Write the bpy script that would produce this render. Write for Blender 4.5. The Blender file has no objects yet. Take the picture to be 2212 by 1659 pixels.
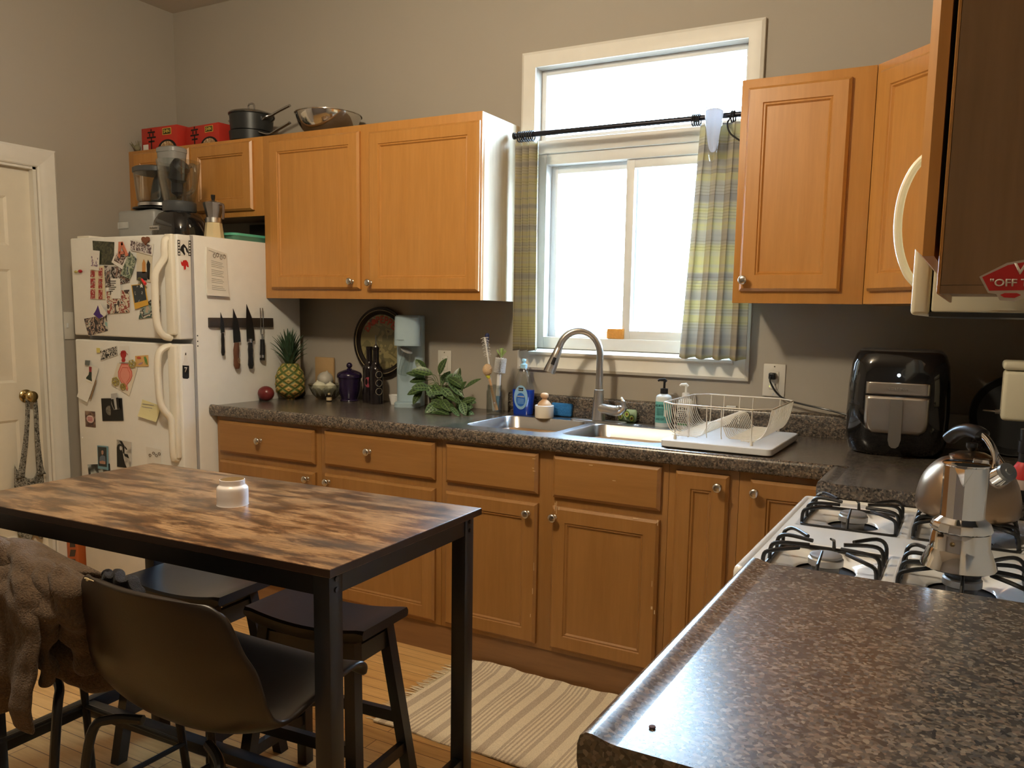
import bpy, bmesh, math, random
from mathutils import Vector, Matrix, noise
random.seed(7)
PI = math.pi
S = bpy.context.scene
COL = S.collection

# ------------------------------------------------------------------ materials
def nt(name):
    m = bpy.data.materials.new(name); m.use_nodes = True
    t = m.node_tree; b = t.nodes['Principled BSDF']
    return m, t, b
def rgb(c): return (c[0], c[1], c[2], 1)
def mapping(t, scale=(1,1,1), rot=(0,0,0), coord='Object'):
    tc = t.nodes.new('ShaderNodeTexCoord'); mp = t.nodes.new('ShaderNodeMapping')
    mp.inputs['Scale'].default_value = scale; mp.inputs['Rotation'].default_value = rot
    t.links.new(tc.outputs[coord], mp.inputs[0]); return mp.outputs[0]
def wpos(t, scale=(1,1,1)):
    g = t.nodes.new('ShaderNodeNewGeometry'); mp = t.nodes.new('ShaderNodeMapping')
    mp.inputs['Scale'].default_value = scale
    t.links.new(g.outputs['Position'], mp.inputs[0]); return mp.outputs[0]
def ntex(t, vec, scale, detail=3, rough=.5, dist=0):
    n = t.nodes.new('ShaderNodeTexNoise'); n.inputs['Scale'].default_value = scale
    n.inputs['Detail'].default_value = detail; n.inputs['Roughness'].default_value = rough
    n.inputs['Distortion'].default_value = dist
    t.links.new(vec, n.inputs['Vector']); return n.outputs['Fac']
def ramp(t, fac, stops, mode='LINEAR'):
    r = t.nodes.new('ShaderNodeValToRGB'); cr = r.color_ramp; cr.interpolation = mode
    cr.elements[0].position = stops[0][0]; cr.elements[0].color = rgb(stops[0][1])
    cr.elements[1].position = stops[-1][0]; cr.elements[1].color = rgb(stops[-1][1])
    for p, c in stops[1:-1]:
        e = cr.elements.new(p); e.color = rgb(c)
    t.links.new(fac, r.inputs[0]); return r.outputs[0]
def mixc(t, fac, a, b, mode='MIX'):
    n = t.nodes.new('ShaderNodeMix'); n.data_type = 'RGBA'; n.blend_type = mode
    for i, v in ((6, a), (7, b)):
        if isinstance(v, (tuple, list)): n.inputs[i].default_value = rgb(v)
        else: t.links.new(v, n.inputs[i])
    if isinstance(fac, (int, float)): n.inputs[0].default_value = fac
    else: t.links.new(fac, n.inputs[0])
    return n.outputs[2]
def math_(t, op, a, b=None, c=None):
    n = t.nodes.new('ShaderNodeMath'); n.operation = op
    for i, v in enumerate((a, b, c)):
        if v is None: continue
        if isinstance(v, (int, float)): n.inputs[i].default_value = v
        else: t.links.new(v, n.inputs[i])
    return n.outputs[0]
def bump(t, b, h, strength=.2, dist=.002):
    n = t.nodes.new('ShaderNodeBump'); n.inputs['Strength'].default_value = strength
    n.inputs['Distance'].default_value = dist
    t.links.new(h, n.inputs['Height']); t.links.new(n.outputs[0], b.inputs['Normal'])
MC = {}
def P(name, col, rough=.5, metal=0, var=0, vs=20, bmp=0, bs=200, spec=.5, trans=0, ior=1.45, coat=0, sheen=0, emis=0):
    if name in MC: return MC[name]
    m, t, b = nt(name)
    b.inputs['Base Color'].default_value = rgb(col); b.inputs['Roughness'].default_value = rough
    b.inputs['Metallic'].default_value = metal; b.inputs['Specular IOR Level'].default_value = spec
    b.inputs['Transmission Weight'].default_value = trans; b.inputs['IOR'].default_value = ior
    b.inputs['Coat Weight'].default_value = coat; b.inputs['Sheen Weight'].default_value = sheen
    if emis:
        b.inputs['Emission Color'].default_value = rgb(col); b.inputs['Emission Strength'].default_value = emis
    v = mapping(t)
    f = ntex(t, v, vs)
    k = var if var else .04
    c = mixc(t, f, tuple(x*(1-k) for x in col), tuple(min(1, x*(1+k)) for x in col))
    t.links.new(c, b.inputs['Base Color'])
    if bmp: bump(t, b, ntex(t, v, bs, 2), bmp, .001 if bmp < .9 else .004)
    MC[name] = m; return m
def wood(name, a, bcol, axis='z', rough=.38, fine=60, coat=.15):
    if name in MC: return MC[name]
    m, t, b = nt(name)
    sc = {'z': (9, 9, .7), 'x': (.7, 9, 9), 'y': (9, .7, 9)}[axis]
    v = wpos(t, sc)
    f1 = ntex(t, v, 1.5, 4, .6, .6); 
    sc2 = tuple(s*6 for s in sc)
    f2 = ntex(t, wpos(t, sc2), 1.5, 3, .6)
    c1 = ramp(t, f1, [(.3, a), (.7, bcol)])
    c = mixc(t, .16, c1, ramp(t, f2, [(.35, tuple(x*.72 for x in a)), (.65, tuple(min(1, x*1.15) for x in bcol))]))
    t.links.new(c, b.inputs['Base Color']); b.inputs['Roughness'].default_value = rough
    b.inputs['Coat Weight'].default_value = coat; b.inputs['Coat Roughness'].default_value = .3
    bump(t, b, f2, .08, .001)
    MC[name] = m; return m
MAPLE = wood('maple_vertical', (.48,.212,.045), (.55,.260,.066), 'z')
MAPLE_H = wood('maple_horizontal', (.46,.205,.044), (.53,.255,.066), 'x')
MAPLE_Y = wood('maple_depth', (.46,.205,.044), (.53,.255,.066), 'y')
MAPLE_D = wood('maple_base_dark', (.29,.132,.032), (.35,.168,.047), 'z', .42)  # base units use a darker tone than the upper maple
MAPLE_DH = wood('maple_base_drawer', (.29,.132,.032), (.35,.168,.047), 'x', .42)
PALE = wood('pale_laminate', (.78,.66,.48), (.86,.75,.58), 'z', .6, coat=0)
TOE = wood('toe_board', (.20,.095,.035), (.26,.125,.045), 'x', .5)
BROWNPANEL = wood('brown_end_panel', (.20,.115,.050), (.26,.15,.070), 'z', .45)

def granite():
    m, t, b = nt('speckled_laminate')
    v = wpos(t)
    vo = t.nodes.new('ShaderNodeTexVoronoi'); vo.inputs['Scale'].default_value = 200
    nz = t.nodes.new('ShaderNodeTexNoise'); nz.inputs['Scale'].default_value = 60
    t.links.new(v, nz.inputs['Vector'])
    add = t.nodes.new('ShaderNodeVectorMath'); add.operation = 'MULTIPLY_ADD'
    add.inputs[1].default_value = (.007,.007,.007)
    t.links.new(nz.outputs['Color'], add.inputs[0]); t.links.new(v, add.inputs[2])
    t.links.new(add.outputs[0], vo.inputs['Vector'])
    sep = t.nodes.new('ShaderNodeSeparateColor'); t.links.new(vo.outputs['Color'], sep.inputs[0])
    c1 = ramp(t, sep.outputs[0], [(0,(.013,.013,.014)),(.3,(.050,.044,.040)),(.5,(.155,.120,.090)),(.7,(.080,.078,.078)),(.86,(.29,.235,.175)),(1,(.17,.115,.085))])
    c2 = ramp(t, ntex(t, v, 38, 4, .7), [(.38,(.022,.020,.019)),(.52,(.10,.078,.058)),(.66,(.20,.145,.10))])
    t.links.new(mixc(t, .30, c1, c2), b.inputs['Base Color'])
    b.inputs['Roughness'].default_value = .26; b.inputs['Coat Weight'].default_value = .4; b.inputs['Coat Roughness'].default_value = .22
    bump(t, b, ntex(t, v, 300, 2), .06, .0006)
    return m
GRAN = granite()

def floor_mat():
    m, t, b = nt('maple_floor_strips')
    br = t.nodes.new('ShaderNodeTexBrick'); v = wpos(t)
    t.links.new(v, br.inputs['Vector'])
    br.inputs['Scale'].default_value = 1; br.inputs['Brick Width'].default_value = .9
    br.inputs['Row Height'].default_value = .057; br.inputs['Mortar Size'].default_value = .0012
    br.inputs['Color1'].default_value = (.56,.32,.115,1); br.inputs['Color2'].default_value = (.76,.49,.21,1)
    br.inputs['Mortar'].default_value = (.10,.045,.015,1); br.inputs['Bias'].default_value = 0
    f = ntex(t, wpos(t, (1.2, 14, 1)), 4, 4, .6)
    c = mixc(t, .5, br.outputs['Color'], ramp(t, f, [(.3,(.42,.20,.06)),(.7,(.78,.50,.20))]), 'MIX')
    c = mixc(t, br.outputs['Fac'], c, (.10,.045,.015))
    t.links.new(c, b.inputs['Base Color']); b.inputs['Roughness'].default_value = .33
    bump(t, b, f, .08, .001)
    return m
FLOOR = floor_mat()

def tabletop_mat():
    m, t, b = nt('rustic_board')
    f1 = ntex(t, wpos(t, (3.2, 12, 8)), 1.9, 7, .70, .25)
    f2 = ntex(t, wpos(t, (8, 60, 60)), 2.0, 5, .65, .4)
    f3 = ntex(t, wpos(t, (1.3, 4, 4)), 3.1, 2, .5, .3)
    c1 = ramp(t, f1, [(.38,(.10,.075,.06)),(.47,(.36,.27,.20)),(.56,(1,1,1))])
    c2 = ramp(t, f2, [(.3,(.16,.088,.042)),(.5,(.27,.15,.066)),(.7,(.38,.22,.102))])
    c = mixc(t, .92, c2, c1, 'MULTIPLY')
    c = mixc(t, ramp(t, f3, [(.5,(0,0,0)),(.75,(.55,.55,.55))]), c, (.075,.065,.055))
    t.links.new(c, b.inputs['Base Color']); b.inputs['Roughness'].default_value = .30
    bump(t, b, f2, .12, .001)
    return m
TTOP = tabletop_mat()

def rug_mat():
    m, t, b = nt('striped_rug')
    g = t.nodes.new('ShaderNodeNewGeometry'); sp = t.nodes.new('ShaderNodeSeparateXYZ')
    t.links.new(g.outputs['Position'], sp.inputs[0])
    a = math_(t, 'SINE', math_(t, 'MULTIPLY', sp.outputs[0], 2*PI/.062))
    a2 = math_(t, 'SINE', math_(t, 'MULTIPLY', sp.outputs[0], 2*PI/.0155))
    lo = math_(t, 'SINE', math_(t, 'MULTIPLY', sp.outputs[0], 2*PI/.185))
    sel = math_(t, 'GREATER_THAN', lo, .45)
    s1 = math_(t, 'GREATER_THAN', a, .15); s2 = math_(t, 'GREATER_THAN', a2, .1)
    mixf = math_(t, 'ADD', math_(t, 'MULTIPLY', s2, sel), math_(t, 'MULTIPLY', s1, math_(t, 'SUBTRACT', 1, sel)))
    c = mixc(t, mixf, (.78,.68,.50), (.47,.37,.27))
    w = ntex(t, wpos(t), 260, 2)
    c = mixc(t, .25, c, ramp(t, w, [(.35,(.35,.28,.2)),(.65,(.9,.8,.62))]), 'MIX')
    t.links.new(c, b.inputs['Base Color']); b.inputs['Roughness'].default_value = .95
    bump(t, b, w, .5, .002)
    return m
RUG = rug_mat()

def curtain_mat():
    m, t, b = nt('plaid_curtain')
    g = t.nodes.new('ShaderNodeNewGeometry'); sp = t.nodes.new('ShaderNodeSeparateXYZ')
    t.links.new(g.outputs['Position'], sp.inputs[0])
    z = sp.outputs[2]
    n1 = ntex(t, wpos(t, (.02,.02,1)), 34, 1, .3)
    base = ramp(t, n1, [(.36,(.41,.375,.33)),(.46,(.52,.475,.38)),(.54,(.57,.51,.29)),(.66,(.54,.49,.36))])
    l = math_(t, 'SINE', math_(t, 'MULTIPLY', z, 2*PI/.0115))
    n2 = ntex(t, wpos(t, (.02,.02,1)), 18, 1, .3)
    l = math_(t, 'MULTIPLY', math_(t, 'GREATER_THAN', l, .78), math_(t, 'GREATER_THAN', n2, .5))
    c = mixc(t, math_(t, 'MULTIPLY', l, .45), base, (.22,.19,.12))
    uv = t.nodes.new('ShaderNodeUVMap'); su = t.nodes.new('ShaderNodeSeparateXYZ'); t.links.new(uv.outputs[0], su.inputs[0])
    vb = math_(t, 'SINE', math_(t, 'MULTIPLY', su.outputs[0], 2*PI*9))
    c = mixc(t, math_(t, 'MULTIPLY', math_(t, 'GREATER_THAN', vb, .55), .12), c, (.36,.32,.32))
    t.links.new(c, b.inputs['Base Color']); b.inputs['Roughness'].default_value = .9
    tr = t.nodes.new('ShaderNodeBsdfTranslucent'); t.links.new(c, tr.inputs[0])
    mx = t.nodes.new('ShaderNodeMixShader'); mx.inputs[0].default_value = .36
    t.links.new(b.outputs[0], mx.inputs[1]); t.links.new(tr.outputs[0], mx.inputs[2])
    t.links.new(mx.outputs[0], t.nodes['Material Output'].inputs[0])
    return m
CURT = curtain_mat()

def glass_mat(name, col=(1,1,1), rough=0, thin=.85):
    m = bpy.data.materials.new(name); m.use_nodes = True; t = m.node_tree; t.nodes.clear()
    o = t.nodes.new('ShaderNodeOutputMaterial'); tr = t.nodes.new('ShaderNodeBsdfTransparent')
    gl = t.nodes.new('ShaderNodeBsdfGlossy'); lw = t.nodes.new('ShaderNodeLayerWeight'); pw = math_(t, 'MULTIPLY_ADD', math_(t, 'POWER', lw.outputs['Facing'], 3), .65, .07)
    gl.inputs['Roughness'].default_value = .03 + rough; tr.inputs[0].default_value = rgb(col)
    mx = t.nodes.new('ShaderNodeMixShader'); t.links.new(pw, mx.inputs[0])
    t.links.new(tr.outputs[0], mx.inputs[1]); t.links.new(gl.outputs[0], mx.inputs[2]); t.links.new(mx.outputs[0], o.inputs[0])
    return m
GLASS = glass_mat('clear_glass', (.97,.98,.98))
JARGL = glass_mat('jar_glass', (.86,.88,.87), .04)
CUTGL = glass_mat('cut_glass', (.72,.72,.68), .12)

def picture(name, cols, scale=60, seed=0):
    key = 'picture_' + name
    if key in MC: return MC[key]
    m, t, b = nt(key)
    v = mapping(t); mp = t.nodes.new('ShaderNodeMapping'); mp.inputs['Location'].default_value = (seed*3.1, seed*1.7, seed*.9)
    t.links.new(v, mp.inputs[0])
    f = ntex(t, mp.outputs[0], scale, 2, .5, .4)
    n = len(cols)
    stops = [(.36 + .28*i/(n-1), cols[i]) for i in range(n)]
    t.links.new(ramp(t, f, stops, 'CONSTANT' if n > 3 else 'LINEAR'), b.inputs['Base Color'])
    b.inputs['Roughness'].default_value = .35
    MC[key] = m; return m

WALL = P('wall_paint', (.415,.372,.310), .75, var=.03, vs=3, bmp=.12, bs=320)
CEIL = P('ceiling_paint', (.62,.56,.49), .85, var=.03, vs=4)
TRIM = P('white_trim_paint', (.80,.77,.70), .38, bmp=.04)
DOORP = P('door_paint', (.78,.72,.60), .42, bmp=.05)
VINYL = P('window_vinyl', (.80,.80,.78), .4)
FRIDGE = P('fridge_enamel', (.85,.84,.80), .36, bmp=.08, bs=500)
FRCREAM = P('fridge_handle_cream', (.82,.77,.66), .38)
STOVE = P('stove_enamel', (.86,.85,.83), .12, coat=.5)
STEEL = P('stainless_steel', (.46,.46,.47), .26, 1, var=.06, vs=30)
BRUSH = P('brushed_nickel', (.50,.48,.45), .3, 1)
CHROME = P('chrome', (.74,.73,.72), .07, 1)
NICKEL = P('satin_knob', (.62,.58,.52), .25, 1)
ALU = P('cast_aluminium', (.66,.65,.62), .28, 1)
BRASS = P('aged_brass', (.48,.36,.16), .22, 1)
BRONZE = P('kettle_bronze', (.34,.235,.15), .30, 1)
BLACK = P('black_plastic', (.012,.012,.013), .28)
BLKG = P('black_gloss', (.008,.008,.009), .1, coat=.6)
BLKM = P('matt_black', (.014,.013,.013), .6)
IRON = P('black_iron', (.012,.012,.012), .35, bmp=.15)
BMETAL = P('black_frame_metal', (.014,.014,.016), .38)
BWOOD = P('black_stained_wood', (.016,.015,.016), .28, bmp=.08, bs=80)
LEATHER = P('brown_leather', (.019,.013,.009), .36, var=.15, vs=9, bmp=.15, bs=260)
FLEECE = P('brown_fleece', (.088,.054,.030), 1, var=.6, vs=160, bmp=1, bs=300, sheen=.12)
DFLEECE = P('dark_grey_fleece', (.012,.010,.012), 1, var=.4, vs=80, bmp=1, bs=500, sheen=.05)
WHITE = P('white_plastic', (.82,.82,.80), .35)
CREAM = P('cream_plastic', (.76,.70,.52), .35)
GREYP = P('grey_plastic', (.30,.30,.29), .35)
DGREY = P('dark_grey_plastic', (.06,.065,.07), .35)
PAPER = P('white_paper', (.80,.78,.73), .8)
RED = P('red_print', (.55,.03,.025), .5)
BLACKINK = P('black_ink', (.01,.01,.01), .6)
TEAL = P('teal_label', (.16,.50,.50), .45)
BLUELIQ = P('blue_liquid', (.008,.06,.55), .08, spec=.7)
LBLUE = P('light_blue_label', (.20,.45,.85), .4)
SODA = P('pale_blue_plastic', (.38,.50,.56), .32)
GREENL = P('plain_leaf_green', (.10,.17,.06), .45)
YEL = P('yellow_plastic', (.62,.62,.06), .4)

# ------------------------------------------------------------------ mesh builder
class B:
    def __init__(s): s.bm = bmesh.new(); s.uv = None
    def box(s, x0, x1, y0, y1, z0, z1, bev=0, seg=2, rot=None, M=None):
        r = bmesh.ops.create_cube(s.bm, size=1); vs = r['verts']
        for v in vs: v.co = Vector(((x0+x1)/2 + v.co.x*(x1-x0), (y0+y1)/2 + v.co.y*(y1-y0), (z0+z1)/2 + v.co.z*(z1-z0)))
        if bev:
            es = set(e for v in vs for e in v.link_edges)
            rr = bmesh.ops.bevel(s.bm, geom=list(es), offset=bev, segments=seg, affect='EDGES', profile=.5)
            vs = list({v for f in rr['faces'] for v in f.verts} | {v for v in vs if v.is_valid})
        if M is not None:
            for v in vs: v.co = M @ v.co
        return s
    def cbox(s, c, d, bev=0, seg=2, rz=0, R=None):
        M = Matrix.Translation(Vector(c)) @ (R if R is not None else Matrix.Rotation(rz, 4, 'Z'))
        return s.box(-d[0]/2, d[0]/2, -d[1]/2, d[1]/2, -d[2]/2, d[2]/2, bev, seg, M=M)
    def loft(s, rings, cap0=True, cap1=True, closed=True):
        R = [[s.bm.verts.new(Vector(p)) for p in r] for r in rings]
        n = len(R[0])
        for i in range(len(R)-1):
            for j in range(n if closed else n-1):
                k = (j+1) % n
                try: s.bm.faces.new((R[i][j], R[i][k], R[i+1][k], R[i+1][j]))
                except ValueError: pass
        if cap0 and closed:
            try: s.bm.faces.new(R[0][::-1])
            except ValueError: pass
        if cap1 and closed:
            try: s.bm.faces.new(R[-1])
            except ValueError: pass
        return s
    def lathe(s, prof, c=(0,0,0), n=32, M=None, sx=1, sy=1):
        c = Vector(c); rings = []
        for r, z in prof:
            ring = []
            for j in range(n):
                a = 2*PI*j/n; p = Vector((r*math.cos(a)*sx, r*math.sin(a)*sy, z))
                if M is not None: p = M @ p
                ring.append(p + c)
            rings.append(ring)
        return s.loft(rings, prof[0][0] > 1e-6, prof[-1][0] > 1e-6)
    def tube(s, pts, r, n=8, closed=False, sx=1):
        pts = [Vector(p) for p in pts]; m = len(pts)
        rad = r if isinstance(r, (list, tuple)) else [r]*m
        rings = []; up = None
        for i in range(m):
            if closed: d = pts[(i+1) % m] - pts[i-1]
            else: d = pts[min(i+1, m-1)] - pts[max(i-1, 0)]
            d.normalize()
            if up is None:
                up = Vector((0,0,1)) if abs(d.z) < .9 else Vector((1,0,0))
            a = up - d*up.dot(d)
            if a.length < 1e-5: a = d.orthogonal()
            a.normalize(); up = a; b = d.cross(a)
            rings.append([pts[i] + rad[i]*(a*math.cos(2*PI*j/n) + b*sx*math.sin(2*PI*j/n)) for j in range(n)])
        if closed: rings.append(rings[0]); return s.loft(rings, False, False)
        return s.loft(rings)
    def prism(s, poly, axis, a, b):
        def mk(p, t):
            return {'x': (t, p[0], p[1]), 'y': (p[0], t, p[1]), 'z': (p[0], p[1], t)}[axis]
        return s.loft([[mk(p, a) for p in poly], [mk(p, b) for p in poly]])
    def poly(s, pts, th):  # pts world list, th vector thickness
        th = Vector(th); return s.loft([[Vector(p) for p in pts], [Vector(p)+th for p in pts]])
    def sphere(s, c, r, sc=(1,1,1), u=16, v=10, M=None):
        prof = [(math.sin(PI*i/v)*r, -math.cos(PI*i/v)*r) for i in range(v+1)]
        prof[0] = (r*.02, -r); prof[-1] = (r*.02, r)
        MM = Matrix.Diagonal((sc[0], sc[1], sc[2])).to_4x4()
        if M is not None: MM = M @ MM
        return s.lathe(prof, c, u, M=MM)
    def grid(s, f, nu, nv, uv=True):
        V = [[s.bm.verts.new(Vector(f(i/nu, j/nv))) for j in range(nv+1)] for i in range(nu+1)]
        if uv and s.uv is None: s.uv = s.bm.loops.layers.uv.new('UVMap')
        for i in range(nu):
            for j in range(nv):
                F = s.bm.faces.new((V[i][j], V[i+1][j], V[i+1][j+1], V[i][j+1]))
                if uv:
                    for L, (a, b) in zip(F.loops, ((i,j),(i+1,j),(i+1,j+1),(i,j+1))): L[s.uv].uv = (a/nu, b/nv)
        return s
def smooth(pts, n=6, closed=False):
    pts = [Vector(p) for p in pts]; out = []; m = len(pts)
    rng = range(m if closed else m-1)
    for i in rng:
        if closed: p0, p1, p2, p3 = pts[i-1], pts[i], pts[(i+1) % m], pts[(i+2) % m]
        else: p0, p1, p2, p3 = pts[max(i-1,0)], pts[i], pts[i+1], pts[min(i+2, m-1)]
        for k in range(n):
            t = k/n
            out.append(.5*((2*p1) + (p2-p0)*t + (2*p0-5*p1+4*p2-p3)*t*t + (3*p1-p0-3*p2+p3)*t**3))
    if not closed: out.append(pts[-1])
    return out
def sprof(prof, n=4):
    return [(max(p.x, 0), p.y) for p in smooth([(a, b, 0) for a, b in prof], n)]
def rr(cx, cy, hx, hy, r, z, n=5):
    out = []
    for sx, sy, a0 in ((1,1,0), (-1,1,PI/2), (-1,-1,PI), (1,-1,3*PI/2)):
        for k in range(n+1):
            a = a0 + PI/2*k/n
            out.append((cx + sx*(hx-r) + r*math.cos(a), cy + sy*(hy-r) + r*math.sin(a), z))
    return out

ROOT = {}
def wloc(o):
    return ROOT.get(o.name, Vector((0,0,0)))
def mk(b, name, mat, parent=None, origin=None, sm=True, loc=None, world=True, ang=35):
    """link one mesh; vertices are given in world space unless world=False"""
    bmesh.ops.recalc_face_normals(b.bm, faces=b.bm.faces[:])
    if world:
        if parent is not None: O = wloc(parent)
        elif origin is not None: O = Vector(origin)
        else:
            vs = [v.co for v in b.bm.verts]
            O = Vector((sum(v.x for v in vs)/len(vs), sum(v.y for v in vs)/len(vs), min(v.z for v in vs)))
        for v in b.bm.verts: v.co -= O
    else: O = Vector((0,0,0))
    me = bpy.data.meshes.new(name)
    if sm:
        for f in b.bm.faces: f.smooth = True
        for e in b.bm.edges:
            if len(e.link_faces) == 2 and e.calc_face_angle(0) > math.radians(ang): e.smooth = False
    b.bm.to_mesh(me); b.bm.free()
    o = bpy.data.objects.new(name, me); COL.objects.link(o)
    if mat is not None: me.materials.append(mat)
    if parent is not None:
        o.parent = parent; ROOT[o.name] = wloc(parent)
    else:
        if world: o.location = O
        ROOT[o.name] = O.copy()
    if loc is not None: o.location = loc
    return o
def tag(o, label, cat, group=None):
    o['label'] = label; o['category'] = cat
    if group: o['group'] = group
    return o
def thing(name, label, cat, loc, group=None, rz=0):
    o = bpy.data.objects.new(name, None); COL.objects.link(o); o.location = loc; o.empty_display_size = .05
    o.rotation_euler = (0,0,rz); ROOT[o.name] = Vector(loc)
    return tag(o, label, cat, group)
def struct(b, name, mat, **k):
    o = mk(b, name, mat, **k)
    if o.parent is None: o['kind'] = 'structure'
    return o
def dup(root, off, label=None, group=None):
    r = root.copy(); COL.objects.link(r); r.location = Vector(root.location) + Vector(off)
    ROOT[r.name] = Vector(r.location)
    if label: r['label'] = label
    if group: r['group'] = group
    for ch in list(root.children):
        c = ch.copy(); COL.objects.link(c); c.parent = r
        for g in list(ch.children):
            d = g.copy(); COL.objects.link(d); d.parent = c
    return r
DG = None
def text(s, h, name, mat, parent, org, xd=(1,0,0), yd=(0,0,1), th=.0005, w=None, align='CENTER', bold=0, label=None):
    cu = bpy.data.curves.new('txt', 'FONT'); cu.body = s; cu.size = 1; cu.align_x = align; cu.align_y = 'CENTER'
    cu.offset = bold; cu.resolution_u = 3
    o = bpy.data.objects.new('txt', cu); COL.objects.link(o)
    dg = bpy.context.evaluated_depsgraph_get(); me = bpy.data.meshes.new_from_object(o.evaluated_get(dg))
    bpy.data.objects.remove(o); bpy.data.curves.remove(cu)
    ys = [v.co.y for v in me.vertices]; xs = [v.co.x for v in me.vertices]
    k = h/(max(ys)-min(ys)); cy = (max(ys)+min(ys))/2; kx = k if w is None else w/(max(xs)-min(xs))
    xd = Vector(xd).normalized(); yd = Vector(yd).normalized(); nd = xd.cross(yd)
    b = B(); b.bm.from_mesh(me); bpy.data.meshes.remove(me)
    for v in b.bm.verts: v.co = Vector(org) + xd*v.co.x*kx + yd*(v.co.y-cy)*k + nd*th
    r = bmesh.ops.extrude_face_region(b.bm, geom=b.bm.faces[:])
    for v in r['geom']:
        if isinstance(v, bmesh.types.BMVert): v.co += nd*th
    return mk(b, name, mat, parent, sm=False)
def mods(o, sub=0, solid=0, off=0, bev=0):
    if solid:
        m = o.modifiers.new('solid', 'SOLIDIFY'); m.thickness = solid; m.offset = off
    if sub:
        m = o.modifiers.new('sub', 'SUBSURF'); m.levels = sub; m.render_levels = sub
    return o
# ------------------------------------------------------------------ camera
C0 = Vector((1.59189, -3.20331, 1.35496)); yaw, pitch, roll, FPX = -0.489821, -0.121281, 0.019079, 1772.516
cy_, sy_ = math.cos(yaw), math.sin(yaw)
fwd = Vector((sy_*math.cos(pitch), cy_*math.cos(pitch), math.sin(pitch))); rt = Vector((cy_, -sy_, 0)); up = rt.cross(fwd)
r2 = rt*math.cos(roll) + up*math.sin(roll); u2 = -rt*math.sin(roll) + up*math.cos(roll)
cam = bpy.data.objects.new('camera', bpy.data.cameras.new('camera')); COL.objects.link(cam)
Mx = Matrix((r2, u2, -fwd)).transposed().to_4x4(); Mx.translation = C0; cam.matrix_world = Mx
cam.data.sensor_width = 36; cam.data.lens = FPX/2212*36
cam.data.shift_x = -51.250/2212; cam.data.shift_y = 65.421/2212; cam.data.clip_start = .02
S.camera = cam

# ------------------------------------------------------------------ room shell
WY = .03; XL = -2.445; XR = 1.87; YB = -4.7; ZC = 2.962
OX0, OX1, OZ0, OZ1 = -.160, .752, 1.172, 2.405       # window opening
b = B(); T = .2
b.box(XL-.2, OX0, WY, WY+T, 0, ZC); b.box(OX1, XR+.2, WY, WY+T, 0, ZC)
b.box(OX0, OX1, WY, WY+T, 0, OZ0); b.box(OX0, OX1, WY, WY+T, OZ1, ZC)
struct(b, 'wall_back', WALL)
b = B(); DY0, DY1, DZ = -1.60, -.775, 2.01            # door opening in the left wall
b.box(XL-.2, XL, DY1, WY, 0, ZC); b.box(XL-.2, XL, YB, DY0, 0, ZC); b.box(XL-.2, XL, DY0, DY1, DZ, ZC)
struct(b, 'wall_left', WALL)
struct(B().box(XR, XR+.2, YB, WY, 0, ZC), 'wall_right', WALL)
struct(B().box(XL-.2, XR+.2, YB-.2, YB, 0, ZC), 'wall_front', P('bounce_cut_dark', (.16,.13,.10), .8))  # unseen wall behind the camera, coloured dark to cut bounced light
struct(B().box(XL-.2, XR+.2, YB-.2, WY+T, -.1, 0), 'floor', FLOOR)
struct(B().box(XL-.2, XR+.2, YB-.2, WY+T, ZC, ZC+.1), 'ceiling', CEIL)
struct(B().box(XL, XL+.014, DY0-1.4, DY0-.09, 0, .11, .003), 'baseboard_left', TRIM)

# door and its casing
dr = B(); xs = XL-.035
def frame_rings(w, h, lst): return [[(i, i, d), (w-i, i, d), (w-i, h-i, d), (i, h-i, d)] for i, d in lst]
def panel(b, O, U, V, N, w, h, lst, cap0=True, cap1=True):
    O, U, V, N = Vector(O), Vector(U).normalized(), Vector(V).normalized(), Vector(N).normalized()
    b.loft([[O + U*p[0] + V*p[1] + N*p[2] for p in r] for r in frame_rings(w, h, lst)], cap0, cap1)
    return b
# slab front as strips around six moulded panels
dw = DY1-DY0-.03; y0 = DY0+.015; cols = [(.11, dw/2-.05), (dw/2+.05, dw-.11)]; rows = [(.22, .80), (.98, 1.52), (1.63, 1.86)]
H = DZ-.012
dr.box(XL-.075, xs-.008, y0, y0+dw, .006, H)
ysb = [0, .11, dw/2-.05, dw/2+.05, dw-.11, dw]
for a, c in ((0,1),(2,3),(4,5)): dr.box(xs-.009, xs, y0+ysb[a], y0+ysb[c], .006, H)
zs = [.006, .22, .80, .98, 1.52, 1.63, 1.86, H]
for ca, cb in cols:
    for a, c in ((0,1),(2,3),(4,5),(6,7)): dr.box(xs-.009, xs, y0+ca, y0+cb, zs[a], zs[c])
    for za, zb in rows:
        panel(dr, (xs, y0+cb, za), (0,-1,0), (0,0,1), (1,0,0), cb-ca, zb-za, [(0,0), (.012,-.008), (.028,-.007), (.045,-.001)], False)
door = struct(dr, 'door_1', DOORP)
kn = B(); ky, kz = -.862, .912; Mxk = Matrix.Rotation(PI/2, 4, 'Y')
kn.lathe([(.001,0),(.032,0),(.032,.005),(.026,.010),(.013,.012),(.012,.030),(.022,.036),(.028,.048),(.026,.060),(.018,.066),(.001,.067)], (xs, ky, kz), 28, M=Mxk)
mk(kn, 'door_knob', BRASS, door)
b = B()
for ya, yb in ((DY1-.015, DY1), (DY0, DY0+.015)): b.box(XL-.16, XL, ya, yb, 0, DZ)
b.box(XL-.16, XL, DY0, DY1, DZ-.012, DZ+.003)
b.box(XL-.05, XL-.036, DY1-.035, DY1-.015, 0, DZ-.012)
struct(b, 'trim_1', TRIM)
b = B()  # casing with moulded profile
prof = [(0,0),(.088,0),(.088,.014),(.078,.021),(.058,.018),(.040,.018),(.022,.011),(.006,.011),(0,.006)]
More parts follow.
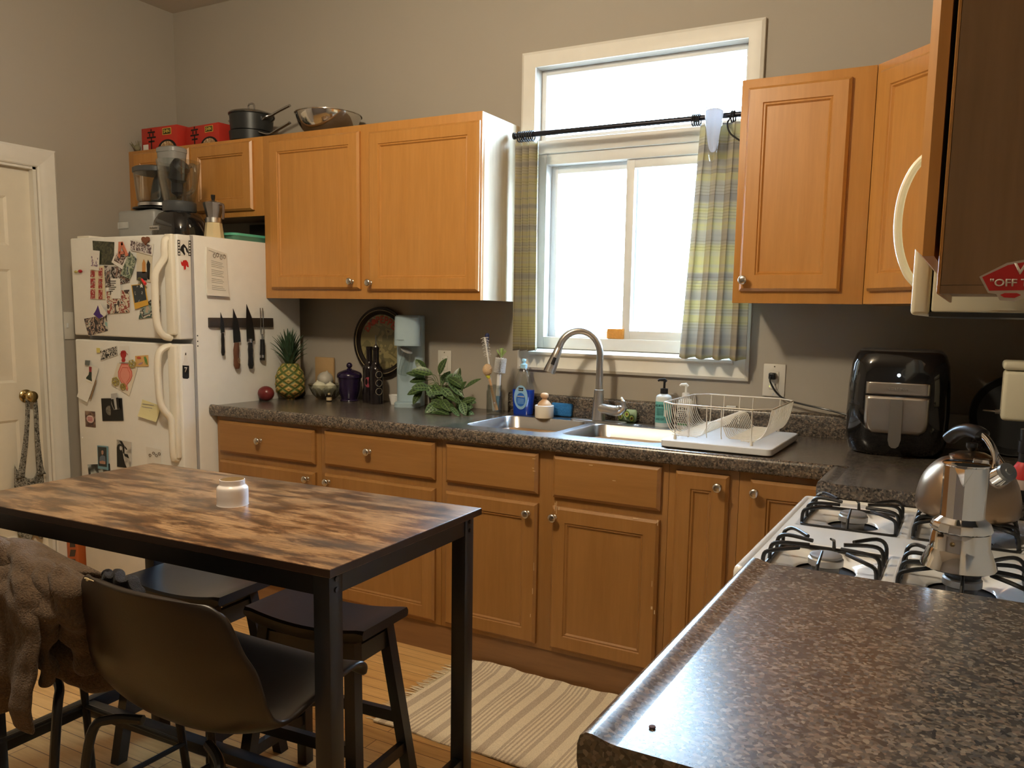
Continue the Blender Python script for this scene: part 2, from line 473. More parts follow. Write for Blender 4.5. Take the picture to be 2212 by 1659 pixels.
def casing_leg(b, yi, sgn, z1):
    b.loft([[(XL+d, yi+sgn*w, 0) for w, d in prof], [(XL+d, yi+sgn*w, z1+w) for w, d in prof]])
casing_leg(b, DY1+.004, 1, DZ+.0); casing_leg(b, DY0-.004, -1, DZ)
b.loft([[(XL+d, DY0-.004-w, DZ+w) for w, d in prof], [(XL+d, DY1+.004+w, DZ+w) for w, d in prof]])
struct(b, 'trim_2', TRIM)

# window casing, frame, sashes
b = B(); cw = .062
pr_ = [(0,0),(cw,0),(cw,-.016),(cw-.012,-.022),(cw-.022,-.018),(.014,-.014),(0,-.010)]
A4 = [(OX0,OZ0,-1,-1),(OX1,OZ0,1,-1),(OX1,OZ1,1,1),(OX0,OZ1,-1,1)]
rings = [[(x+sx*w, WY+d, z+sz*w) for w, d in pr_] for x, z, sx, sz in A4]
rings.append(rings[0]); b.loft(rings, False, False)
struct(b, 'trim_3', TRIM)
b = B()   # stool moulding along the bottom of the opening
b.prism([(WY+.10, OZ0), (WY-.014, OZ0), (WY-.026, OZ0+.008), (WY-.028, OZ0+.018), (WY-.016, OZ0+.026), (WY-.004, OZ0+.030), (WY+.10, OZ0+.034)], 'x', OX0, OX1)
struct(b, 'trim_4', TRIM)
win = B(); FY0, FY1 = WY+.055, WY+.13
def rect_frame(b, x0, x1, z0, z1, w, ya, yb, wt=None, wb=None):
    wt = wt or w; wb = wb or w
    b.box(x0, x0+w, ya, yb, z0, z1, .002); b.box(x1-w, x1, ya, yb, z0, z1, .002)
    b.box(x0+w, x1-w, ya, yb, z1-wt, z1, .002); b.box(x0+w, x1-w, ya, yb, z0, z0+wb, .002)
ZB = OZ0+.034
b = win
b.box(OX0, OX1, WY+.02, FY1, 2.048, 2.104, .003)          # rail between transom and slider
rect_frame(b, OX0, OX1, 2.104, OZ1, .022, FY0, FY1)
rect_frame(b, OX0, OX1, ZB, 2.048, .040, WY+.035, FY1, .045, .050)
w1 = struct(b, 'window_1', VINYL)
b = B(); rect_frame(b, OX0+.040, .292, ZB+.050, 2.003, .032, WY+.085, WY+.115)
mk(b, 'sash', VINYL, w1)
b = B(); rect_frame(b, .250, OX1-.040, ZB+.050, 2.003, .036, WY+.050, WY+.080)
mk(b, 'sash', VINYL, w1)
mk(B().box(OX0+.07, .262, WY+.099, WY+.102, ZB+.08, 1.973), 'pane', GLASS, w1)
mk(B().box(.284, OX1-.074, WY+.063, WY+.066, ZB+.084, 1.969), 'pane', GLASS, w1)
mk(B().box(OX0+.02, OX1-.02, WY+.095, WY+.098, 2.124, OZ1-.02), 'pane', GLASS, w1)

# ------------------------------------------------------------------ cabinets
RAISED = [(0,0), (0,.012), (.009,.021), (.054,.021), (.057,.0165), (.062,.0175), (.067,.011)]
SLAB = [(0,0), (0,.012), (.011,.021)]
EX, EZ, EY = (1,0,0), (0,0,1), (0,-1,0)
KN = [(.0001,0),(.009,0),(.009,.003),(.0055,.005),(.0055,.013),(.012,.018),(.0155,.023),(.0145,.028),(.008,.031),(.0001,.0315)]
def knob(parent, p, N):
    q = Vector((0,0,1)).rotation_difference(Vector(N)).to_matrix().to_4x4()
    return mk(B().lathe(sprof(KN, 3), p, 20, M=q), 'knob', NICKEL, parent)
def front(parent, name, x0, x1, z0, z1, yf, mat, prof=RAISED, kn=None):
    o = mk(panel(B(), (x0, yf, z0), EX, EZ, EY, x1-x0, z1-z0, prof), name, mat, parent, sm=False)
    if kn: knob(o, (kn[0], yf-.021, kn[1]), EY)
    return o
# base run under the window
BF = -.600
def base_unit(x0, x1, label, group=None):
    t = thing('base_cabinet', label, 'cabinet', ((x0+x1)/2, -.3, 0), group)
    b = B(); b.box(x0+.0006, x1-.0006, BF+.02, WY-.002, .10, .868); mk(b, 'carcass', MAPLE_D, t)
    b = B(); b.box(x0+.0006, x1-.0006, BF, BF+.019, .118, .868, .0006); mk(b, 'face_frame', MAPLE_D, t)
    b = B(); b.box(x0, x1, BF+.006, BF+.019, 0, .1175); mk(b, 'toe_board', TOE, t)
    return t
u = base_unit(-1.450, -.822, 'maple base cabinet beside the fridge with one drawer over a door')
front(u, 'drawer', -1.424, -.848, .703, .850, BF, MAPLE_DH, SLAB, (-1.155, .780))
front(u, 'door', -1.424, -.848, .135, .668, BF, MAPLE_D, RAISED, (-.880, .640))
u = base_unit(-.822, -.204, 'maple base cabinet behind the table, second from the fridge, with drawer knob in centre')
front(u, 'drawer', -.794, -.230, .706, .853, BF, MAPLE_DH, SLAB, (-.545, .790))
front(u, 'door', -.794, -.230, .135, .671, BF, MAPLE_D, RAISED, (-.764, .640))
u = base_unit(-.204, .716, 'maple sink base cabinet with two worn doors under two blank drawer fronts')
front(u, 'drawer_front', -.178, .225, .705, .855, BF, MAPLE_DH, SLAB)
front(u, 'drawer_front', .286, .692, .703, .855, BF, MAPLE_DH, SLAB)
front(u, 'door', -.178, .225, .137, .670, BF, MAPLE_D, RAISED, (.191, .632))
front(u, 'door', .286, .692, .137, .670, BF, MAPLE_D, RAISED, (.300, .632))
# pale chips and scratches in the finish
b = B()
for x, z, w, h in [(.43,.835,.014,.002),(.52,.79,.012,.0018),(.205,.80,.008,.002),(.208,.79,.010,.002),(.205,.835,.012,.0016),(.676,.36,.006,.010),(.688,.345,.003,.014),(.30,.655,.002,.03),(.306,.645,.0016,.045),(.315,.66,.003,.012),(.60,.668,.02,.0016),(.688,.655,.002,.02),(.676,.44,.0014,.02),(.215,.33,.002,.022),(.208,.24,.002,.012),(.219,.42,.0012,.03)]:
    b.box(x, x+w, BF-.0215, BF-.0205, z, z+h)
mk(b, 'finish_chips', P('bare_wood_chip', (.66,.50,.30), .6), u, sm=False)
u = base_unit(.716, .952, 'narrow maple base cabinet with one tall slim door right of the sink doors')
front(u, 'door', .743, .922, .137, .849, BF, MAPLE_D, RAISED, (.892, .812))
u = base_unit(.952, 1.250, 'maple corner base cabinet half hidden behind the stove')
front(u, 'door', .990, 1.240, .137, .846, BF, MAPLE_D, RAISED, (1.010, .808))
# right run
def side_unit(y0, y1, label, x0=1.268):
    t = thing('base_cabinet', label, 'cabinet', (1.55, (y0+y1)/2, 0))
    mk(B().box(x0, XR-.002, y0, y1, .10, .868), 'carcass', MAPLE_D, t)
    mk(B().box(x0+.01, x0+.03, y0, y1, 0, .0998), 'toe_board', TOE, t)
    if y1-y0 > .3:
        d = mk(panel(B(), (x0, y1-.02, .14), (0,-1,0), EZ, (-1,0,0), y1-y0-.04, .70, RAISED), 'door', MAPLE_D, t, sm=False)
        knob(d, (x0-.021, y1-.05, .80), (-1,0,0))
    return t
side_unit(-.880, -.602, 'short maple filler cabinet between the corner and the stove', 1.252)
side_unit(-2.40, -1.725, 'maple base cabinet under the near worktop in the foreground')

# upper cabinets
def upper(x0, x1, z0, z1, label, endmat=None, yf=-.278):
    t = thing('wall_cabinet', label, 'cabinet', ((x0+x1)/2, WY, z0))
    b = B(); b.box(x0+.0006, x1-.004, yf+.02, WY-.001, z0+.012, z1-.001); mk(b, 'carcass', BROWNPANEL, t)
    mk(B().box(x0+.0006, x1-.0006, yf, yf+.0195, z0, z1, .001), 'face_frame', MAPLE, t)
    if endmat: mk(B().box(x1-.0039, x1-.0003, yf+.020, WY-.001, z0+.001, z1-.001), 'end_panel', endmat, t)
    return t
UF = -.278
u = upper(XL+.002, -1.463, 1.800, 2.168, 'short maple wall cabinet above the fridge with appliances in front')
front(u, 'door', -2.385, -1.962, 1.828, 2.152, UF, MAPLE, RAISED)
front(u, 'door', -1.946, -1.523, 1.828, 2.152, UF, MAPLE, RAISED)
u = upper(-1.462, -.238, 1.408, 2.168, 'wide two-door maple wall cabinet between fridge and window', PALE)
front(u, 'door', -1.412, -.868, 1.452, 2.140, UF, MAPLE, RAISED, (-.905, 1.486))
front(u, 'door', -.814, -.243, 1.445, 2.130, UF, MAPLE, RAISED, (-.800, 1.480))
u = upper(.814, 1.249, 1.408, 2.168, 'single-door maple wall cabinet just right of the window')
front(u, 'door', .840, 1.176, 1.450, 2.137, UF, MAPLE, RAISED, (.859, 1.487))
# diagonal corner cabinet
t = thing('corner_cabinet', 'diagonal maple corner wall cabinet between window wall and microwave', 'cabinet', (1.6, -.2, 1.408))
pl = [(1.2505, WY-.001), (1.2505, UF+.0), (1.553, -.580), (XR-.001, -.580), (XR-.001, WY-.001)]
mk(B().prism(pl, 'z', 1.409, 2.168), 'carcass', MAPLE, t, sm=False)
U = Vector((1,-1,0)).normalized(); N = Vector((-1,-1,0)).normalized()
O = Vector((1.2505, UF, 0)) + U*.030; O.z = 1.450
d = mk(panel(B(), O, U, EZ, N, .368, .690, RAISED), 'door', MAPLE, t, sm=False)
# cabinet nearest the camera on the right wall, seen end-on
t = thing('wall_cabinet', 'dark brown end of the nearest wall cabinet with a red sticker', 'cabinet', (1.7, -1.9, 1.387))
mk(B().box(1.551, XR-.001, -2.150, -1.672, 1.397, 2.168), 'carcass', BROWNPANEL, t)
mk(B().box(1.547, 1.5505, -2.150, -1.672, 1.387, 2.168, .0008), 'face_frame', MAPLE_Y, t)
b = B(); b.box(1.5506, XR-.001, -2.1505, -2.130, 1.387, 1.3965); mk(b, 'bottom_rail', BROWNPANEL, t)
mk(panel(B(), (1.5415, -1.690, 1.430), (0,-1,0), EZ, (-1,0,0), .456, .700, RAISED), 'door', MAPLE, t, sm=False)
t = thing('wall_cabinet', 'unseen cabinet added to block lamp light between corner cabinet and microwave', 'cabinet', (1.7, -.73, 1.408))
mk(B().box(1.556, XR-.001, -.883, -.583, 1.409, 1.799), 'carcass', MAPLE_Y, t)  # unseen box, added to keep a lamp streak off the wall behind the fryer
# cabinet above the microwave
t = thing('wall_cabinet', 'short wall cabinet over the microwave', 'cabinet', (1.7, -1.27, 1.80))
mk(B().box(1.56, XR-.001, -1.668, -.590, 1.800, 2.168), 'carcass', MAPLE_Y, t)
# microwave
t = thing('microwave', 'cream over-the-range microwave seen edge-on with curved handle', 'microwave', (1.7, -1.25, 1.372))
mk(B().box(1.519, XR-.001, -1.640, -.885, 1.372, 1.795, .004), 'body', CREAM, t)
mk(B().box(1.487, 1.5165, -1.640, -.885, 1.366, 1.700, .007, 3), 'door', CREAM, t)
mk(B().box(1.487, 1.5165, -1.640, -.885, 1.702, 1.795, .007, 3), 'vent_grille', CREAM, t)
mk(B().box(1.516, XR-.02, -1.63, -.895, 1.364, 1.3715), 'bottom_plate', DGREY, t)
h = smooth([(1.489,-1.52,1.420),(1.468,-1.52,1.445),(1.452,-1.52,1.49),(1.447,-1.52,1.54),(1.452,-1.52,1.59),(1.468,-1.52,1.632),(1.489,-1.52,1.655)], 5)
mk(B().tube(h, .0075, 10), 'handle', CREAM, t)

# skateboard-shoe sticker on the dark end panel
t = thing('sticker', 'red and white skate sticker on the dark cabinet end', 'sticker', (1.640, -2.1512, 1.39))
def stk(pts, th): return B().poly([(x, -2.1503, z) for x, z in pts], (0, -th, 0))
sx, sz = 1.589, 1.382
out = [(0,.024),(.026,.039),(.052,.044),(.080,.044),(.104,.038),(.112,.020),(.104,.008),(.082,.007),(.078,.001),(.070,.000),(.062,.006),(.050,.006),(.046,.001),(.036,-.003),(.022,-.002),(.018,.005),(.010,.006)]
mk(stk([(sx+a, sz+c) for a, c in out], .0004), 'border', P('sticker_white', (.50,.44,.38), .5), t, sm=False)
inn = [(.003,.0235),(.027,.0365),(.052,.0415),(.080,.0415),(.102,.036),(.109,.020),(.102,.0105),(.011,.0085)]
SR = P('sticker_red', (.50,.02,.02), .5)
mk(stk([(sx+a, sz+c) for a, c in inn], .0007), 'red_field', SR, t, sm=False)
mk(stk([(sx+a, sz+c) for a, c in [(.022,.004),(.026,.0012),(.036,.0008),(.042,.004),(.038,.006),(.026,.006)]], .0008), 'red_wheel', SR, t, sm=False)
SWH = P('sticker_letter', (.62,.55,.48), .5)
text('VANS', .0125, 'lettering', SWH, t, (sx+.058, -2.1511, sz+.0325), w=.050, bold=.02)
text('"OFF THE WALL"', .0085, 'lettering', SWH, t, (sx+.058, -2.1511, sz+.0175), w=.094, bold=.02)

# ------------------------------------------------------------------ worktops
def edge_prof(y, z=.914, s=1):   # s=+1: front towards smaller coordinate
    return [(y+s*.045, z-.044), (y+s*.008, z-.044), (y+s*.002, z-.038), (y, z-.028), (y, z-.010), (y+s*.003, z+.0005), (y+s*.010, z+.0055), (y+s*.018, z+.0055), (y+s*.029, z+.0025), (y+s*.038, z+.0006), (y+s*.045, z)]
SX0, SX1, SY0, SY1 = -.195, .675, -.575, -.085       # sink cut-out
b = B(); CF = -.636
b.prism(edge_prof(CF), 'x', -1.460, 1.236)
b.box(-1.460, SX0, CF+.045, WY-.001, .876, .914); b.box(SX1, XR-.001, CF+.045, WY-.001, .876, .914)
b.box(SX0, SX1, CF+.045, SY0, .876, .914); b.box(SX0, SX1, SY1, WY-.001, .876, .914)
b.prism([(x, z) for x, z in edge_prof(1.234)], 'y', -.893, CF+.001)
b.box(1.279, XR-.001, -.893, CF+.045, .876, .914)
wt = thing('worktop', 'brown speckled laminate worktop along the window wall with sink', 'worktop', (0, -.3, .87))
mk(b, 'top', GRAN, wt, ang=50)
b = B(); b.prism([(WY-.001,.9145),(WY-.026,.9145),(WY-.026,.992),(WY-.021,1.000),(WY-.001,1.003)], 'x', -.262, XR-.002)
mk(b, 'backsplash', GRAN, wt, ang=50)
b = B(); b.prism([(x, z) for x, z in edge_prof(1.250)], 'y', -2.455, -1.722)
b.box(1.295, XR-.001, -2.455, -1.722, .876, .914)
o = mk(b, 'worktop', GRAN, origin=(1.55, -2.1, .87), ang=50)
tag(o, 'speckled worktop in the right foreground reflecting the window', 'worktop')
o = mk(B().lathe([(.0001,0),(.004,0),(.0036,.0012),(.0001,.0016)], (1.314, -2.401, 0.915), 10), 'crumb', P('crumb_dark', (.10,.06,.06), .8)); tag(o, 'tiny dark crumb on the foreground worktop', 'crumb')

# ------------------------------------------------------------------ sink and tap
t = thing('kitchen_sink', 'double-bowl stainless sink under the window', 'sink', (.24, -.33, .914))
def bowl(cx, hx, y0_, y1_):
    cy, hy = (y0_+y1_)/2, (y1_-y0_)/2
    b = B()
    b.loft([rr(cx, cy, hx, hy, .055, .9172, 7), rr(cx, cy, hx-.004, hy-.004, .052, .914, 7), rr(cx, cy, hx-.014, hy-.014, .055, .80, 7), rr(cx, cy, hx-.03, hy-.03, .06, .752, 7), rr(cx, cy, hx-.06, hy-.06, .05, .744, 7), rr(cx, cy, .046, .046, .0455, .742, 7)], False, True)
    mk(b, 'bowl', STEEL, t, ang=60)
    mk(B().lathe([(.0001,.003),(.02,.003),(.034,.001),(.042,.004),(.044,.002),(.044,0)], (cx, cy, .7425), 24), 'drain', CHROME, t)
    return cx, cy, hx, hy
b1 = bowl(.022, .198, -.510, -.130); b2 = bowl(.452, .200, -.515, -.150)
b = B(); zr = .9172
for (cx, cy, hx, hy), (xa, xb) in ((b1, (-.215, .236)), (b2, (.236, .690))):
    b.loft([[(p[0], p[1], zr) for p in rr((xa+xb)/2, -.3325, (xb-xa)/2, .2625, .0008, zr, 7)], rr(cx, cy, hx, hy, .055, zr, 7)], False, False)
bmesh.ops.remove_doubles(b.bm, verts=b.bm.verts[:], dist=.0001)
o_ = [(-.215,-.595),(.690,-.595),(.690,-.070),(-.215,-.070)]
b.loft([[(x, y, zr) for x, y in o_], [(x+(.008 if x > 0 else -.008), y+(.008 if y > -.3 else -.008), .9143) for x, y in o_]], False, False)
mk(b, 'rim', STEEL, t, sm=False)
FX, FY = .232, -.100
t = thing('kitchen_faucet', 'brushed nickel gooseneck tap with pull-down spray head', 'faucet', (FX, FY, .9172))
mk(B().loft([rr(FX, FY, .125, .028, .027, .9174, 7), rr(FX, FY, .125, .028, .027, .9225, 7), rr(FX, FY, .121, .024, .024, .9245, 7)]), 'base_plate', BRUSH, t)
mk(B().lathe([(.030,.9246),(.028,.935),(.025,.97),(.022,1.01),(.020,1.05),(.0155,1.052)], (FX, FY, 0), 28), 'body', BRUSH, t)
TOPZ = 1.245
dirx = Vector((-.90, -.42, 0)).normalized()
pts = [Vector((FX, FY, 1.05)), Vector((FX, FY, 1.12)), Vector((FX, FY, 1.18))]
R_ = .086
for k in range(0, 17):
    a = PI*k/16*.90
    pts.append(Vector((FX, FY, 1.195)) + dirx*(R_*(1-math.cos(a))) + Vector((0,0,R_*1.12*math.sin(a))))
mk(B().tube(smooth(pts, 2), .0145, 18), 'spout', BRUSH, t)
e = pts[-1]; dn = (pts[-1]-pts[-2]).normalized()
sp = [e, e+dn*.01, e+dn*.012, e+dn*.045, e+dn*.085, e+dn*.112, e+dn*.115]
mk(B().tube(sp, [.0155,.0155,.0165,.019,.023,.0255,.022], 22), 'spray_head', BRUSH, t)
mk(B().tube([e+dn*.052+Vector((.012,-.021,.004)), e+dn*.082+Vector((.014,-.025,.004))], [.007,.008], 10), 'spray_button', BLACK, t)
hp = [(FX+.01,FY-.004,.975),(FX+.045,FY-.010,.972),(FX+.085,FY-.016,.970),(FX+.105,FY-.02,.976),(FX+.118,FY-.022,.990),(FX+.116,FY-.022,1.010),(FX+.106,FY-.021,1.026)]
mk(B().tube(smooth(hp, 4), [.021]*5+[.022]*4+[.021]*4+[.018]*4+[.011]*4+[.007]*3+[.005], 14), 'handle', BRUSH, t)
# ------------------------------------------------------------------ fridge
FXL, FXR, FY_, FZ = -2.205, -1.463, -.775, 1.670
t = thing('refrigerator', 'white top-freezer refrigerator covered in photos and magnets', 'refrigerator', (-1.83, -.4, 0))
mk(B().box(FXL+.004, FXR, -.690, -.05, .03, 1.672, .006), 'cabinet', FRIDGE, t)
mk(B().box(FXL+.02, FXR-.004, -.76, -.69, .004, .052, .003), 'toe_grille', P('dark_red_brown', (.06,.022,.016), .6), t)
mk(B().box(FXL+.006, FXR-.002, -.702, -.690, .06, 1.668), 'door_gasket', P('gasket_grey', (.40,.40,.42), .6), t)
def fdoor(name, z0, z1):
    return mk(B().box(FXL, FXR, FY_, -.703, z0, z1, .007, 3), name, FRIDGE, t)
fz = fdoor('freezer_door', 1.216, 1.668); fd = fdoor('refrigerator_door', .060, 1.196)
b = B()
b.tube(smooth([(-1.505,-.777,1.648),(-1.505,-.800,1.640),(-1.505,-.806,1.60),(-1.507,-.806,1.565),(-1.520,-.822,1.530),(-1.530,-.836,1.49),(-1.532,-.838,1.42),(-1.532,-.838,1.33),(-1.530,-.832,1.27),(-1.522,-.812,1.232),(-1.515,-.779,1.222)], 4), .0145, 12, sx=1.25)
b.box(-1.526, -1.474, -.795, -.772, 1.235, 1.668, .008, 3); mk(b, 'handle', FRCREAM, fz)
mk(B().lathe([(.0001,.003),(.006,.003),(.0085,.0015),(.009,0)], (-1.502,-.7955,1.628), 16, M=Matrix.Rotation(PI/2,4,'X')), 'badge', P('badge_grey',(.35,.34,.31),.4,.6), fz)
b = B()
b.tube(smooth([(-1.520,-.779,1.186),(-1.524,-.812,1.178),(-1.532,-.832,1.150),(-1.534,-.838,1.09),(-1.532,-.838,1.02),(-1.528,-.836,.95),(-1.520,-.826,.91),(-1.508,-.806,.875),(-1.503,-.800,.84),(-1.503,-.797,.70),(-1.503,-.778,.690)], 4), .0145, 12, sx=1.25)
b.box(-1.526, -1.474, -.795, -.772, .690, 1.192, .008, 3); mk(b, 'handle', FRCREAM, fd)
mk(B().box(FXL+.03, FXL+.12, -.76, -.66, 1.6685, 1.679, .003), 'hinge_cover', FRCREAM, t)
for z in (1.232, 1.207, 1.186): mk(B().lathe([(.0001,.0012),(.003,.0012),(.0035,0)], (FXR+.0002,-.684,z), 10, M=Matrix.Rotation(PI/2,4,'Y')), 'hinge_screw', DGREY, t)

# bilinear lookups on the two fridge door planes (drawing units -> metres on the door)
G3 = [(-2.201, -0.777, 1.721), (-1.502, -0.777, 1.698), (-1.526, -0.777, 1.222), (-2.243, -0.777, 1.2)]
G4 = [(-2.243, -0.777, 1.2), (-1.526, -0.777, 1.222), (-1.559, -0.777, 0.599), (-2.299, -0.777, 0.517)]
GS = [(-1.462, -0.78, 1.648), (-1.462, -0.697, 1.655), (-1.462, -0.7, 1.566), (-1.462, -0.783, 1.56)]
def bil(G, a, c):
    G = [Vector(g) for g in G]; q = G[0].lerp(G[1], a).lerp(G[3].lerp(G[2], a), c); return (q.x, q.y, q.z)
def ZR(x, y, w, h, s): return [bil(G3, a/1500, c/1659) for a, c in ((x,y),(x+w,y+s),(x+w,y+s+h),(x,y+h))]
def ZQ(x, y, w, h): return ZR(x, y, w, h, 0)
def ZL(x, y, w, h, s): return [bil(G4, a/1200, c/1659) for a, c in ((x,y),(x+w,y+s),(x+w,y+s+h),(x,y+h))]
def SQ(x, y, w, h): return [bil(GS, (a-380)/35, (c-515)/45) for a, c in ((x,y),(x+w,y),(x+w,y+h),(x,y+h))]
# things on the fridge front: thin cards standing a millimetre or so off the door
YF = -.7758
def card(name, label, cat, pts, mat, lay=0, inset=None, imat=None, th=.0006, grp=None, curl=0):
    y = YF - .0016*lay
    b = B()
    P4 = [Vector((x, y, z)) for x, _, z in pts]
    if len(P4) == 4:
        def f(uu, vv):
            a = P4[3].lerp(P4[2], uu); c = P4[0].lerp(P4[1], uu); q = a.lerp(c, vv)
            return q + Vector((0, -curl*((1-vv)**2)*.010 - .0002, 0))
        b.grid(f, 4, 6)
        r = bmesh.ops.extrude_face_region(b.bm, geom=b.bm.faces[:])
        for v in r['geom']:
            if isinstance(v, bmesh.types.BMVert): v.co += Vector((0, -th, 0))
        b.uv = None
    else: b.poly(P4, (0, -th, 0))
    cen = sum(P4, Vector())/len(P4)
    o = mk(b, name, mat, origin=cen, sm=False); tag(o, label, cat, grp); ROOT[o.name] = cen
    if inset:
        l, r_, bt, tp = inset
        def g(uu, vv):
            a = P4[3].lerp(P4[2], uu); c = P4[0].lerp(P4[1], uu); q = a.lerp(c, vv)
            return q + Vector((0, -curl*((1-vv)**2)*.010 - .0012, 0))
        k = B().grid(lambda a, c: g(l+(r_-l)*a, bt+(tp-bt)*c), 4, 6)
        mk(k, 'print', imat, o, sm=False)
    return o
def onc(o, name, mat, pts, lay=0, th=.0004):   # flat printed shape on a card
    y = YF - .0016*lay - .0016
    return mk(B().poly([(x, y, z) for x, _, z in pts], (0, -th, 0)), name, mat, o, sm=False)
PH = picture
dk = (.02,.018,.016)
card('photograph', 'dark green landscape print, top left on freezer door', 'photo', [(-2.035, -0.776, 1.653), (-1.879, -0.776, 1.643), (-1.891, -0.776, 1.541), (-2.033, -0.776, 1.545)], PH('green', [(.015,.02,.01),(.06,.065,.03),(.03,.035,.02),(.10,.10,.05)], 30), 0)
o = card('card', 'small white card with bottle drawing at left of the freezer photos', 'card', [(-2.047, -0.778, 1.611), (-1.979, -0.778, 1.605), (-1.991, -0.778, 1.516), (-2.057, -0.778, 1.523)], PAPER, 3, (.12,.86,.18,.86), PH('cardart', [(.78,.74,.70),(.80,.76,.72),(.20,.14,.22),(.70,.55,.5)], 38, 3), grp=None)
card('photo_strip', 'photo booth strip with red backgrounds on the freezer door', 'photo', [(-2.047, -0.776, 1.53), (-1.958, -0.776, 1.539), (-1.957, -0.776, 1.385), (-2.056, -0.776, 1.386)], P('strip_cream', (.70,.62,.42), .6), 1)
k = bpy.data.objects['photo_strip']
for i, (a, c) in enumerate(((342,645),(342,762),(342,925),(468,606),(466,768),(468,932))):
    w_ = 72 if i < 3 else 60
    onc(k, 'print', PH('booth', [(.35,.02,.02),(.32,.02,.02),(.70,.48,.40),(.03,.02,.02)], 90, i), ZQ(a, c, w_, 145 if i != 0 else 100), 1)
card('photograph', 'dark group photograph in middle of the freezer door', 'photo', [(-1.956, -0.776, 1.539), (-1.837, -0.776, 1.531), (-1.781, -0.776, 1.463), (-1.953, -0.776, 1.441)], PH('group', [(.015,.012,.012),(.55,.52,.5),(.03,.02,.02),(.35,.22,.18),(.02,.02,.02)], 30, 5), 1)
card('photograph', 'instant photo with white border under the letter A', 'photo', [(-1.869, -0.779, 1.597), (-1.781, -0.779, 1.578), (-1.825, -0.779, 1.521), (-1.898, -0.779, 1.553)], PAPER, 3, (.14,.9,.25,.95), PH('instant', [(.10,.06,.05),(.5,.42,.38),(.05,.03,.03),(.35,.25,.2)], 33, 7))
AM = P('salmon_magnet', (.62,.20,.12), .4)
b = B()
for q in ([(-1.833, -0.784, 1.642), (-1.807, -0.784, 1.642), (-1.801, -0.784, 1.63), (-1.819, -0.784, 1.62), (-1.831, -0.784, 1.569), (-1.842, -0.784, 1.578)], [(-1.807, -0.784, 1.642), (-1.772, -0.784, 1.582), (-1.788, -0.784, 1.576), (-1.817, -0.784, 1.631)], [(-1.831, -0.784, 1.599), (-1.796, -0.784, 1.601), (-1.791, -0.784, 1.589), (-1.833, -0.784, 1.586)]):
    b.poly([(x, YF-.0085, z) for x, y, z in q], (0, -.004, 0))
tag(mk(b, 'letter_magnet', AM, origin=(-1.805, -0.784, 1.614), sm=False), 'salmon wooden letter A magnet on the freezer door', 'magnet')
card('photograph', 'folded green and blue photo card beside the letter A', 'photo', [(-1.767, -0.78, 1.603), (-1.722, -0.78, 1.565), (-1.766, -0.78, 1.478), (-1.834, -0.78, 1.494)], PH('folded', [(.04,.07,.10),(.35,.40,.30),(.08,.12,.08),(.55,.55,.48)], 28, 9), 4, curl=.4)
card('photograph', 'photograph of two standing people, upper right of freezer door', 'photo', [(-1.726, -0.777, 1.595), (-1.619, -0.777, 1.581), (-1.635, -0.777, 1.462), (-1.733, -0.777, 1.471)], P('photo_cream', (.72,.66,.52), .4), 1)
k = bpy.data.objects['photograph.004']
onc(k, 'orange_figure', P('orange_shirt', (.60,.28,.08), .6), [(-1.689, -0.778, 1.546), (-1.677, -0.778, 1.565), (-1.666, -0.778, 1.546), (-1.669, -0.778, 1.503), (-1.692, -0.778, 1.503)], 1)
onc(k, 'black_figure', BLACKINK, [(-1.66, -0.778, 1.541), (-1.649, -0.778, 1.561), (-1.635, -0.778, 1.542), (-1.639, -0.778, 1.518), (-1.644, -0.778, 1.474), (-1.658, -0.778, 1.477)], 1)
onc(k, 'dark_sofa', P('photo_dark', (.03,.03,.04), .4), [(-1.728, -0.778, 1.51), (-1.657, -0.778, 1.508), (-1.66, -0.778, 1.471), (-1.731, -0.778, 1.473)], 1)
o = card('photo_strip', 'strip of four small portraits under the heart magnet', 'photo', [(-1.747, -0.779, 1.652), (-1.603, -0.779, 1.627), (-1.617, -0.779, 1.577), (-1.755, -0.779, 1.604)], PAPER, 3)
for i in range(4):
    onc(o, 'print', PH('strip', [(.10,.06,.07),(.60,.55,.54),(.05,.03,.03),(.4,.3,.3)], 50, i+2), ZR(958+i*77, 200+i*18, 68, 130, 18), 3)
b = B(); hc = (-1.652, -0.785, 1.643)
hp_ = []
for i in range(28):
    a = 2*PI*i/28; x = 16*math.sin(a)**3; z = 13*math.cos(a)-5*math.cos(2*a)-2*math.cos(3*a)-math.cos(4*a)
    hp_.append((hc[0]+x*.00165, YF-.007, hc[2]+z*.00125+.002))
b.poly(hp_, (0,-.005,0)); tag(mk(b, 'heart_magnet', P('brown_heart', (.20,.065,.03), .35)), 'brown heart-shaped magnet near top of freezer door', 'magnet')
o = card('note_card', 'narrow white text card overlapping freezer photos', 'card', [(-1.908, -0.78, 1.48), (-1.84, -0.78, 1.48), (-1.841, -0.78, 1.389), (-1.907, -0.78, 1.39)], PAPER, 4)
for i in range(6): onc(o, 'text_line', BLACKINK, ZR(636+i, 798+i*30, (112,108,82,112,90,60)[i], 11, 0), 4)
card('photograph', 'bright photo of dancing people low on the freezer door', 'photo', [(-1.945, -0.777, 1.421), (-1.784, -0.777, 1.43), (-1.788, -0.777, 1.329), (-1.946, -0.777, 1.319)], PH('dance', [(.04,.02,.02),(.70,.64,.52),(.30,.06,.04),(.62,.58,.5),(.04,.03,.03)], 25, 12), 2)
card('photograph', 'yellow-bordered instant photo tilted on freezer door', 'photo', [(-1.765, -0.78, 1.451), (-1.669, -0.78, 1.456), (-1.652, -0.78, 1.364), (-1.746, -0.78, 1.343)], P('yellow_border', (.72,.42,.06), .5), 4, (.06,.93,.25,.97), PH('instant2', [(.012,.025,.04),(.015,.03,.045),(.02,.03,.04),(.45,.45,.48)], 45, 15))
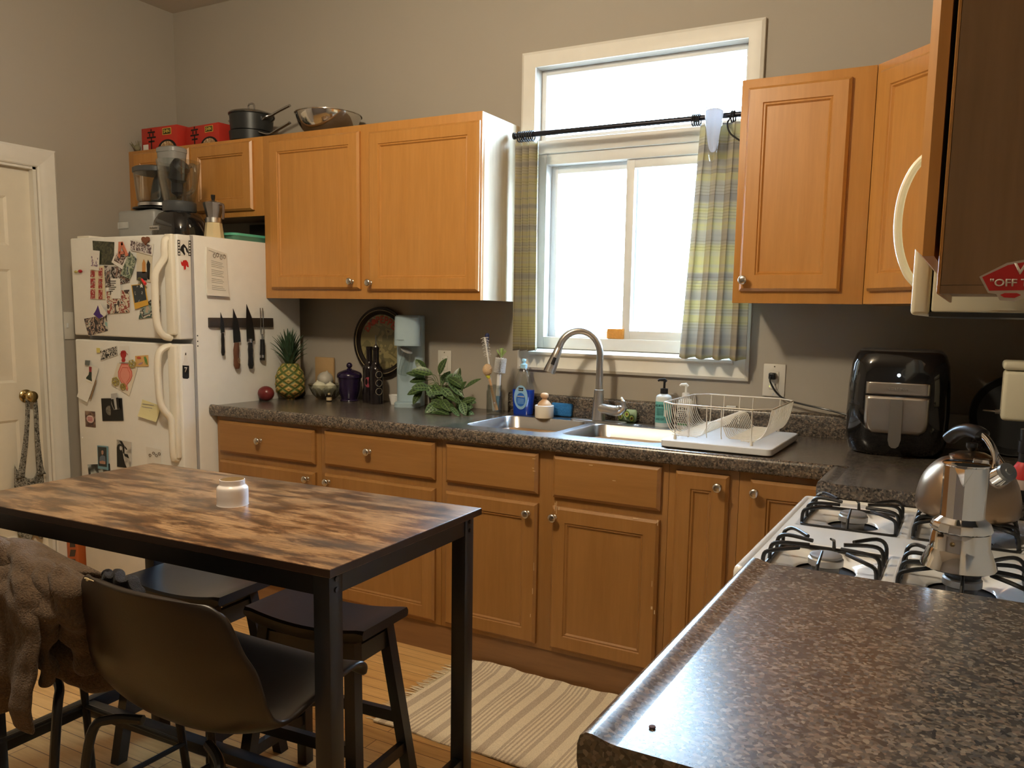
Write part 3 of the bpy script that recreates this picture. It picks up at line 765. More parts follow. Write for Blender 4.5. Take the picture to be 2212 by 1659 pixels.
b = B(); c_ = (-1.678, -0.79, 1.464)
c_ = Vector((c_[0], YF-.018, c_[2]))
b.sphere(c_+Vector((-.012,0,.012)), .009, (1.6,.6,1)); b.sphere(c_+Vector((0,0,0)), .008, (1,.8,1.8))
m_ = mk(b, 'body', P('olive_magnet', (.10,.09,.03), .5), thing('figure_magnet', 'green and red figurine magnet with a white star', 'magnet', c_))
t2 = m_.parent
mk(B().tube([c_+Vector((.006,-.004,.012)), c_+Vector((.030,-.004,-.010))], [.004,.007], 10), 'red_wing', P('bright_red', (.75,.04,.04), .4), t2)
b = B(); sp_ = []
for i in range(10):
    a = PI/2+2*PI*i/10; r_ = .009 if i % 2 == 0 else .0038; sp_.append((c_.x+.008+r_*math.cos(a)*1.3, c_.y-.006, c_.z-.018+r_*math.sin(a)))
mk(b.poly(sp_, (0,-.003,0)), 'star', WHITE, t2, sm=False)
card('photograph', 'tilted photo by the freezer handle, lower right', 'photo', [(-1.706, -0.778, 1.374), (-1.576, -0.778, 1.398), (-1.586, -0.778, 1.315), (-1.727, -0.778, 1.3)], PH('table', [(.03,.08,.07),(.60,.56,.48),(.02,.02,.02),(.25,.35,.32),(.5,.4,.3)], 23, 18), 2)
card('photograph', 'small portrait photo tucked beside the freezer handle', 'photo', [(-1.613, -0.779, 1.398), (-1.574, -0.779, 1.408), (-1.578, -0.779, 1.328), (-1.593, -0.779, 1.328)], PH('portrait', [(.12,.05,.03),(.65,.58,.45),(.05,.03,.02)], 33, 19), 3)
b = B(); g_ = (-2.14, -0.782, 1.513); g_ = Vector((g_[0], YF-.008, g_[2]))
t2 = thing('candy_magnet', 'red and yellow bottle-shaped magnet alone at left of freezer door', 'magnet', g_)
mk(B().sphere(g_+Vector((.014,0,.001)), .008, (1.7,.9,1)), 'red_end', P('magnet_red', (.40,.02,.03), .2), t2)
mk(B().sphere(g_+Vector((-.018,0,-.001)), .007, (1.6,.9,.9)), 'yellow_end', P('magnet_olive', (.45,.38,.12), .2), t2)
card('photograph', 'tilted party photo at bottom left of freezer door', 'photo', [(-2.125, -0.776, 1.293), (-1.957, -0.776, 1.316), (-1.954, -0.776, 1.241), (-2.098, -0.776, 1.213)], PH('party', [(.02,.015,.02),(.45,.32,.25),(.03,.02,.03),(.55,.5,.42),(.25,.45,.45)], 26, 21), 0)
o = card('paper_magnet', 'purple folded paper magnet above the party photo', 'magnet', [(-2.004, -0.79, 1.357), (-1.941, -0.79, 1.319), (-1.984, -0.79, 1.297), (-2.024, -0.79, 1.316)], P('purple_paper', (.05,.015,.16), .5), 6, curl=1)
b = B(); w0 = [(-2.002, -0.79, 1.367), (-1.984, -0.79, 1.366), (-1.965, -0.79, 1.346), (-1.939, -0.79, 1.322), (-1.944, -0.79, 1.313), (-1.975, -0.79, 1.3)]
b.poly([(x, YF-.012, z) for x, y, z in w0], (0,-.0008,0)); mk(b, 'white_fold', PAPER, o, sm=False)
# side faces of the doors (facing right)
def sidecard(name, label, cat, pts, mat, th=.0006, off=0):
    b = B(); b.poly([(FXR+.0003+off, y, z) for x, y, z in pts], (th,0,0)); cen = Vector(pts[0]); o = mk(b, name, mat, origin=cen, sm=False)
    return tag(o, label, cat)
o = sidecard('film_sticker', 'black and white film-strip sticker on freezer door edge', 'sticker', [(-1.462, -0.773, 1.644), (-1.462, -0.704, 1.645), (-1.462, -0.706, 1.579), (-1.462, -0.773, 1.576)], PAPER)
def sc(o, pts, mat, nm='ink', off=.0008): mk(B().poly([(FXR+off, y, z) for x, y, z in pts], (.0004,0,0)), nm, mat, o, sm=False)
sc(o, [(-1.462, -0.773, 1.643), (-1.462, -0.76, 1.643), (-1.462, -0.761, 1.577), (-1.462, -0.773, 1.577)], BLACKINK); sc(o, [(-1.462, -0.716, 1.645), (-1.462, -0.704, 1.645), (-1.462, -0.706, 1.579), (-1.462, -0.719, 1.579)], BLACKINK)
for i in range(5):
    sc(o, SQ(384.4+.15*i, 520.5+6.4*i, 2.8, 3.8), PAPER, 'hole', .0014); sc(o, SQ(408.2+.0*i, 522+6.3*i, 2.6, 3.8), PAPER, 'hole', .0014)
sc(o, [(-1.462, -0.743, 1.628), (-1.462, -0.736, 1.624), (-1.462, -0.722, 1.608), (-1.462, -0.718, 1.588), (-1.462, -0.728, 1.595), (-1.462, -0.734, 1.611), (-1.462, -0.741, 1.614), (-1.462, -0.74, 1.597), (-1.462, -0.735, 1.585), (-1.462, -0.74, 1.579), (-1.462, -0.749, 1.59), (-1.462, -0.761, 1.601), (-1.462, -0.755, 1.617)], BLACKINK)
o = sidecard('elephant_sticker', 'red elephant sticker below the film-strip sticker', 'sticker', [(-1.462, -0.762, 1.561), (-1.462, -0.71, 1.561), (-1.462, -0.714, 1.513), (-1.462, -0.747, 1.513)], PAPER)
sc(o, [(-1.462, -0.759, 1.556), (-1.462, -0.753, 1.548), (-1.462, -0.746, 1.558), (-1.462, -0.731, 1.56), (-1.462, -0.722, 1.55), (-1.462, -0.719, 1.53), (-1.462, -0.727, 1.53), (-1.462, -0.732, 1.538), (-1.462, -0.735, 1.52), (-1.462, -0.744, 1.517), (-1.462, -0.746, 1.533), (-1.462, -0.754, 1.534), (-1.462, -0.758, 1.542)], P('elephant_red', (.55,.02,.02), .5))
o = sidecard('bottle_sticker', 'black and white bottle sticker on the lower fridge door edge', 'sticker', [(-1.462, -0.753, 1.161), (-1.462, -0.746, 1.161), (-1.462, -0.741, 1.121), (-1.462, -0.731, 1.099), (-1.462, -0.733, 1.045), (-1.462, -0.742, 1.041), (-1.462, -0.768, 1.043), (-1.462, -0.774, 1.05), (-1.462, -0.772, 1.104), (-1.462, -0.759, 1.124)], PAPER)
sc(o, [(-1.462, -0.768, 1.104), (-1.462, -0.734, 1.101), (-1.462, -0.736, 1.048), (-1.462, -0.744, 1.043), (-1.462, -0.766, 1.046), (-1.462, -0.77, 1.052)], BLACKINK)
sc(o, [(-1.462, -0.751, 1.158), (-1.462, -0.747, 1.158), (-1.462, -0.747, 1.148), (-1.462, -0.753, 1.148)], BLACKINK)
text('7', .022, 'numeral', PAPER, o, (-1.461, -0.753, 1.084), (0,1,0), (0,0,1), bold=.02)
# note pad
o = thing('note_pad', 'tall white handwritten note pad with garland print on fridge side', 'note pad', (-1.46, -0.58, 1.512))
q4 = [(-1.462, -0.624, 1.625), (-1.462, -0.515, 1.603), (-1.462, -0.516, 1.408), (-1.462, -0.639, 1.411)]
def pf(u_, v_):
    a = Vector(q4[3]).lerp(Vector(q4[2]), u_); c = Vector(q4[0]).lerp(Vector(q4[1]), u_); p = a.lerp(c, v_); p.x = FXR + .006 + .012*(1-v_)**2; return p
b = B(); b.grid(pf, 3, 8); r = bmesh.ops.extrude_face_region(b.bm, geom=b.bm.faces[:])
for v in r['geom']:
    if isinstance(v, bmesh.types.BMVert): v.co.x -= .0055
mk(b, 'paper', P('note_paper', (.80,.77,.70), .8), o, sm=False)
INK = P('pencil_grey', (.40,.38,.35), .8)
b = B()
for i in range(17):
    if i in (4, 9, 13): continue
    v_ = .74 - i*.038; w_ = random.uniform(.5, .66)
    p0 = pf(.22, v_); p1 = pf(.22+w_, v_)
    b.poly([p0+Vector((.0008,0,0)), p1+Vector((.0008,0,0)), p1+Vector((.0008,0,.0018)), p0+Vector((.0008,0,.0018))], (.0003,0,0))
mk(b, 'handwriting', INK, o, sm=False)
b = B()
for i, (a, c) in enumerate(((.36,.865),(.52,.90),(.70,.87),(.86,.91))):
    p0 = pf(a, c); b.tube([p0+Vector((.0015, .006*math.cos(k*PI/5), .009*math.sin(k*PI/5))) for k in range(10)], .0012, 5, True)
b.tube([pf(.08,.945)+Vector((.0015,0,0)), pf(.5,.93)+Vector((.0015,0,0)), pf(.95,.945)+Vector((.0015,0,0))], .0006, 5)
mk(b, 'garland_print', P('garland_brown', (.16,.12,.09), .7), o)

# lower door
o = card('photograph', 'black and white crowd photo at top of lower fridge door', 'photo', [(-2.014, -0.777, 1.148), (-1.888, -0.777, 1.176), (-1.886, -0.777, 1.132), (-2.015, -0.777, 1.099)], PAPER, 1, (.02,.98,.05,.95), PH('crowd', [(.01,.01,.01),(.75,.72,.66),(.01,.01,.01),(.6,.58,.54),(.02,.02,.02)], 38, 25))
o = card('paper_magnet', 'tiny yellow magnet beside the crowd photo', 'magnet', [(-2.035, -0.779, 1.16), (-2.01, -0.779, 1.16), (-2.009, -0.779, 1.139), (-2.035, -0.779, 1.137)], P('pale_yellow', (.72,.62,.18), .5), 3)
o = card('card', 'white card with a dark red bust and arched words', 'card', [(-1.868, -0.779, 1.174), (-1.802, -0.779, 1.177), (-1.807, -0.779, 1.102), (-1.875, -0.779, 1.098)], PAPER, 2)
RB = P('bust_red', (.42,.02,.02), .5)
onc(o, 'bust', RB, [(-1.859, -0.779, 1.15), (-1.846, -0.779, 1.155), (-1.829, -0.779, 1.155), (-1.822, -0.779, 1.149), (-1.823, -0.779, 1.131), (-1.832, -0.779, 1.121), (-1.829, -0.779, 1.11), (-1.836, -0.779, 1.102), (-1.854, -0.779, 1.102), (-1.857, -0.779, 1.109), (-1.853, -0.779, 1.12), (-1.862, -0.779, 1.129)], 2)
pc = (-1.837, -0.78, 1.143)
for i, ch in enumerate('WELCOME RETURN'):
    if ch == ' ': continue
    a = PI*(.86 - .72*i/13); x_ = pc[0] + .0285*math.cos(a); z_ = pc[2] - .012 + .016*math.sin(a)
    text(ch, .0045, 'lettering', RB, o, (x_, YF-.0056, z_), (math.sin(a), 0, -math.cos(a)*.6), (math.cos(a)*.6, 0, math.sin(a)))
o = card('card', 'orange card with bean and crocodile doodles', 'card', [(-1.764, -0.778, 1.133), (-1.674, -0.778, 1.141), (-1.673, -0.778, 1.09), (-1.764, -0.778, 1.084)], P('orange_card', (.72,.45,.17), .6), 1)
onc(o, 'red_bean', P('bean_red', (.6,.10,.04), .5), [(-1.753, -0.779, 1.126), (-1.743, -0.779, 1.131), (-1.729, -0.779, 1.131), (-1.721, -0.779, 1.126), (-1.727, -0.779, 1.121), (-1.746, -0.779, 1.121)], 1)
onc(o, 'crocodile', P('croc_green', (.10,.25,.05), .5), [(-1.703, -0.779, 1.131), (-1.693, -0.779, 1.134), (-1.683, -0.779, 1.121), (-1.678, -0.779, 1.097), (-1.686, -0.779, 1.098), (-1.689, -0.779, 1.114), (-1.695, -0.779, 1.096), (-1.698, -0.779, 1.115)], 1)
onc(o, 'violet_fish', P('fish_violet', (.38,.25,.36), .5), [(-1.745, -0.779, 1.095), (-1.729, -0.779, 1.103), (-1.709, -0.779, 1.108), (-1.715, -0.779, 1.101), (-1.733, -0.779, 1.094)], 1)
o = card('card', 'tilted white card with a pink bulb-shaped drawing', 'card', [(-1.89, -0.778, 1.095), (-1.749, -0.778, 1.082), (-1.816, -0.778, 0.948), (-1.944, -0.778, 0.991)], P('card_cream', (.80,.74,.62), .7), 1)
PK = P('pink_print', (.80,.32,.25), .6); PKD = P('deep_pink', (.62,.12,.09), .6)
dpts = [(-1.861, -0.779, 1.095), (-1.807, -0.779, 1.096), (-1.805, -0.779, 1.082), (-1.788, -0.779, 1.062), (-1.787, -0.779, 1.041), (-1.801, -0.779, 1.019), (-1.826, -0.779, 0.998), (-1.821, -0.779, 0.983), (-1.827, -0.779, 0.969), (-1.842, -0.779, 0.986), (-1.872, -0.779, 1.009), (-1.888, -0.779, 1.034), (-1.888, -0.779, 1.055), (-1.875, -0.779, 1.075)]
onc(o, 'bulb_outline', PKD, dpts, 1)
cx_ = sum(p[0] for p in dpts)/len(dpts); cz_ = sum(p[2] for p in dpts)/len(dpts)
for sc_, mt, l in ((.9, PK, 1.3), (.72, PKD, 1.6), (.66, PK, 1.9)):
    onc(o, 'bulb_ring', mt, [(cx_+(p[0]-cx_)*sc_, 0, cz_+(p[2]-cz_)*sc_) for p in dpts], l)
GOLD = P('gold_magnet', (.45,.38,.10), .35, .4)
for c4, r4, lab in (((-1.781, -0.78, 1.097), .022, 'gold snowflake magnet beside the orange card'), ((-1.903, -0.78, 1.01), .024, 'gold snowflake magnet on left edge of bulb card'), ((-1.852, -0.78, 0.989), .018, 'small gold snowflake magnet at tip of the pink bulb')):
    b = B(); cc = Vector((c4[0], YF-.007, c4[2]))
    b.tube([cc+Vector((r4*math.cos(PI/3*k+.3)*1.15,0,r4*math.sin(PI/3*k+.3)*.85)) for k in range(6)], .0018, 6, True)
    for k in range(6):
        v_ = Vector((math.cos(PI/3*k+.3)*1.15,0,math.sin(PI/3*k+.3)*.85)); b.tube([cc, cc+v_*r4], .0016, 6)
        b.tube([cc+v_*r4*.55, cc+v_*r4*.55+Vector((math.cos(PI/3*k+1.2),0,math.sin(PI/3*k+1.2)))*r4*.3], .0013, 5)
    b.lathe([(.0001,-.006),(.004,-.006),(.004,0),(.0001,0)], cc, 10, M=Matrix.Rotation(-PI/2,4,'X'))
    tag(mk(b, 'snowflake_magnet', GOLD), lab, 'magnet', 'gold snowflake magnets')
o = card('greeting_card', 'folded white card with painted wine bottle, left of lower door', 'card', [(-2.124, -0.779, 1.085), (-2.025, -0.779, 1.065), (-2.106, -0.779, 0.9), (-2.183, -0.779, 0.922)], PAPER, 3, curl=1.2)
onc(o, 'bottle_print', P('bottle_green', (.012,.03,.018), .4), [(-2.094, -0.782, 1.047), (-2.076, -0.782, 1.046), (-2.078, -0.782, 1.016), (-2.075, -0.782, 0.998), (-2.126, -0.782, 0.914), (-2.151, -0.782, 0.922), (-2.118, -0.782, 1.018), (-2.1, -0.782, 1.031)], 3.6)
onc(o, 'capsule_print', P('capsule_red', (.30,.02,.03), .4), [(-2.094, -0.782, 1.07), (-2.074, -0.782, 1.069), (-2.077, -0.782, 1.044), (-2.094, -0.782, 1.046)], 3.8)
onc(o, 'label_print', P('label_cream', (.74,.68,.50), .6), [(-2.122, -0.782, 1.001), (-2.077, -0.782, 0.994), (-2.102, -0.782, 0.945), (-2.138, -0.782, 0.953)], 4)
onc(o, 'handwritten_words', P('words_brown', (.35,.22,.12), .6), [(-2.047, -0.782, 1.01), (-2.04, -0.782, 1.008), (-2.092, -0.782, 0.914), (-2.1, -0.782, 0.916)], 3.8)
card('stone_magnet', 'small dark grey square magnet above the wine bottle card', 'magnet', [(-2.114, -0.785, 1.099), (-2.083, -0.785, 1.099), (-2.09, -0.785, 1.075), (-2.118, -0.785, 1.077)], P('slate_magnet', (.15,.17,.17), .5), 5, th=.004)
o = card('photograph', 'black photo of a half moon on lower fridge door', 'photo', [(-2.022, -0.777, 0.923), (-1.869, -0.777, 0.934), (-1.865, -0.777, 0.829), (-2.019, -0.777, 0.816)], BLACKINK, 1)
mo = [(-1.959, -0.778, 0.87)]
def moon(): return [(mo[0][0]+.033*math.cos(PI/2+PI*k/12)*.9, 0, mo[0][2]+.0235*math.sin(PI/2+PI*k/12)) for k in range(13)] + [(mo[0][0]+.006*math.cos(-PI/2+PI*k/8), 0, mo[0][2]+.0235*math.sin(-PI/2+PI*k/8)) for k in range(1,8)]
onc(o, 'moon', PH('moon', [(.12,.11,.09),(.22,.21,.18)], 90, 3), moon(), 1)
o = card('photo_magnet', 'cut-out magnet of two people in dark suits over moon photo', 'magnet', [(-1.941, -0.781, 0.95), (-1.898, -0.781, 0.957), (-1.884, -0.781, 0.882), (-1.925, -0.781, 0.876), (-1.941, -0.781, 0.902)], P('silver_print', (.50,.50,.50), .4), 4)
onc(o, 'dark_suit', BLACKINK, [(-1.94, -0.782, 0.924), (-1.923, -0.782, 0.927), (-1.914, -0.782, 0.88), (-1.921, -0.782, 0.878), (-1.935, -0.782, 0.902)], 4); onc(o, 'dark_suit', BLACKINK, [(-1.904, -0.782, 0.934), (-1.887, -0.782, 0.936), (-1.883, -0.782, 0.883), (-1.898, -0.782, 0.881)], 4)
o = card('sticky_note', 'pale yellow handwritten sticky note on lower fridge door', 'note', [(-1.724, -0.78, 0.938), (-1.601, -0.78, 0.917), (-1.622, -0.78, 0.843), (-1.748, -0.78, 0.86)], P('sticky_yellow', (.80,.74,.42), .7), 2, curl=1)
for i in range(5):
    onc(o, 'handwriting', INK, ZL(905-i*8, 772+i*34, 130-i*12, 7, 20), 2.8)
o = card('sticker', 'brown square sticker with pale pink round label', 'sticker', [(-2.152, -0.777, 0.854), (-2.075, -0.777, 0.856), (-2.075, -0.777, 0.78), (-2.153, -0.777, 0.778)], PH('brownart', [(.05,.02,.02),(.14,.07,.05),(.30,.2,.14)], 40, 30), 0)
pk = (-2.112, -0.778, 0.818)
onc(o, 'round_label', P('label_pink', (.72,.56,.55), .6), [(pk[0]+.028*math.cos(2*PI*k/20), 0, pk[2]+.0185*math.sin(2*PI*k/20)) for k in range(20)], 0)
for i in range(3): onc(o, 'lettering', P('label_red', (.55,.12,.14), .6), [(pk[0]-.018, 0, pk[2]+.008-i*.007), (pk[0]+.018, 0, pk[2]+.008-i*.007), (pk[0]+.018, 0, pk[2]+.0045-i*.007), (pk[0]-.018, 0, pk[2]+.0045-i*.007)], .5)
tag(mk(B().sphere((-2.177, -0.779, 0.723), .0035), 'round_magnet', WHITE), 'tiny white round magnet alone on lower fridge door', 'magnet')
o = card('trading_card', 'blue card picturing person with folded arms in blue shirt', 'card', [(-2.065, -0.778, 0.695), (-1.984, -0.778, 0.698), (-1.989, -0.778, 0.583), (-2.067, -0.778, 0.583)], P('card_blue', (.16,.33,.42), .4), 2, (.06,.86,.12,.95), P('card_dark', (.03,.035,.035), .4))
onc(o, 'head', P('skin_print', (.45,.27,.2), .6), [(p[0], 0, p[2]) for p in [(-2.033, -0.78, 0.672), (-2.023, -0.78, 0.676), (-2.016, -0.78, 0.671), (-2.018, -0.78, 0.659), (-2.027, -0.78, 0.653), (-2.033, -0.78, 0.659)]], 2.6)
onc(o, 'shirt', P('shirt_print', (.14,.18,.24), .6), [(-2.046, -0.78, 0.642), (-2.028, -0.78, 0.652), (-2.006, -0.78, 0.649), (-2.003, -0.78, 0.626), (-2.009, -0.78, 0.611), (-2.045, -0.78, 0.61), (-2.051, -0.78, 0.623)], 2.6)
onc(o, 'arms', P('arm_print', (.48,.28,.2), .6), [(-2.051, -0.78, 0.619), (-2.027, -0.78, 0.626), (-2.004, -0.78, 0.623), (-2.006, -0.78, 0.61), (-2.047, -0.78, 0.609)], 2.9)
o = card('photograph', 'black and white portrait photo above the table corner', 'photo', [(-1.921, -0.777, 0.736), (-1.816, -0.777, 0.733), (-1.826, -0.777, 0.608), (-1.927, -0.777, 0.605)], PH('bw', [(.60,.58,.54),(.62,.6,.56),(.3,.29,.27)], 20, 33), 1)
onc(o, 'dark_figure', BLACKINK, [(-1.921, -0.778, 0.698), (-1.912, -0.778, 0.713), (-1.894, -0.778, 0.719), (-1.879, -0.778, 0.71), (-1.886, -0.778, 0.693), (-1.878, -0.778, 0.676), (-1.874, -0.778, 0.651), (-1.866, -0.778, 0.628), (-1.853, -0.778, 0.608), (-1.924, -0.778, 0.607)], 1)
onc(o, 'face', P('bw_face', (.62,.6,.56), .6), [(-1.898, -0.778, 0.706), (-1.885, -0.778, 0.709), (-1.882, -0.778, 0.696), (-1.891, -0.778, 0.687), (-1.899, -0.778, 0.693)], 1.4)
for q in ([(-1.9, -0.778, 0.733), (-1.881, -0.778, 0.732), (-1.864, -0.778, 0.711), (-1.867, -0.778, 0.671), (-1.878, -0.778, 0.678), (-1.879, -0.778, 0.706)], [(-1.869, -0.778, 0.675), (-1.843, -0.778, 0.673), (-1.835, -0.778, 0.655), (-1.849, -0.778, 0.659), (-1.867, -0.778, 0.663)], [(-1.861, -0.778, 0.711), (-1.844, -0.778, 0.697), (-1.853, -0.778, 0.694), (-1.863, -0.778, 0.703)]): onc(o, 'branch', BLACKINK, q, 1)
o = card('card', 'white card with garland of round ornaments, right of portrait photo', 'card', [(-1.713, -0.777, 0.721), (-1.611, -0.777, 0.718), (-1.619, -0.777, 0.63), (-1.706, -0.777, 0.621)], PAPER, 1)
for cpt in ((-1.685, -0.779, 0.685), (-1.66, -0.779, 0.697), (-1.642, -0.779, 0.688), (-1.621, -0.779, 0.698)):
    b = B(); b.tube([(cpt[0]+.008*math.cos(k*PI/5), YF-.0042, cpt[2]+.0055*math.sin(k*PI/5)) for k in range(10)], .0012, 5, True); mk(b, 'ornament', P('garland_brown', (.16,.12,.09), .7), o)
card('photograph', 'dark photo lowest on fridge door behind the table edge', 'photo', [(-2.151, -0.777, 0.593), (-1.982, -0.777, 0.615), (-1.979, -0.777, 0.56), (-2.145, -0.777, 0.533)], PH('darkphoto', [(.02,.022,.022),(.05,.06,.06),(.45,.5,.5)], 25, 36), 0)

# magnetic knife bar and what hangs from it
XS_ = FXR
t = tag(mk(B().box(XS_+.0005, XS_+.014, -.626, -.247, 1.268, 1.312, .002), 'magnetic_knife_rack', P('dark_walnut', (.040,.030,.022), .45)), 'dark magnetic knife bar on the side of the fridge', 'knife rack')
KST = P('knife_steel', (.16,.155,.15), .3, 1)
def knife(yc, ztip, zb, zend, w, label, hmat, tang=0, hw=.012):
    t = thing('kitchen_knife', label, 'knife', (XS_+.018, yc, zend), 'knives on the magnetic bar')
    bl = [(yc-w*.35, ztip), (yc+w*.25, ztip-(ztip-zb)*.35), (yc+w*.5, ztip-(ztip-zb)*.7), (yc+w*.55, zb+.004), (yc-w*.40, zb), (yc-w*.45, ztip-(ztip-zb)*.5)]
    mk(B().prism(bl, 'x', XS_+.0152, XS_+.0172), 'blade', KST, t, sm=False)
    b = B(); n = 7; pts = [(XS_+.0165, yc+tang*math.sin(PI*i/n)*.004, zb-(zb-zend)*i/n) for i in range(n+1)]
    b.tube(pts, [hw*.75, hw*.85, hw, hw*.95, hw*.9, hw, hw*1.1, hw*.7], 10); mk(b, 'handle', hmat, t)
    return t
knife(-.560, 1.336, 1.243, 1.140, .022, 'smallest knife, black handled, leftmost on the magnetic bar', BLACK, hw=.008)
k = knife(-.480, 1.354, 1.197, 1.076, .044, 'knife with reddish brown wooden handle on the magnetic bar', P('rosewood', (.12,.045,.020), .35), -1, .014)
mk(B().tube([(XS_+.031, -.480+.006*math.cos(2*PI*i/12), 1.115+.012*math.sin(2*PI*i/12)) for i in range(12)], .001, 5, True), 'engraving', P('engraving', (.35,.25,.12), .5), k)
k = knife(-.398, 1.376, 1.200, 1.072, .050, 'large chef knife with black riveted handle', BLACK, 0, .0125)
b = B()
for z in (1.175, 1.135, 1.095): b.sphere((XS_+.0285, -.398, z), .0022, u=8, v=6)
mk(b, 'rivets', STEEL, k); mk(B().tube([(XS_+.0165,-.398,1.214),(XS_+.0165,-.398,1.196)], .0125, 12), 'bolster', STEEL, k)
t = thing('carving_fork', 'two-pronged carving fork, rightmost on the magnetic bar', 'fork', (XS_+.018, -.323, 1.109))
b = B()
for s_ in (-1, 1): b.tube(smooth([(XS_+.0165,-.323+s_*.003,1.228),(XS_+.0165,-.323+s_*.009,1.245),(XS_+.0165,-.323+s_*.008,1.30),(XS_+.0165,-.325+s_*.007,1.360)], 4), .0022, 8)
b.tube([(XS_+.0165,-.323,1.236),(XS_+.0165,-.323,1.205)], .005, 10); mk(b, 'prongs', STEEL, t)
mk(B().tube([(XS_+.0165,-.323,1.21),(XS_+.0165,-.323,1.16),(XS_+.0165,-.325,1.135)], [.0105,.012,.0125], 12), 'handle', BLACK, t)
mk(B().tube([(XS_+.0165,-.325,1.135),(XS_+.0165,-.325,1.122)], .0128, 12), 'band', STEEL, t)
mk(B().tube([(XS_+.0165,-.325,1.122),(XS_+.0165,-.326,1.109)], .0125, 12), 'cap', BLACK, t)

# ------------------------------------------------------------------ on top of the fridge
FT = 1.6725
t = thing('food_processor', 'grey food processor with clear bowl on top of the fridge', 'food processor', (-1.98, -.50, FT))
mk(B().box(-2.105, -1.84, -.60, -.38, FT, 1.812, .02, 4), 'base', GREYP, t)
mk(B().box(-2.095, -2.020, -.6025, -.5995, 1.725, 1.758, .004), 'control_panel', P('panel_light', (.45,.45,.43), .4), t)
pc_ = (-1.928, -.49, 0)
mk(B().lathe([(.085,1.8125),(.125,1.818),(.125,1.823),(.085,1.828)], pc_, 32), 'lower_collar', BLACK, t)
mk(B().lathe([(.092,1.8285),(.100,1.832),(.100,1.846),(.094,1.850)], pc_, 32), 'metal_ring', STEEL, t)
mk(B().lathe([(.092,1.8505),(.100,1.86),(.108,1.93),(.112,1.985),(.115,1.986),(.111,1.93),(.1035,1.86),(.096,1.8505)], pc_, 40), 'bowl', JARGL, t)
mk(B().lathe([(.117,1.9865),(.120,1.989),(.120,2.008),(.110,2.014),(.0001,2.016)], pc_, 40), 'lid', DGREY, t)
mk(B().lathe([(.038,1.8515),(.045,1.87),(.036,1.93),(.026,1.97),(.018,1.985)], pc_, 20), 'blade_hub', DGREY, t)
mk(B().loft([rr(-1.865,-.47,.058,.045,.03,2.0165), rr(-1.862,-.47,.064,.048,.03,2.085), rr(-1.862,-.47,.066,.05,.03,2.087), rr(-1.862,-.47,.066,.05,.03,2.105), rr(-1.862,-.47,.055,.04,.03,2.112)]), 'feed_tube', GREYP, t)
t = thing('blender', 'black blender with clear jar on top of the fridge', 'blender', (-1.70, -.565, FT))
bc = (-1.70, -.565, 0)
mk(B().loft([rr(-1.70,-.565,.108,.092,.05,FT), rr(-1.70,-.565,.110,.095,.05,FT+.02), rr(-1.70,-.565,.102,.088,.05,FT+.075), rr(-1.70,-.565,.085,.075,.05,FT+.108), rr(-1.70,-.565,.070,.065,.05,FT+.118)]), 'base', BLKG, t)
mk(B().box(-1.790, -1.725, -.6625, -.655, FT+.030, FT+.052, .003), 'name_plate', P('plate_silver', (.5,.5,.5), .3, 1), t)
text('KitchenAid', .008, 'lettering', BLACKINK, t, (-1.7575,-.6635,FT+.041), w=.05)
mk(B().lathe([(.070,1.7915),(.074,1.80),(.074,1.832),(.068,1.838)], bc, 32), 'collar', DGREY, t)
mk(B().lathe([(.064,1.8385),(.070,1.86),(.085,1.95),(.093,2.02),(.0955,2.02),(.088,1.95),(.073,1.86),(.068,1.8385)], bc, 36), 'jar', JARGL, t)
mk(B().tube(smooth([(-1.612,-.585,1.985),(-1.572,-.592,1.990),(-1.556,-.594,1.972),(-1.558,-.594,1.92),(-1.572,-.592,1.885),(-1.600,-.588,1.870),(-1.624,-.584,1.868)], 4), .0095, 12), 'jar_handle', JARGL, t)
o = mk(B().tube(smooth([(-1.700,-.565,1.855),(-1.712,-.565,1.88),(-1.705,-.568,1.94),(-1.688,-.57,1.985),(-1.66,-.572,2.004)], 4), [.004]+[.012]*3+[.026]*4+[.040]*4+[.042]*3+[.030,.022], 14), 'tamper', BLACK, t)
t = thing('moka_pot', 'small cream and silver stovetop coffee pot on the fridge top', 'coffee pot', (-1.606, -.53, FT))
Mk = Matrix.Identity(4); mc = (-1.606, -.655, 0)
t.location = (-1.530, -.52, FT); ROOT[t.name] = Vector(t.location); mc = (-1.530, -.52, 0)
mk(B().lathe([(.043,FT),(.044,FT+.004),(.036,FT+.070)], mc, 8), 'boiler', P('moka_cream', (.72,.60,.36), .35, .2), t, ang=20)
mk(B().lathe([(.036,FT+.0705),(.036,FT+.092)], mc, 24), 'threaded_ring', ALU, t)
mk(B().lathe([(.030,FT+.0925),(.046,FT+.158),(.044,FT+.160),(.020,FT+.168),(.0001,FT+.169)], mc, 8), 'upper_chamber', ALU, t, ang=20)
mk(B().lathe([(.006,FT+.1695),(.009,FT+.180),(.010,FT+.195),(.0001,FT+.197)], mc, 12), 'lid_knob', BLACK, t)
mk(B().tube(smooth([(mc[0]+.040,mc[1],FT+.150),(mc[0]+.062,mc[1],FT+.148),(mc[0]+.066,mc[1],FT+.120),(mc[0]+.060,mc[1],FT+.085)], 4), .006, 10), 'handle', P('smoky_handle', (.12,.08,.06), .3), t)
o = thing('glass_dish', 'teal lidded glass dish at right on the fridge top', 'dish', (-1.575, -.30, FT))
mk(B().loft([rr(-1.595,-.33,.105,.10,.03,FT), rr(-1.595,-.33,.115,.11,.03,FT+.022), rr(-1.595,-.33,.112,.107,.03,FT+.022), rr(-1.595,-.33,.102,.097,.03,FT+.003)]), 'dish', P('green_glass', (.10,.25,.17), .15), o)
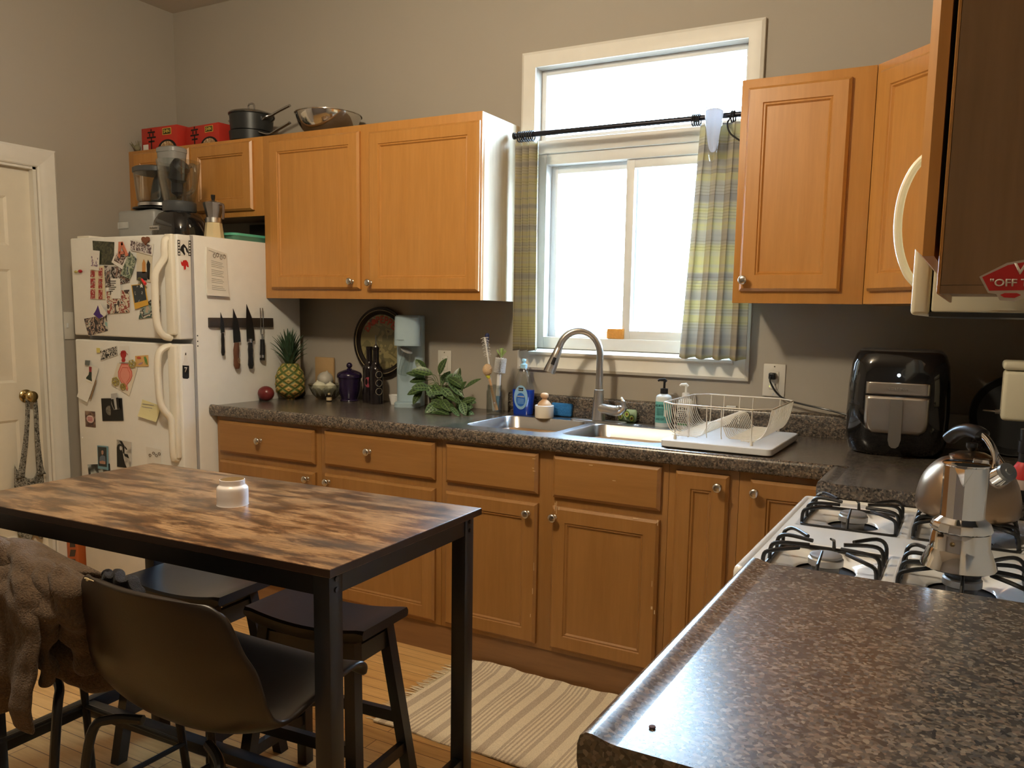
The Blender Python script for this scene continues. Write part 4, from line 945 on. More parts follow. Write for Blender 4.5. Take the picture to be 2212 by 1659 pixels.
mk(B().loft([rr(-1.60,-.335,.117,.112,.03,FT+.0225), rr(-1.60,-.335,.112,.108,.03,FT+.034)]), 'lid', P('teal_lid', (.12,.48,.33), .4), o)
o = mk(B().box(-1.80, -1.467, -.06, -.045, FT, 1.789, .002), 'dark_panel', P('dark_panel', (.022,.018,.016), .3)); tag(o, 'dark panel standing against the wall above the fridge', 'tray')  # flat dark panel filling the gap between fridge and cabinet

# ------------------------------------------------------------------ on top of the cabinets
CT = 2.1685
def noodle(x0, x1, y0, y1, h, label, rz=0):
    cx, cy = (x0+x1)/2, (y0+y1)/2; w, d = x1-x0, y1-y0
    t = thing('noodle_box', label, 'box', (cx, cy, CT), 'red noodle multipacks', rz)
    k = dict(world=False)
    mk(B().box(-w/2, w/2, -d/2, d/2, 0, h, .003), 'carton', P('noodle_red', (.50,.035,.022), .4), t, world=False)
    yy = -d/2-.0012
    blk = B(); S_ = .00155
    def st(x, z, a, c):   # stroke box in unit glyph space
        blk.box(-w*.22+x*S_, -w*.22+(x+a)*S_, yy-.0004, yy+.0004, h*.50+z*S_, h*.50+(z+c)*S_)
    st(-2,26,5,7); st(-17,20,36,5); st(-10,9,5,10); st(7,9,5,10); st(-21,3,44,5); st(-14,-10,30,5); st(-2,-33,5,38)
    mk(blk, 'character', BLACKINK, t, sm=False, world=False)
    mk(B().box(w*.10, w*.34, yy-.0002, yy+.0006, h*.62, h*.90, 0), 'yellow_panel', P('noodle_yellow', (.72,.55,.10), .5), t, sm=False, world=False)
    mk(B().box(w*.115, w*.325, yy-.0006, yy+.0001, h*.645, h*.875, 0), 'black_panel', BLACKINK, t, sm=False, world=False)
    o = text('SHIN', h*.16, 'lettering', P('noodle_yellow', (.72,.55,.10), .5), None, (0,0,0), bold=.02, w=w*.17)
    for v in o.data.vertices: v.co = v.co + o.location + Vector((w*.22, yy-.0012, h*.76))
    o.location = (0,0,0); o.parent = t
    bw = B(); bw.loft([[(w*.22+math.cos(PI*i/14)*w*.26, yy, max(.002, math.sin(PI*i/14)*h*.42)) for i in range(15)], [(w*.22+math.cos(PI*i/14)*w*.26, yy-.0006, max(.002, math.sin(PI*i/14)*h*.42)) for i in range(15)]])
    mk(bw, 'bowl_print', BLACKINK, t, sm=False, world=False)
    bw = B(); bw.loft([[(w*.22+math.cos(PI*i/14)*w*.20, yy-.0008, max(.002, math.sin(PI*i/14)*h*.34)) for i in range(15)], [(w*.22+math.cos(PI*i/14)*w*.20, yy-.0013, max(.002, math.sin(PI*i/14)*h*.34)) for i in range(15)]])
    mk(bw, 'noodle_print', PH('noodles', [(.55,.42,.22),(.3,.12,.04),(.75,.62,.38)], 90, 2), t, sm=False, world=False)
    return t
a = noodle(-2.378, -2.100, -.245, -.145, .118, 'left red and black noodle multipack on the cabinet top')
mk(B().box(-.125, -.085, -.0525, -.0512, .004, .034), 'barcode', PAPER, a, sm=False, world=False)
b = noodle(-2.085, -1.815, -.215, -.115, .108, 'right red noodle multipack beside the black pot', -.08)
# dried plant bit at the left end
gp = B(); random.seed(3)
for i in range(9):
    a = random.uniform(-.9, .9); q = [Vector((-2.392,-.262,CT+.006))]
    for k in range(4): q.append(q[-1] + Vector((math.sin(a)*.014-.006, random.uniform(-.006,.006), .012)))
    gp.tube(q, [.003,.003,.002,.0015,.001], 5)
gp.sphere((-2.388,-.264,CT+.018), .017, (1,.9,1))
o = mk(gp, 'dried_plant', P('dried_plant', (.22,.20,.12), .9, var=.4, vs=60)); tag(o, 'dry plant cutting beside the left noodle box', 'plant')
# lidded pot on a second pan
POT = P('anodised_pot', (.035,.037,.038), .38, .4)
pcx, pcy = -1.655, -.165
t = thing('saute_pan', 'dark pan with steel handle under the lidded pot', 'pan', (pcx, pcy, CT), 'dark pans stacked on the cabinets')
mk(B().lathe([(.095,CT),(.104,CT+.006),(.108,CT+.050),(.105,CT+.050),(.101,CT+.008),(.0001,CT+.007)], (pcx,pcy,0), 36), 'pan', POT, t)
mk(B().tube(smooth([(pcx+.100,pcy-.045,CT+.040), (-1.5, -0.2, 2.196), (-1.438, -0.2, 2.214), (-1.365, -0.2, 2.238)], 5), .0062, 10, sx=1.5), 'handle', STEEL, t)
t = thing('cooking_pot', 'dark pot with glass lid stacked on the cabinet top', 'pot', (pcx, pcy, CT+.051), 'dark pans stacked on the cabinets')
z0 = CT+.0515
mk(B().lathe([(.085,z0),(.100,z0+.004),(.105,z0+.078),(.109,z0+.080),(.107,z0+.083),(.102,z0+.079),(.097,z0+.006),(.0001,z0+.005)], (pcx,pcy,0), 36), 'pot', POT, t)
for s_ in (-1, 1):
    mk(B().tube(smooth([(pcx+s_*.104,pcy-.03,z0+.050),(pcx+s_*.128,pcy-.026,z0+.064),(pcx+s_*.142,pcy,z0+.072),(pcx+s_*.128,pcy+.026,z0+.064),(pcx+s_*.104,pcy+.03,z0+.050)], 5), .0042, 8), 'side_handle', STEEL, t)
mk(B().lathe([(.108,z0+.0835),(.110,z0+.086),(.104,z0+.092)], (pcx,pcy,0), 36), 'lid_rim', STEEL, t)
mk(B().lathe([(.104,z0+.0925),(.07,z0+.103),(.03,z0+.108),(.0001,z0+.109)], (pcx,pcy,0), 36), 'glass_lid', JARGL, t)
mk(B().tube(smooth([(pcx-.020,pcy,z0+.108),(pcx-.020,pcy,z0+.130),(pcx-.012,pcy,z0+.140),(pcx+.012,pcy,z0+.140),(pcx+.020,pcy,z0+.130),(pcx+.020,pcy,z0+.108)], 5), .0042, 8), 'lid_handle', STEEL, t)
mk(B().tube(smooth([(pcx+.098,pcy-.030,z0+.060), (-1.541, -0.17, 2.283), (-1.472, -0.17, 2.305), (-1.393, -0.17, 2.326)], 5), .0062, 10, sx=1.5), 'long_handle', STEEL, t)
t = thing('mixing_bowl', 'wide stainless mixing bowl on top of the cabinet', 'bowl', (-1.188, -.13, CT))
t = bpy.data.objects[t.name]
MIR = P('mirror_bowl', (.66,.63,.58), .1, 1)
mk(B().lathe(sprof([(.0001,CT+.002),(.07,CT+.001),(.105,CT+.012),(.132,CT+.045),(.147,CT+.078),(.152,CT+.098)], 3)+[(.157,CT+.099),(.157,CT+.102),(.150,CT+.102)]+sprof([(.144,CT+.078),(.129,CT+.047),(.102,CT+.015),(.07,CT+.004),(.0001,CT+.005)], 3), (-1.188,-.13,0), 56), 'bowl', MIR, t)
# ------------------------------------------------------------------ stove
ST = .872
t = thing('gas_stove', 'white gas stove between the two right-hand worktops', 'stove', (1.5, -1.275, 0))
SX0_, SX1_, SYN, SYF = 1.208, 1.845, -1.655, -.905
mk(B().box(1.228, SX1_, SYN+.004, SYF-.004, .03, .838, .004), 'body', STOVE, t)
cells = [(1.240, 1.474, -1.235, -.965), (1.484, 1.718, -1.235, -.965), (1.240, 1.474, -1.640, -1.385), (1.484, 1.718, -1.640, -1.385)]
b = B()
def plate(x0, x1, y0, y1): b.loft([[(x0,y0,ST),(x1,y0,ST),(x1,y1,ST),(x0,y1,ST)]], False, True) if False else b.bm.faces.new([b.bm.verts.new(v) for v in ((x0,y0,ST),(x1,y0,ST),(x1,y1,ST),(x0,y1,ST))])
plate(1.222, 1.240, -1.640, -.918); plate(1.718, 1.835, -1.640, -.918); plate(1.240, 1.718, -1.385, -1.235); plate(1.240, 1.718, -.965, -.918)
plate(1.474, 1.484, -1.235, -.965); plate(1.474, 1.484, -1.640, -1.385)
for x0, x1, y0, y1 in cells:
    cx, cy, hx, hy = (x0+x1)/2, (y0+y1)/2, (x1-x0)/2, (y1-y0)/2
    b.loft([rr(cx,cy,hx,hy,.0006,ST,8), rr(cx,cy,hx-.004,hy-.004,.018,ST,8), rr(cx,cy,hx-.012,hy-.012,.018,ST-.008,8), rr(cx,cy,.062,.062,.0615,ST-.014,8), rr(cx,cy,.058,.058,.0575,ST-.020,8)], False, False)
# rolled rim of the cooktop
rim = [(.014,0),(.010,.004),(.004,.005),(0,.002),(-.002,-.006),(-.002,-.034),(.012,-.036)]
def rimring(w, d): return rr((SX0_+1.845)/2, (SYN+SYF)/2, (1.845-SX0_)/2-w, (SYF-SYN)/2-w, .012, ST+d, 6)
b.loft([rimring(w, d) for w, d in rim], False, False)
mk(b, 'cooktop', STOVE, t, ang=60)
b = B(); b.prism([(1.2285,.600),(1.198,.640),(1.200,.800),(1.214,.834),(1.2285,.834)], 'y', SYN+.01, SYF-.01); pc2 = mk(b, 'control_panel', STOVE, t)
for y in (-1.58, -1.46, -1.10, -.98):
    mk(B().lathe([(.0225,0),(.0215,.012),(.016,.022),(.0001,.024)], (1.1995,y,.800), 20, M=Matrix.Rotation(-PI/2,4,'Y')), 'knob', BLACK, pc2)
mk(B().box(1.198, 1.2275, SYN+.02, SYF-.02, .16, .59, .008), 'oven_door', STOVE, t)
def grate(cx, cy, label):
    g = thing('burner_grate', label, 'grate', (cx, cy, ST-.006), 'black iron burner grates')
    hx, hy, r = .104, .112, .0042
    b = B(); b.tube(rr(cx, cy, hx, hy, .014, ST-.003, 3), r, 8, True)
    mk(b, 'outer_ring', IRON, g)
    zt = ST+.036
    def finger(p0, p1, p2, nm='finger'):
        mk(B().tube(smooth([p0, (p0[0]+(p1[0]-p0[0])*.12, p0[1]+(p1[1]-p0[1])*.12, zt-.010), p1, p2], 4), r, 8), nm, IRON, g)
    for sx in (-1, 1):
        for sy in (-.30, .30, .86):
            y0 = cy + hy*sy
            finger((cx+sx*hx, y0, ST-.003), (cx+sx*hx*.80, y0, zt), (cx+sx*(.030 if abs(sy) < .5 else .045), cy+(.018 if sy > 0 else -.018)+(.012 if sy > .5 else 0)+(.02 if sy > .5 else 0), zt-.001))
        y0 = cy - hy*.86
        finger((cx+sx*hx, y0, ST-.003), (cx+sx*hx*.80, y0, zt), (cx+sx*.045, cy-.050, zt-.001))
    for sy in (-1, 1):
        mk(B().tube([(cx, cy+sy*hy, ST-.003), (cx, cy+sy*hy*.9, ST+.020), (cx, cy+sy*.052, zt-.001)], [r, .0035, .0022], 8), 'finger', IRON, g)
    return g
def burner(cx, cy, label, cap):
    g = thing('gas_burner', label, 'burner', (cx, cy, ST-.02), 'gas burners')
    mk(B().lathe([(.0001,ST-.026),(.075,ST-.026),(.075,ST-.024)], (cx,cy,0), 24), 'drip_well', BLKM, g)
    mk(B().lathe([(.026,ST-.0235),(.027,ST-.008),(.034,ST-.004),(.034,ST+.008),(.030,ST+.011)], (cx,cy,0), 36), 'head', P('burner_alu', (.42,.40,.37), .45, .9), g)
    mk(B().lathe([(.031,ST+.0112),(.031,ST+.015),(.027,ST+.017),(.0001,ST+.0175)], (cx,cy,0), 32), 'cap', cap, g)
CAPG = P('burner_cap_grey', (.30,.29,.28), .5, .5); CAPD = P('burner_cap_dark', (.03,.03,.03), .5)
gl = ['grate at the far left of the stove', 'grate under the bronze kettle', 'grate at the near left of the stove', 'grate under the tall silver coffee pot']
bl = ['burner at the far left of the stove with grey cap', 'burner beneath the kettle', 'burner at the near left of the stove with grey cap', 'blackened burner beneath the tall coffee pot']
CC = []
for i, (x0, x1, y0, y1) in enumerate(cells):
    cx, cy = (x0+x1)/2, (y0+y1)/2; CC.append((cx, cy)); grate(cx, cy, 'black iron '+gl[i]); burner(cx, cy, bl[i], CAPG if i in (0, 2) else CAPD)
GT = ST+.0405
# kettle
kx, ky = 1.600, -1.085
t = thing('kettle', 'bronze whistling kettle with black handle on the far right burner', 'kettle', (kx, ky, GT))
mk(B().lathe(sprof([(.0001,GT),(.08,GT),(.104,GT+.004),(.110,GT+.020),(.108,GT+.050),(.096,GT+.090),(.070,GT+.122),(.045,GT+.134)], 4), (kx,ky,0), 48), 'body', BRONZE, t)
mk(B().lathe([(.045,GT+.1345),(.046,GT+.138),(.030,GT+.146),(.012,GT+.149),(.0001,GT+.1495)], (kx,ky,0), 32), 'lid', BRONZE, t)
mk(B().lathe([(.006,GT+.150),(.012,GT+.158),(.012,GT+.168),(.0001,GT+.170)], (kx,ky,0), 16), 'lid_knob', BLACK, t)
sv = Vector((.62,-.78,0)).normalized()
s0 = Vector((kx,ky,GT+.098)) + sv*.080
mk(B().tube([s0, s0+sv*.022+Vector((0,0,.016)), s0+sv*.030+Vector((0,0,.022))], [.026,.022,.021], 18), 'spout', CHROME, t)
s1 = s0+sv*.031+Vector((0,0,.0225)); q_ = (sv+Vector((0,0,.6))).normalized()
mk(B().tube([s1, s1+q_*.008, s1+q_*.009, s1+q_*.011], [.021,.020,.008,.007], 18), 'whistle_cap', P('whistle_grey', (.25,.25,.25), .3, .6), t)
hp = smooth([Vector((kx,ky,GT+.108))+sv*.076, Vector((kx,ky,GT+.145))+sv*.078, Vector((kx,ky,GT+.172))+sv*.060, Vector((kx,ky,GT+.190))+sv*.030, Vector((kx,ky,GT+.196))-sv*.008, Vector((kx,ky,GT+.188))-sv*.045, Vector((kx,ky,GT+.165))-sv*.080], 6)
mk(B().tube(hp[:20], .008, 12, sx=1.4), 'handle_bracket', CHROME, t)
mk(B().tube(hp[17:], [.009]+[.0155]*(len(hp[17:])-2)+[.010], 14, sx=1.2), 'grip', BLACK, t)
mk(B().tube([s1+Vector((0,0,.012)), Vector((kx,ky,GT+.165))+sv*.070], .003, 6), 'trigger', CHROME, t)
# tall stovetop coffee pot
mx, my = 1.592, -1.555
t = thing('moka_pot', 'tall polished stainless coffee pot on the near right burner', 'coffee pot', (mx, my, GT))
mk(B().lathe([(.0001,GT),(.060,GT),(.064,GT+0.0026),(.063,GT+0.0070),(.052,GT+0.0348),(.050,GT+0.0383),(.0495,GT+0.0679)], (mx,my,0), 48), 'boiler', CHROME, t)
mk(B().lathe([(.0495,GT+0.0683),(.052,GT+0.0705),(.051,GT+0.0766),(.047,GT+0.0853),(.037,GT+0.0940),(.0365,GT+0.0974),(.0365,GT+0.1870),(.038,GT+0.1888),(.0355,GT+0.1888),(.034,GT+0.1131),(.0001,GT+0.1131)], (mx,my,0), 16), 'upper_chamber', CHROME, t, ang=18)
sp0 = Vector((mx,my,0)) + Vector((-.05,-1,0)).normalized()*.036
b = B(); b.loft([[sp0+Vector((-.016,.003,GT+0.1862)), sp0+Vector((0,-.016,GT+0.1879)), sp0+Vector((.016,.003,GT+0.1862)), sp0+Vector((0,.006,GT+0.1862))], [sp0+Vector((-.003,.002,GT+0.1549)), sp0+Vector((0,-.001,GT+0.1531)), sp0+Vector((.003,.002,GT+0.1549)), sp0+Vector((0,.004,GT+0.1549))]], True, True)
mk(b, 'spout', CHROME, t)
mk(B().lathe([(.039,GT+0.1892),(.039,GT+0.1910),(.036,GT+0.1927),(.006,GT+0.1940),(.0001,GT+0.1942)], (mx,my,0), 32), 'lid', CHROME, t)
mk(B().box(mx+.010, mx+.036, my+.026, my+.040, GT+0.1783, GT+0.1971, .002), 'lid_hinge', CHROME, t)
mk(B().tube(smooth([(mx+.018,my+.034,GT+0.1783),(mx+.030,my+.072,GT+0.1783),(mx+.032,my+.080,GT+0.1392),(mx+.026,my+.066,GT+0.0870)], 5), .0075, 10), 'handle', BLACK, t)
mk(B().lathe([(.004,0),(.004,.004),(.0001,.005)], (mx-.012,my-.0490,GT+0.0522), 10, M=Matrix.Rotation(PI/2,4,'X')), 'safety_valve', BRASS, t)

# ------------------------------------------------------------------ worktop things, left to right
WT = .9145
def Lt(name, prof, c, mat, parent, n=32, **k):
    return mk(B().lathe([(r, WT+z) for r, z in prof], (c[0], c[1], 0), n), name, mat, parent, **k)
# mango
c = (-1.4988, -0.2344, 0.0428, 0.0744)
b = B(); b.sphere((-1.417, -.335, WT+.036), .036, (1.15,1.0,1.0), 24, 16)
tag(mk(b, 'mango', P('mango_skin', (.16,.022,.022), .28, var=.35, vs=22)), 'dark red mango against the fridge side', 'fruit')
# pineapple
c = (-1.3900, -0.2007, 0.0667, 0.1747)
px_, py_ = c[0]+.018, c[1]-.02
def pine():
    m, tt, bb = nt('pineapple_skin'); at = tt.nodes.new('ShaderNodeVertexColor'); at.layer_name = 'Col'
    tt.links.new(at.outputs[0], bb.inputs['Base Color']); bb.inputs['Roughness'].default_value = .55; return m
t = thing('pineapple', 'ripe pineapple with spiky crown on the worktop', 'pineapple', (px_, py_, WT))
HP = .178; RP = .066
b = B(); NU, NV = 168, 120; cl = b.bm.loops.layers.float_color.new('Col'); V = []; CV = {}
for j in range(NV+1):
    v = j/NV; z = v*HP; prof_ = (math.sin(PI*min(max(.5*(v/.30), 0), .5)) if v < .30 else 1.0 if v < .55 else math.cos((v-.55)/.45*1.15))**.8
    prof_ = max(prof_, .30) if v < .03 else prof_
    row = []
    for i in range(NU):
        th = 2*PI*i/NU; p_ = 7*th/(2*PI); q_ = v*4.6
        a = (p_ + q_) % 1.0 - .5; c2 = (p_ - q_) % 1.0 - .5
        d = max(abs(a), abs(c2))*2; hh = (1-d**3)
        spk = max(0, 1-math.hypot(a, c2)*5)
        r_ = RP*prof_ + .0048*hh*(prof_ > .3) + .0022*spk
        vt = b.bm.verts.new((px_+r_*math.cos(th), py_+r_*math.sin(th), WT+z)); row.append(vt)
        k = min(1, max(0, (d-.48)/.30)); warm = (.60-.20*v, .34-.02*v, .09); grn = (.085,.12,.022)
        cc = [warm[n]*(1-k)+grn[n]*k for n in range(3)]
        if spk > .3: cc = [x*.45 for x in cc]
        CV[vt] = (*cc, 1)
    V.append(row)
for j in range(NV):
    for i in range(NU): b.bm.faces.new((V[j][i], V[j][(i+1) % NU], V[j+1][(i+1) % NU], V[j+1][i]))
b.bm.faces.new(V[0][::-1]); b.bm.faces.new(V[-1])
for f in b.bm.faces:
    for l in f.loops: l[cl] = CV[l.vert]
mk(b, 'fruit', pine(), t, ang=80)
PL = P('pineapple_leaf', (.045,.085,.045), .45, var=.35, vs=30)
b = B(); random.seed(11)
for k in range(46):
    f_ = k/46; az = k*2.39996; tilt = (1-f_)**1.2*.95 + .04; ln = .050+.085*math.sin(PI*min(f_+.10, .70)); z0 = WT+HP-.012+f_*.070; w_ = .0105+.004*f_
    d_ = Vector((math.cos(az), math.sin(az), 0)); sd = Vector((-math.sin(az), math.cos(az), 0)); P0 = Vector((px_, py_, z0)) + d_*.014*(1-f_*.6)
    pts = []; a = tilt*.65
    p_ = P0.copy(); rows_ = []
    for s_ in range(7):
        u_ = s_/6; ww = w_*(1-u_**1.6)+.0002; nrm = (d_*math.cos(a) - Vector((0,0,1))*math.sin(a))
        rows_.append([p_-sd*ww, p_-nrm*ww*.35, p_+sd*ww, p_-nrm*(ww*.35+.0012)])
        p_ = p_ + (d_*math.sin(a) + Vector((0,0,1))*math.cos(a))*ln/6; a += .03+.10*(1-f_)
    b.loft(rows_)
mk(b, 'crown', PL, t)
# wooden board, dark leaf shape behind, onions in a cut-glass bowl
o = mk(B().box(-1.420, -1.300, .004, .022, WT, 1.115, .004), 'wooden_board', P('pale_board', (.50,.33,.16), .5)); tag(o, 'small pale wooden board leaning behind the pineapple', 'board')
ox, oy = -1.262, -.085
t = thing('glass_bowl', 'cut-glass bowl of white onions behind the pineapple', 'bowl', (ox, oy, WT))
b = B(); n_ = 48
def cut(r_, z, i, amp): return (ox+(r_+amp*(1 if i % 2 else -1))*math.cos(2*PI*i/n_), oy+(r_+amp*(1 if i % 2 else -1))*math.sin(2*PI*i/n_), WT+z)
b.loft([[cut(r_, z, i, a) for i in range(n_)] for r_, z, a in ((.035,0,0),(.045,.004,.0015),(.066,.025,.0022),(.080,.052,.002),(.088,.074,.0015),(.085,.074,0),(.075,.052,0),(.060,.026,0),(.04,.008,0))], True, True)
mk(b, 'bowl', CUTGL, t)
b = B(); CUTW = P('cut_lines', (.45,.45,.42), .3)
for k in range(14):
    a0 = 2*PI*k/14
    for s_ in range(-3, 4):
        r0, r1 = .060, .084
        z1 = .055+.010*(3-abs(s_))/3; a1 = a0+s_*.06
        b.tube([(ox+(.058)*math.cos(a0)*1.02, oy+.058*math.sin(a0)*1.02, WT+.018), (ox+(.0845-(.006*abs(s_)/3))*math.cos(a1), oy+(.0845-(.006*abs(s_)/3))*math.sin(a1), WT+z1)], [.0004,.0009], 4)
mk(b, 'cut_pattern', CUTW, t)
ON = P('white_onion', (.78,.76,.60), .3, var=.06, vs=12)
for k, (dx, dy, z, r_, lab) in enumerate(((-.020,-.030,.052,.038,'larger white onion at front of the glass bowl'),(.034,-.010,.053,.033,'smaller white onion at right in the glass bowl'),(-.034,.030,.095,.040,'pale onion on top at the back of the glass bowl'))):
    pf_ = [(.0001,-r_*.93),(r_*.45,-r_*.86),(r_*.85,-r_*.45),(r_,0),(r_*.85,r_*.48),(r_*.5,r_*.80),(r_*.16,r_*.98),(r_*.07,r_*1.12),(.0001,r_*1.14)]
    o = mk(B().lathe(sprof(pf_, 3), (ox+dx, oy+dy, WT+z), 28, M=Matrix.Rotation(.3*(k-1), 4, 'Y')), 'onion', ON if k < 2 else P('dull_onion', (.52,.49,.42), .35, var=.1))
    tag(o, lab, 'onion', 'onions in the glass bowl')
o = mk(B().lathe(sprof([(.0001,0),(.018,.002),(.028,.02),(.020,.05),(.006,.072),(.0001,.075)], 3), (-1.425,-.10,WT), 20), 'avocado', P('dark_avocado', (.035,.035,.02), .5))
tag(o, 'dark green pear-shaped fruit behind the pineapple', 'fruit')
c = (-1.2837, -0.0143, 0.0130, 0.0391)
t = thing('small_bottle', 'tiny dark bottle with cream label between bowl and jar', 'bottle', (-1.172, -.165, WT))
cb = (-1.172,-.165)
Lt('bottle', [(.0001,0),(.012,0),(.013,.002),(.013,.022),(.006,.027),(.005,.032)], cb, P('amber_dark', (.015,.010,.008), .15), t, 20)
Lt('label', [(.0133,.005),(.0133,.020)], cb, P('label_tan', (.60,.48,.30), .6), t, 20); Lt('cap', [(.006,.0325),(.006,.040),(.0001,.041)], cb, P('label_tan', (.60,.48,.30), .6), t, 16)
# purple glass jar
JX, JY = -1.112, -.085
PUR = P('purple_glass', (.018,.010,.038), .12, var=.3, vs=70, bmp=.3, bs=140, spec=.6)
t = thing('glass_jar', 'dark purple lidded glass jar with ball knob', 'jar', (JX, JY, WT))
Lt('jar', sprof([(.0001,0),(.042,0),(.044,.006),(.040,.012),(.050,.045),(.0555,.095),(.057,.112)], 3)+[(.053,.112),(.0001,.10)], (JX,JY), PUR, t, 24)
Lt('lid', sprof([(.060,.1125),(.062,.118),(.060,.130),(.052,.140),(.030,.150),(.014,.155)], 3)+[(.010,.160),(.0001,.160)], (JX,JY), PUR, t, 24)
mk(B().sphere((JX,JY,WT+.174), .0145, u=20, v=12), 'lid_knob', PUR, t)
# oil bottles
OILG = P('dark_bottle', (.010,.007,.008), .08, spec=.6)
def bottle(bx, by, h, label, pour):
    t = thing('oil_bottle', label, 'bottle', (bx, by, WT), 'dark oil bottles')
    s_ = h/.28
    Lt('bottle', sprof([(.0001,0),(.031,0),(.0335,.004),(.0335,.08),(.0335,.150),(.030,.172),(.018,.192),(.0145,.205)], 3)+[(.0145,.255),(.016,.257),(.016,.270),(.014,.271),(.0001,.271)], (bx,by), OILG, t, 32)
    if pour:
        Lt('stopper', [(.012,.2715),(.010,.277),(.005,.283)], (bx,by), STEEL, t, 16)
        mk(B().tube([(bx,by,WT+.282),(bx,by-.001,WT+.30),(bx+.001,by-.004,WT+.328)], [.004,.0028,.0025], 8), 'pour_spout', STEEL, t)
    return t
t = bottle(-.995, -.075, .27, 'dark glass bottle with red round label, left of pair', False)
RC = P('red_label', (.25,.03,.05), .5)
def wrap(c, r_, a0, a1, z0, z1, fn, mat, name, parent, n=16):
    b = B()
    def f(u_, v_):
        a = a0+(a1-a0)*u_; zz = z0+(z1-z0)*v_; return (c[0]+r_*math.cos(a), c[1]+r_*math.sin(a), WT+zz)
    if fn is None: b.grid(f, n, 1)
    else:
        cen = f(.5,.5); vs = []
        pts = [f(.5+.5*math.cos(2*PI*k/20), .5+.5*math.sin(2*PI*k/20)) for k in range(20)]
        if fn == 'disc':
            cv = b.bm.verts.new(f(.5,.5)); pv = [b.bm.verts.new(p) for p in pts]
            for k in range(20): b.bm.faces.new((cv, pv[k], pv[(k+1) % 20]))
        else: b.tube(pts, .0008, 5, True)
    return mk(b, name, mat, parent)
wrap((-.995,-.075), .0338, -PI*.52, -PI*.18, .075, .125, 'disc', RC, 'red_label', t)
SCR = P('scroll_print', (.45,.40,.28), .5)
for z in (.055, .105): wrap((-.995,-.075), .0338, PI*.88, PI*1.35, z-.0, z+.055, 'ring', SCR, 'scroll_print', t)
t = bottle(-.930, -.105, .28, 'dark glass bottle with steel pouring spout', True)
for z in (.045, .085, .125): wrap((-.930,-.105), .0338, -PI*.30, PI*.02, z, z+.032, 'ring', SCR, 'scroll_print', t)
# round tin tray on the wall
TC = Vector((-.955, WY-.014, 1.215)); TRX, TRZ = .182, .158
t = thing('tin_tray', 'round vintage tin soda tray leaning on the wall', 'tray', (TC.x, TC.y, WT+.001))
MT = Matrix.Rotation(PI/2, 4, 'X')
TC = Vector((-.988, WY-.016, 1.205)); R0 = .172
mk(B().lathe([(.0001,.0),(R0-.036,.0),(R0-.030,.004),(R0-.012,.012),(R0-.002,.013),(R0,.009),(R0-.006,.004),(R0-.030,-.003),(.0001,-.003)], TC, 64, M=MT), 'rim', P('tray_rim', (.022,.016,.013), .25, .5), t)
mk(B().tube([TC+Vector((( R0-.016)*math.cos(2*PI*k/64), -.0125, (R0-.016)*math.sin(2*PI*k/64))) for k in range(64)], .0016, 6, True), 'rim_line', P('rim_line', (.45,.36,.20), .4), t)
mk(B().lathe([(.0001,.0012),(R0-.038,.0012),(R0-.038,.0006)], TC, 64, M=MT), 'picture', PH('tray', [(.26,.22,.10),(.17,.145,.065),(.30,.25,.11),(.10,.075,.045)], 14, 40), t)
TRD = P('tray_letter', (.55,.085,.05), .5)
S_T = 'DR.PEPPER'
for i, ch in enumerate(S_T):
    a = PI*.80 - (PI*.80-PI*.20)*i/8; rr_ = .110
    text(ch, .036 if i > 2 else .030, 'lettering', TRD, t, TC+Vector((rr_*math.cos(a), -.0018, rr_*math.sin(a))), (math.sin(a),0,-math.cos(a)), (math.cos(a),0,math.sin(a)), bold=.02)
# carbonation machine
gx, gy = -.748, -.085
t = thing('soda_maker', 'pale blue drink carbonation machine with clear bottle', 'soda maker', (gx, gy, WT))
RM = Matrix.Translation((gx, gy, WT)) @ Matrix.Rotation(math.radians(26), 4, 'Z')
def gm(ps): return [RM @ Vector(p) for p in ps]
wA, dA, hA = .062, .085, .425
b = B()
def dcol(w, y0, y1, r, z): return [(x, y, z) for x, y, _ in rr(0, (y0+y1)/2, w, (y1-y0)/2, r, 0, 6)]
b.loft([gm(dcol(.0635, -.005, .085, .030, z)) for z in (0, .42)] + [gm(dcol(.059, .0, .08, .028, .425))])
mk(b, 'column', SODA, t)
b = B(); b.loft([gm(dcol(.0600, -.085, -.0055, .034, .285)), gm(dcol(.0605, -.085, -.0055, .034, .29)), gm(dcol(.0585, -.078, -.0055, .032, .415)), gm(dcol(.054, -.070, -.0055, .03, .424))])
mk(b, 'head', SODA, t)
b = B(); b.loft([gm(dcol(.0600, -.088, -.0055, .034, 0)), gm(dcol(.0600, -.088, -.0055, .034, .018)), gm(dcol(.057, -.084, -.0055, .032, .022))])
mk(b, 'base', SODA, t)
mk(B().lathe([(.030,0),(.030,.004),(.0001,.004)], RM @ Vector((-.006,-.045,.262)), 28, M=Matrix.Rotation(.5, 4, 'Y')), 'nozzle_plate', P('nozzle_grey', (.42,.42,.42), .3), t)
bt = Matrix.Translation(RM @ Vector((.000,-.045,.258))) @ Matrix.Rotation(math.radians(195), 4, 'Y') @ Matrix.Rotation(0, 4, 'X')
mk(B().lathe([(.016,0),(.020,.02),(.0235,.05),(.0235,.105),(.020,.113),(.0001,.115)], (0,0,0), 24, M=bt), 'carbonating_bottle', JARGL, t)
text('sodastream', .0042, 'lettering', P('soda_ink', (.05,.07,.09), .5), t, RM @ Vector((-.028,-.0852,.312)), RM.to_3x3() @ Vector((1,0,0)), (0,0,1), w=.040)
t = thing('small_cup', 'small white cup half hidden left of the soda machine', 'cup', (-.860, -.045, WT))
Lt('cup', [(.0001,0),(.018,0),(.028,.046),(.026,.046),(.017,.004),(.0001,.003)], (-.842,-.075), WHITE, t, 24)
t.location = (-.842,-.075,WT)
